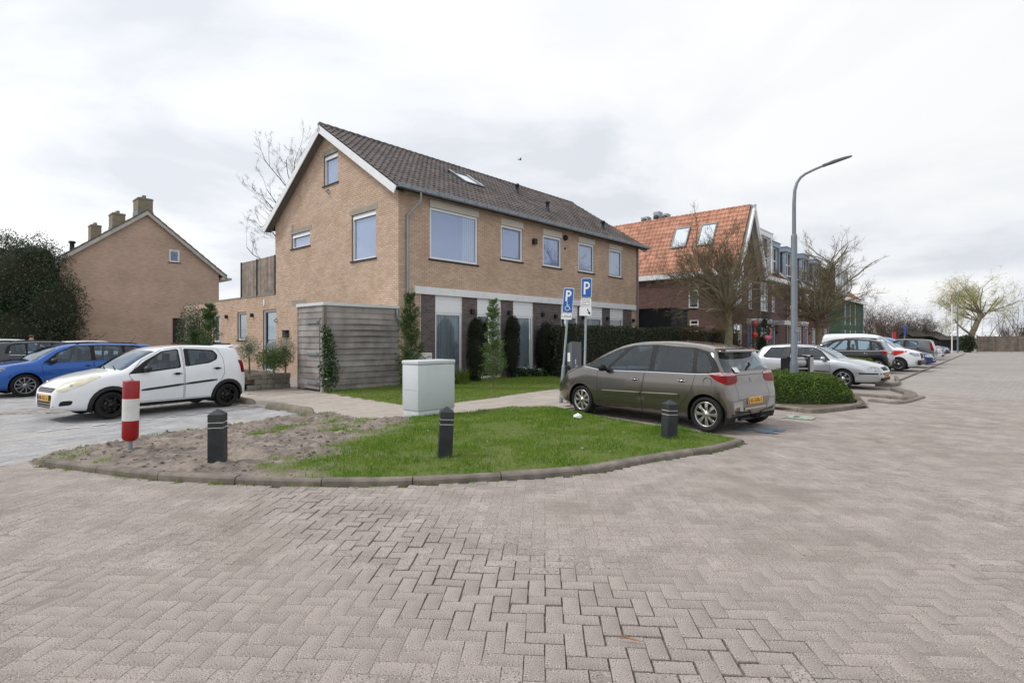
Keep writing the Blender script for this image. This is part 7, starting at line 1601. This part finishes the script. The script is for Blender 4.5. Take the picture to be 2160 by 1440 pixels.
# red and white post
x, y = on_isl(274, 952); z0 = float(isl_h(np.array([[x, y]]))[0]); rp = empty('marker_post', (x, y, z0 - .02), 0, 'red and white striped plastic marker post at the left end of the island', 'marker post'); rp.rotation_euler = (0, R(1.2), 0); M_red = pbr('marker_red', '9A1218', .4, var=.12, vs=6, dirt=(6, '6A1A18', .5)); M_mw = pbr('marker_white', 'D8D9D8', .45, var=.05, dirt=(4, '9A9A92', .4))
zt = z_at(803, y) - z0 + .02; zb = z_at(928, y) - z0 + .02; z1 = z_at(886, y) - z0 + .02; z2 = z_at(840, y) - z0 + .02
b = MB(); b.lathe([(.03, -.1), (.03, zb)], 10); b.build('pipe', M_galv, rp)
b = MB(); b.lathe([(.06, zb - .005), (.085, zb + .02), (.098, zb + .045), (.098, z1)], 18); b.build('red_sleeve', M_red, rp); b = MB(); b.lathe([(.0985, z1), (.0985, z2)], 18); b.build('white_sleeve', M_mw, rp); b = MB(); b.lathe([(.098, z2), (.098, zt - .01), (.092, zt), (0, zt + .002)], 18); b.build('red_sleeve', M_red, rp)
b = MB(); b.lathe([(.025, 0), (.022, .025), (0, .035)], 10, c=(0, 0, zt)); b.build('cap_bolt', M_galv, rp)
# concrete wheel stops
def stop(p0, p1, lab):
    p0, p1 = np.array(ground(*p0)), np.array(ground(*p1)); d = p1 - p0; L_ = np.linalg.norm(d); b = MB(); V = []; n = 12; m = 10
    for i in range(n + 1):
        t = i / n; e = min(t, 1 - t) * L_; k = min(1, (e / .12 + .02)) ** .5
        for j in range(m): a = math.pi * j / (m - 1); V.append((t * L_, math.cos(a) * .12 * k, max(0, math.sin(a) * .15 * k - .0) + random.uniform(-.002, .002)))
    b.add(V, [(i * m + j, (i + 1) * m + j, (i + 1) * m + j + 1, i * m + j + 1) for i in range(n) for j in range(m - 1)], True); b.add(V[:m], [list(range(m))]); b.add(V[-m:], [list(range(m))]); o = b.build('wheel_stop', pbr('stop_concrete', '857C70', .95, col2='6C6659', vs=4, bump=.6, bs=60, dirt=(3, '5A5A48', .5)), None, (p0[0], p0[1], 0), math.atan2(d[1], d[0])); tag(o, lab, 'wheel stop', 'concrete wheel stops')
stop((487, 845), (534, 854), 'rounded concrete wheel stop behind the rear wheel of the small white hatchback'); stop((562, 860), (662, 874), 'rounded concrete wheel stop nearest the grass strip by the pavement')
# underground waste container inlet
Y = 16.9; x = (1668 - 1080) / FOC * Y; wc = empty('waste_container', (x, Y, 0), R(8), 'dark waste container inlet with steel drum behind the street lamp', 'waste container'); M_wc = pbr('container_black', '1E2026', .4, var=.05); M_st = pbr('brushed_steel', 'B4B5B8', .3, .8, var=.12, vs=3); W_ = .8; zt = z_at(752, Y)
b = MB(); b.box(0, W_, .05, .5, 0, .62); b.box(.0, .08, .0, .5, 0, zt - .06); b.build('housing', M_wc, wc); b = MB(); b.prism([(.62, 0), (W_, 0), (W_, .0)], lambda a, c: (a, 0, c), lambda a, c: (a, .01, c)) if False else b.box(.58, .66, .0, .5, 0, zt); b.build('pillar', M_wc, wc)
b = MB(); b.lathe([(.19, .09), (.19, .57)], 20, 'x', (0, .22, zt - .2)); b.build('drum', M_st, wc); b = MB(); b.box(.66, .8, .02, .4, 0, .5); b.build('column_foot', M_wc, wc); b = MB(); b.box(.66, .8, .02, .4, .5, zt - .02); b.lathe([(.07, .02), (.07, .4)], 14, 'y', (.73, 0, zt - .02)); b.build('steel_column', M_st, wc)
b = MB(); b.box(.1, .56, .0, .06, zt - .02, zt + .04); b.build('hood', M_wc, wc); b = MB(); b.box(.1, .56, -.03, .0, .66, .7); b.build('grip', M_st, wc); words('restafval', .1, M_signw, wc, (.33, .045, .52), (R(90), 0, 0), sx=1.0)
w_ = words('restafval', .075, M_signw, wc, (.04, -.004, .62), (R(90), R(-90), 0)); b = MB(); b.lathe([(.03, -.0), (.03, -.005), (0, -.005)], 12, 'y', (.73, .018, .36)); b.build('emblem', M_signw, wc)
# air conditioner at the wall
x, y, _ = at_depth(872, 713, 17.9); ac = empty('air_conditioner', (x, y, .55), ANG_A, 'white outdoor air conditioner unit at the brick wall behind the conifer', 'air conditioner'); b = MB(); b.bbox(0, .8, 0, .3, .0, .58, .02); b.build('housing', pbr('ac_white', 'D2D1CB', .5, var=.04), ac); b = MB(); b.lathe([(.22, 0), (.22, -.012), (.19, -.012), (.19, 0)], 20, 'y', (.3, 0, .29)); [b.lathe([(r, -.002), (r + .006, -.006), (r + .012, -.002)], 20, 'y', (.3, 0, .29)) for r in (.04, .08, .12, .16)]; b.build('fan_grille', pbr('ac_grey', '8E9190', .5, var=.05), ac); words('AUX', .085, M_dark, ac, (.66, -.004, .45), (R(90), 0, 0)); b = MB(); b.box(.05, .1, .0, .3, -.55, 0); b.box(.7, .75, 0, .3, -.55, 0); b.build('bracket', M_galv, ac)
# litter on the ground
x, y = ground(1219, 893); b = MB(); bm = bmesh.new(); bmesh.ops.create_icosphere(bm, subdivisions=2, radius=.085)
for v in bm.verts: v.co = Vector((v.co.x * 1.0, v.co.y * .8, max(v.co.z * .75, -.02))) * (1 + random.uniform(-.14, .14))
b.bm(bm, False); o = b.build('paper_scrap', pbr('paper_white', 'E9EBEE', .8, var=.03), None, (x, y, float(isl_h(np.array([[x, y]]))[0]) + .04)); tag(o, 'crumpled white paper lying on the grass island', 'litter')
x, y = ground(1330, 1352); b = MB(); b.tube([(-.07, .016, .012), (-.02, .006, .018), (.028, -.006, .013), (.065, -.02, .011)], [.002, .005, .0045, .002], 6); b.tube([(-.03, .007, .016), (-.07, .03, .024)], [.002, .001], 5); b.tube([(.028, -.006, .014), (.0, -.03, .011)], [.002, .001], 5); o = b.build('twig', pbr('dry_twig', '8A5A3C', .9, col2='A98A66', vs=30), None, (x, y, 0)); tag(o, 'small dry brown twig lying on the road pavers', 'twig')
P = [ground(rng.uniform(640, 1500), v) for v in rng.uniform(870, 990, 26)]; P = np.array([p for p in P if inpoly(np.array([p]), ISLAND)[0]]); 
bm = bmesh.new(); bmesh.ops.create_icosphere(bm, subdivisions=1, radius=1); TV = np.array([v.co[:] for v in bm.verts]) * np.array([1, .6, .35]); TF = np.array([[v.index for v in f.verts] for f in bm.faces]); bm.free(); s = rng.uniform(.008, .02, len(P)); V, F = merge(TV, TF, basis(rng.random(len(P)) * 6) * s[:, None, None], np.column_stack([P, isl_h(P) + .03])); tag(link('litter_scraps', mesh_np('litter_scraps', V, F), mat=pbr('scrap', 'CFCBC0', .8, var=.3)), kind='stuff')
# bird in the sky
x, y, z = at_depth(1097, 337, 42); bd = empty('bird', (x, y, z), R(30), 'small dark bird flying in the sky above the roof', 'bird'); b = MB(); b.sphere((0, 0, 0), .05, 10, 8, (2.1, .9, .8)); b.sphere((.11, 0, .015), .032, 8, 6); b.tube([(-.08, 0, 0), (-.2, 0, .0)], [.03, .045], 6, flat=.2); b.build('body', M_dark, bd)
for s in (1, -1): b = MB(); b.add([(.06, s * .03, .02), (-.05, s * .03, .02), (-.07, s * .17, .10), (.03, s * .16, .11), (-.08, s * .3, .06), (-.04, s * .29, .07)], [(0, 1, 2, 3), (3, 2, 4, 5)]); b.build('wing', M_dark, bd)
# person behind the cars
px_, py_, _ = at_depth(66, 713, 28.2); man = empty('person', (px_, py_, 0), R(100), 'person in a blue jacket standing behind the parked cars at the evergreen tree', 'person'); me = bpy.data.meshes.new('body'); vs = [(0, 0, .95), (0, 0, 1.2), (0, 0, 1.45), (0.02, 0, 1.56), (.03, 0, 1.68), (0, .1, .9), (.02, .11, .5), (0, .11, .08), (.1, .11, .04), (0, -.1, .9), (.02, -.11, .5), (0, -.11, .08), (.1, -.11, .04), (0, .2, 1.43), (.0, .26, 1.15), (.1, .25, .92), (0, -.2, 1.43), (0, -.26, 1.15), (.1, -.25, .92)]; es = [(0, 1), (1, 2), (2, 3), (3, 4), (0, 5), (5, 6), (6, 7), (7, 8), (0, 9), (9, 10), (10, 11), (11, 12), (2, 13), (13, 14), (14, 15), (2, 16), (16, 17), (17, 18)]; rd = [.15, .15, .16, .06, .105, .1, .07, .05, .045, .1, .07, .05, .045, .075, .055, .04, .075, .055, .04]
me.from_pydata(vs, es, []); o = link('body_source', me); o.modifiers.new('s', 'SKIN')
for v, r in zip(me.skin_vertices[0].data, rd): v.radius = (r, r)
me.skin_vertices[0].data[0].use_root = True; sm_ = o.modifiers.new('u', 'SUBSURF'); sm_.levels = 2; dg = bpy.context.evaluated_depsgraph_get(); m2 = bpy.data.meshes.new_from_object(o.evaluated_get(dg)); bpy.data.objects.remove(o); m2.materials.clear()
for m in (pbr('jacket_blue', '1E4E9A', .8, var=.1), pbr('trousers_dark', '2A2C33', .85, var=.1), pbr('skin', 'C69A80', .6, var=.05)): m2.materials.append(m)
for p in m2.polygons: p.use_smooth = True; z = p.center.z; p.material_index = 2 if z > 1.53 or (z < .93 and abs(p.center.y) > .2) else (1 if z < .9 else 0)
link('body', m2, man); b = MB(); b.sphere((-.005, 0, 1.74), .105, 12, 8, (1, .95, .72)); b.build('hair', pbr('hair_grey', '5A4A40', .9, var=.2), man)
b = MB(); b.sphere((.128, 0, 1.68), .018, 8, 6, (1, .8, 1.3)); [b.sphere((.118, s * .038, 1.705), .011, 6, 5) for s in (1, -1)]; b.sphere((.118, 0, 1.635), .02, 8, 5, (.5, 1.2, .35)); [b.sphere((.02, s * .1, 1.69), .025, 6, 5, (.7, .4, 1.2)) for s in (1, -1)]; b.build('face', pbr('skin', 'C69A80'), man)
# party decorations at the front door
M_bal = pbr('red_foil', 'B8241C', .18, .3, var=.05, coat=.6); M_pink = pbr('pink_foil', 'E0708C', .25, .2, var=.1)
def balloon(u, v, r, Y, lab, mat, sc=(1, 1, 1), extra=None):
    x, y, z = at_depth(u, v, Y); root = empty('balloon', (x, y, z), 0, lab, 'balloon', 'party decorations at the front door'); b = MB(); b.sphere((0, 0, 0), r, 16, 12, sc); b.lathe([(.02, -r * sc[2] - .04), (.012, -r * sc[2])], 8); b.build('body', mat, root); b = MB(); b.tube([(0, 0, -r * sc[2]), (.03, 0, -r - .4), (0, 0, -r - .8)], .006, 4); b.build('ribbon', M_signw, root)
    if extra: extra(root)
balloon(1592, 682, .2, 34.9, 'round red balloon hanging under the white door canopy', M_bal); balloon(1592, 706, .2, 34.9, 'red balloon with pink bows below the round one', M_bal, (1, 1, 1.1)); balloon(1583, 738, .22, 33.6, 'flat red balloon leaning low behind the silver hatchback', M_bal, (1.4, .8, .75))
def neck(root): b = MB(); b.tube([(.12, 0, .05), (.2, 0, .35), (.16, 0, .6), (.06, 0, .62)], [.05, .04, .045, .03], 8); b.tube([(.12, 0, -.1), (.15, 0, -1.2)], .02, 5); b.build('neck', pbr('flamingo_salmon', 'D98270', .5, var=.1), root)
balloon(1620, 712, .19, 35.2, 'pink flamingo shaped balloon at the front garden', M_pink, (1.3, .8, .9), neck)
# far street furniture
Y = 60; x = (2020 - 1080) / FOC * Y; fl = empty('street_lamp', (x, Y, 0), 0, 'thin distant street lamp with curved arm in front of the willow', 'street lamp'); b = MB(); b.tube([(0, 0, 0), (0, 0, 6.2), (.15, 0, 6.7), (.6, 0, 6.95), (1.4, 0, 7.05)], [.08, .06, .05, .04, .04], 8); b.build('pole', M_lamp, fl); b = MB(); b.sphere((1.6, 0, 7.05), .1, 10, 6, (2.6, 1, .6)); b.build('lamp_head', M_lamp, fl)
Y = 52; x = (1908 - 1080) / FOC * Y; ss = empty('street_sign', (x, Y, 0), 0, 'blue street name sign on a pole beyond the parked cars', 'road sign'); b = MB(); b.tube([(0, 0, 0), (0, 0, 2.6)], .04, 8); b.build('pole', M_galv, ss); b = MB(); b.box(-.34, .34, -.05, -.03, 2.6, 2.75); b.box(-.1, .1, -.05, -.03, 1.9, 2.55); b.build('board', M_sign, ss)
Y = 56; x = (1882 - 1080) / FOC * Y; fg = empty('beach_flag', (x, Y, 0), 0, 'narrow red flag standing behind the white van', 'flag'); b = MB(); b.tube([(0, 0, 0), (0, 0, 2.3)], .025, 6); b.build('pole', M_galv, fg); b = MB(); b.box(.0, .4, -.012, .012, 1.2, 2.25); b.build('cloth', M_redp, fg)
Y = 62; x = (2008 - 1080) / FOC * Y; wp = empty('white_pole', (x, Y, 0), 0, 'thin white pole left of the distant street lamp', 'pole'); b = MB(); b.tube([(0, 0, 0), (0, 0, 5.4)], .06, 6); b.build('shaft', M_signw, wp); b = MB(); b.sphere((0, 0, 5.42), .08, 8, 6); b.build('finial', M_signw, wp)
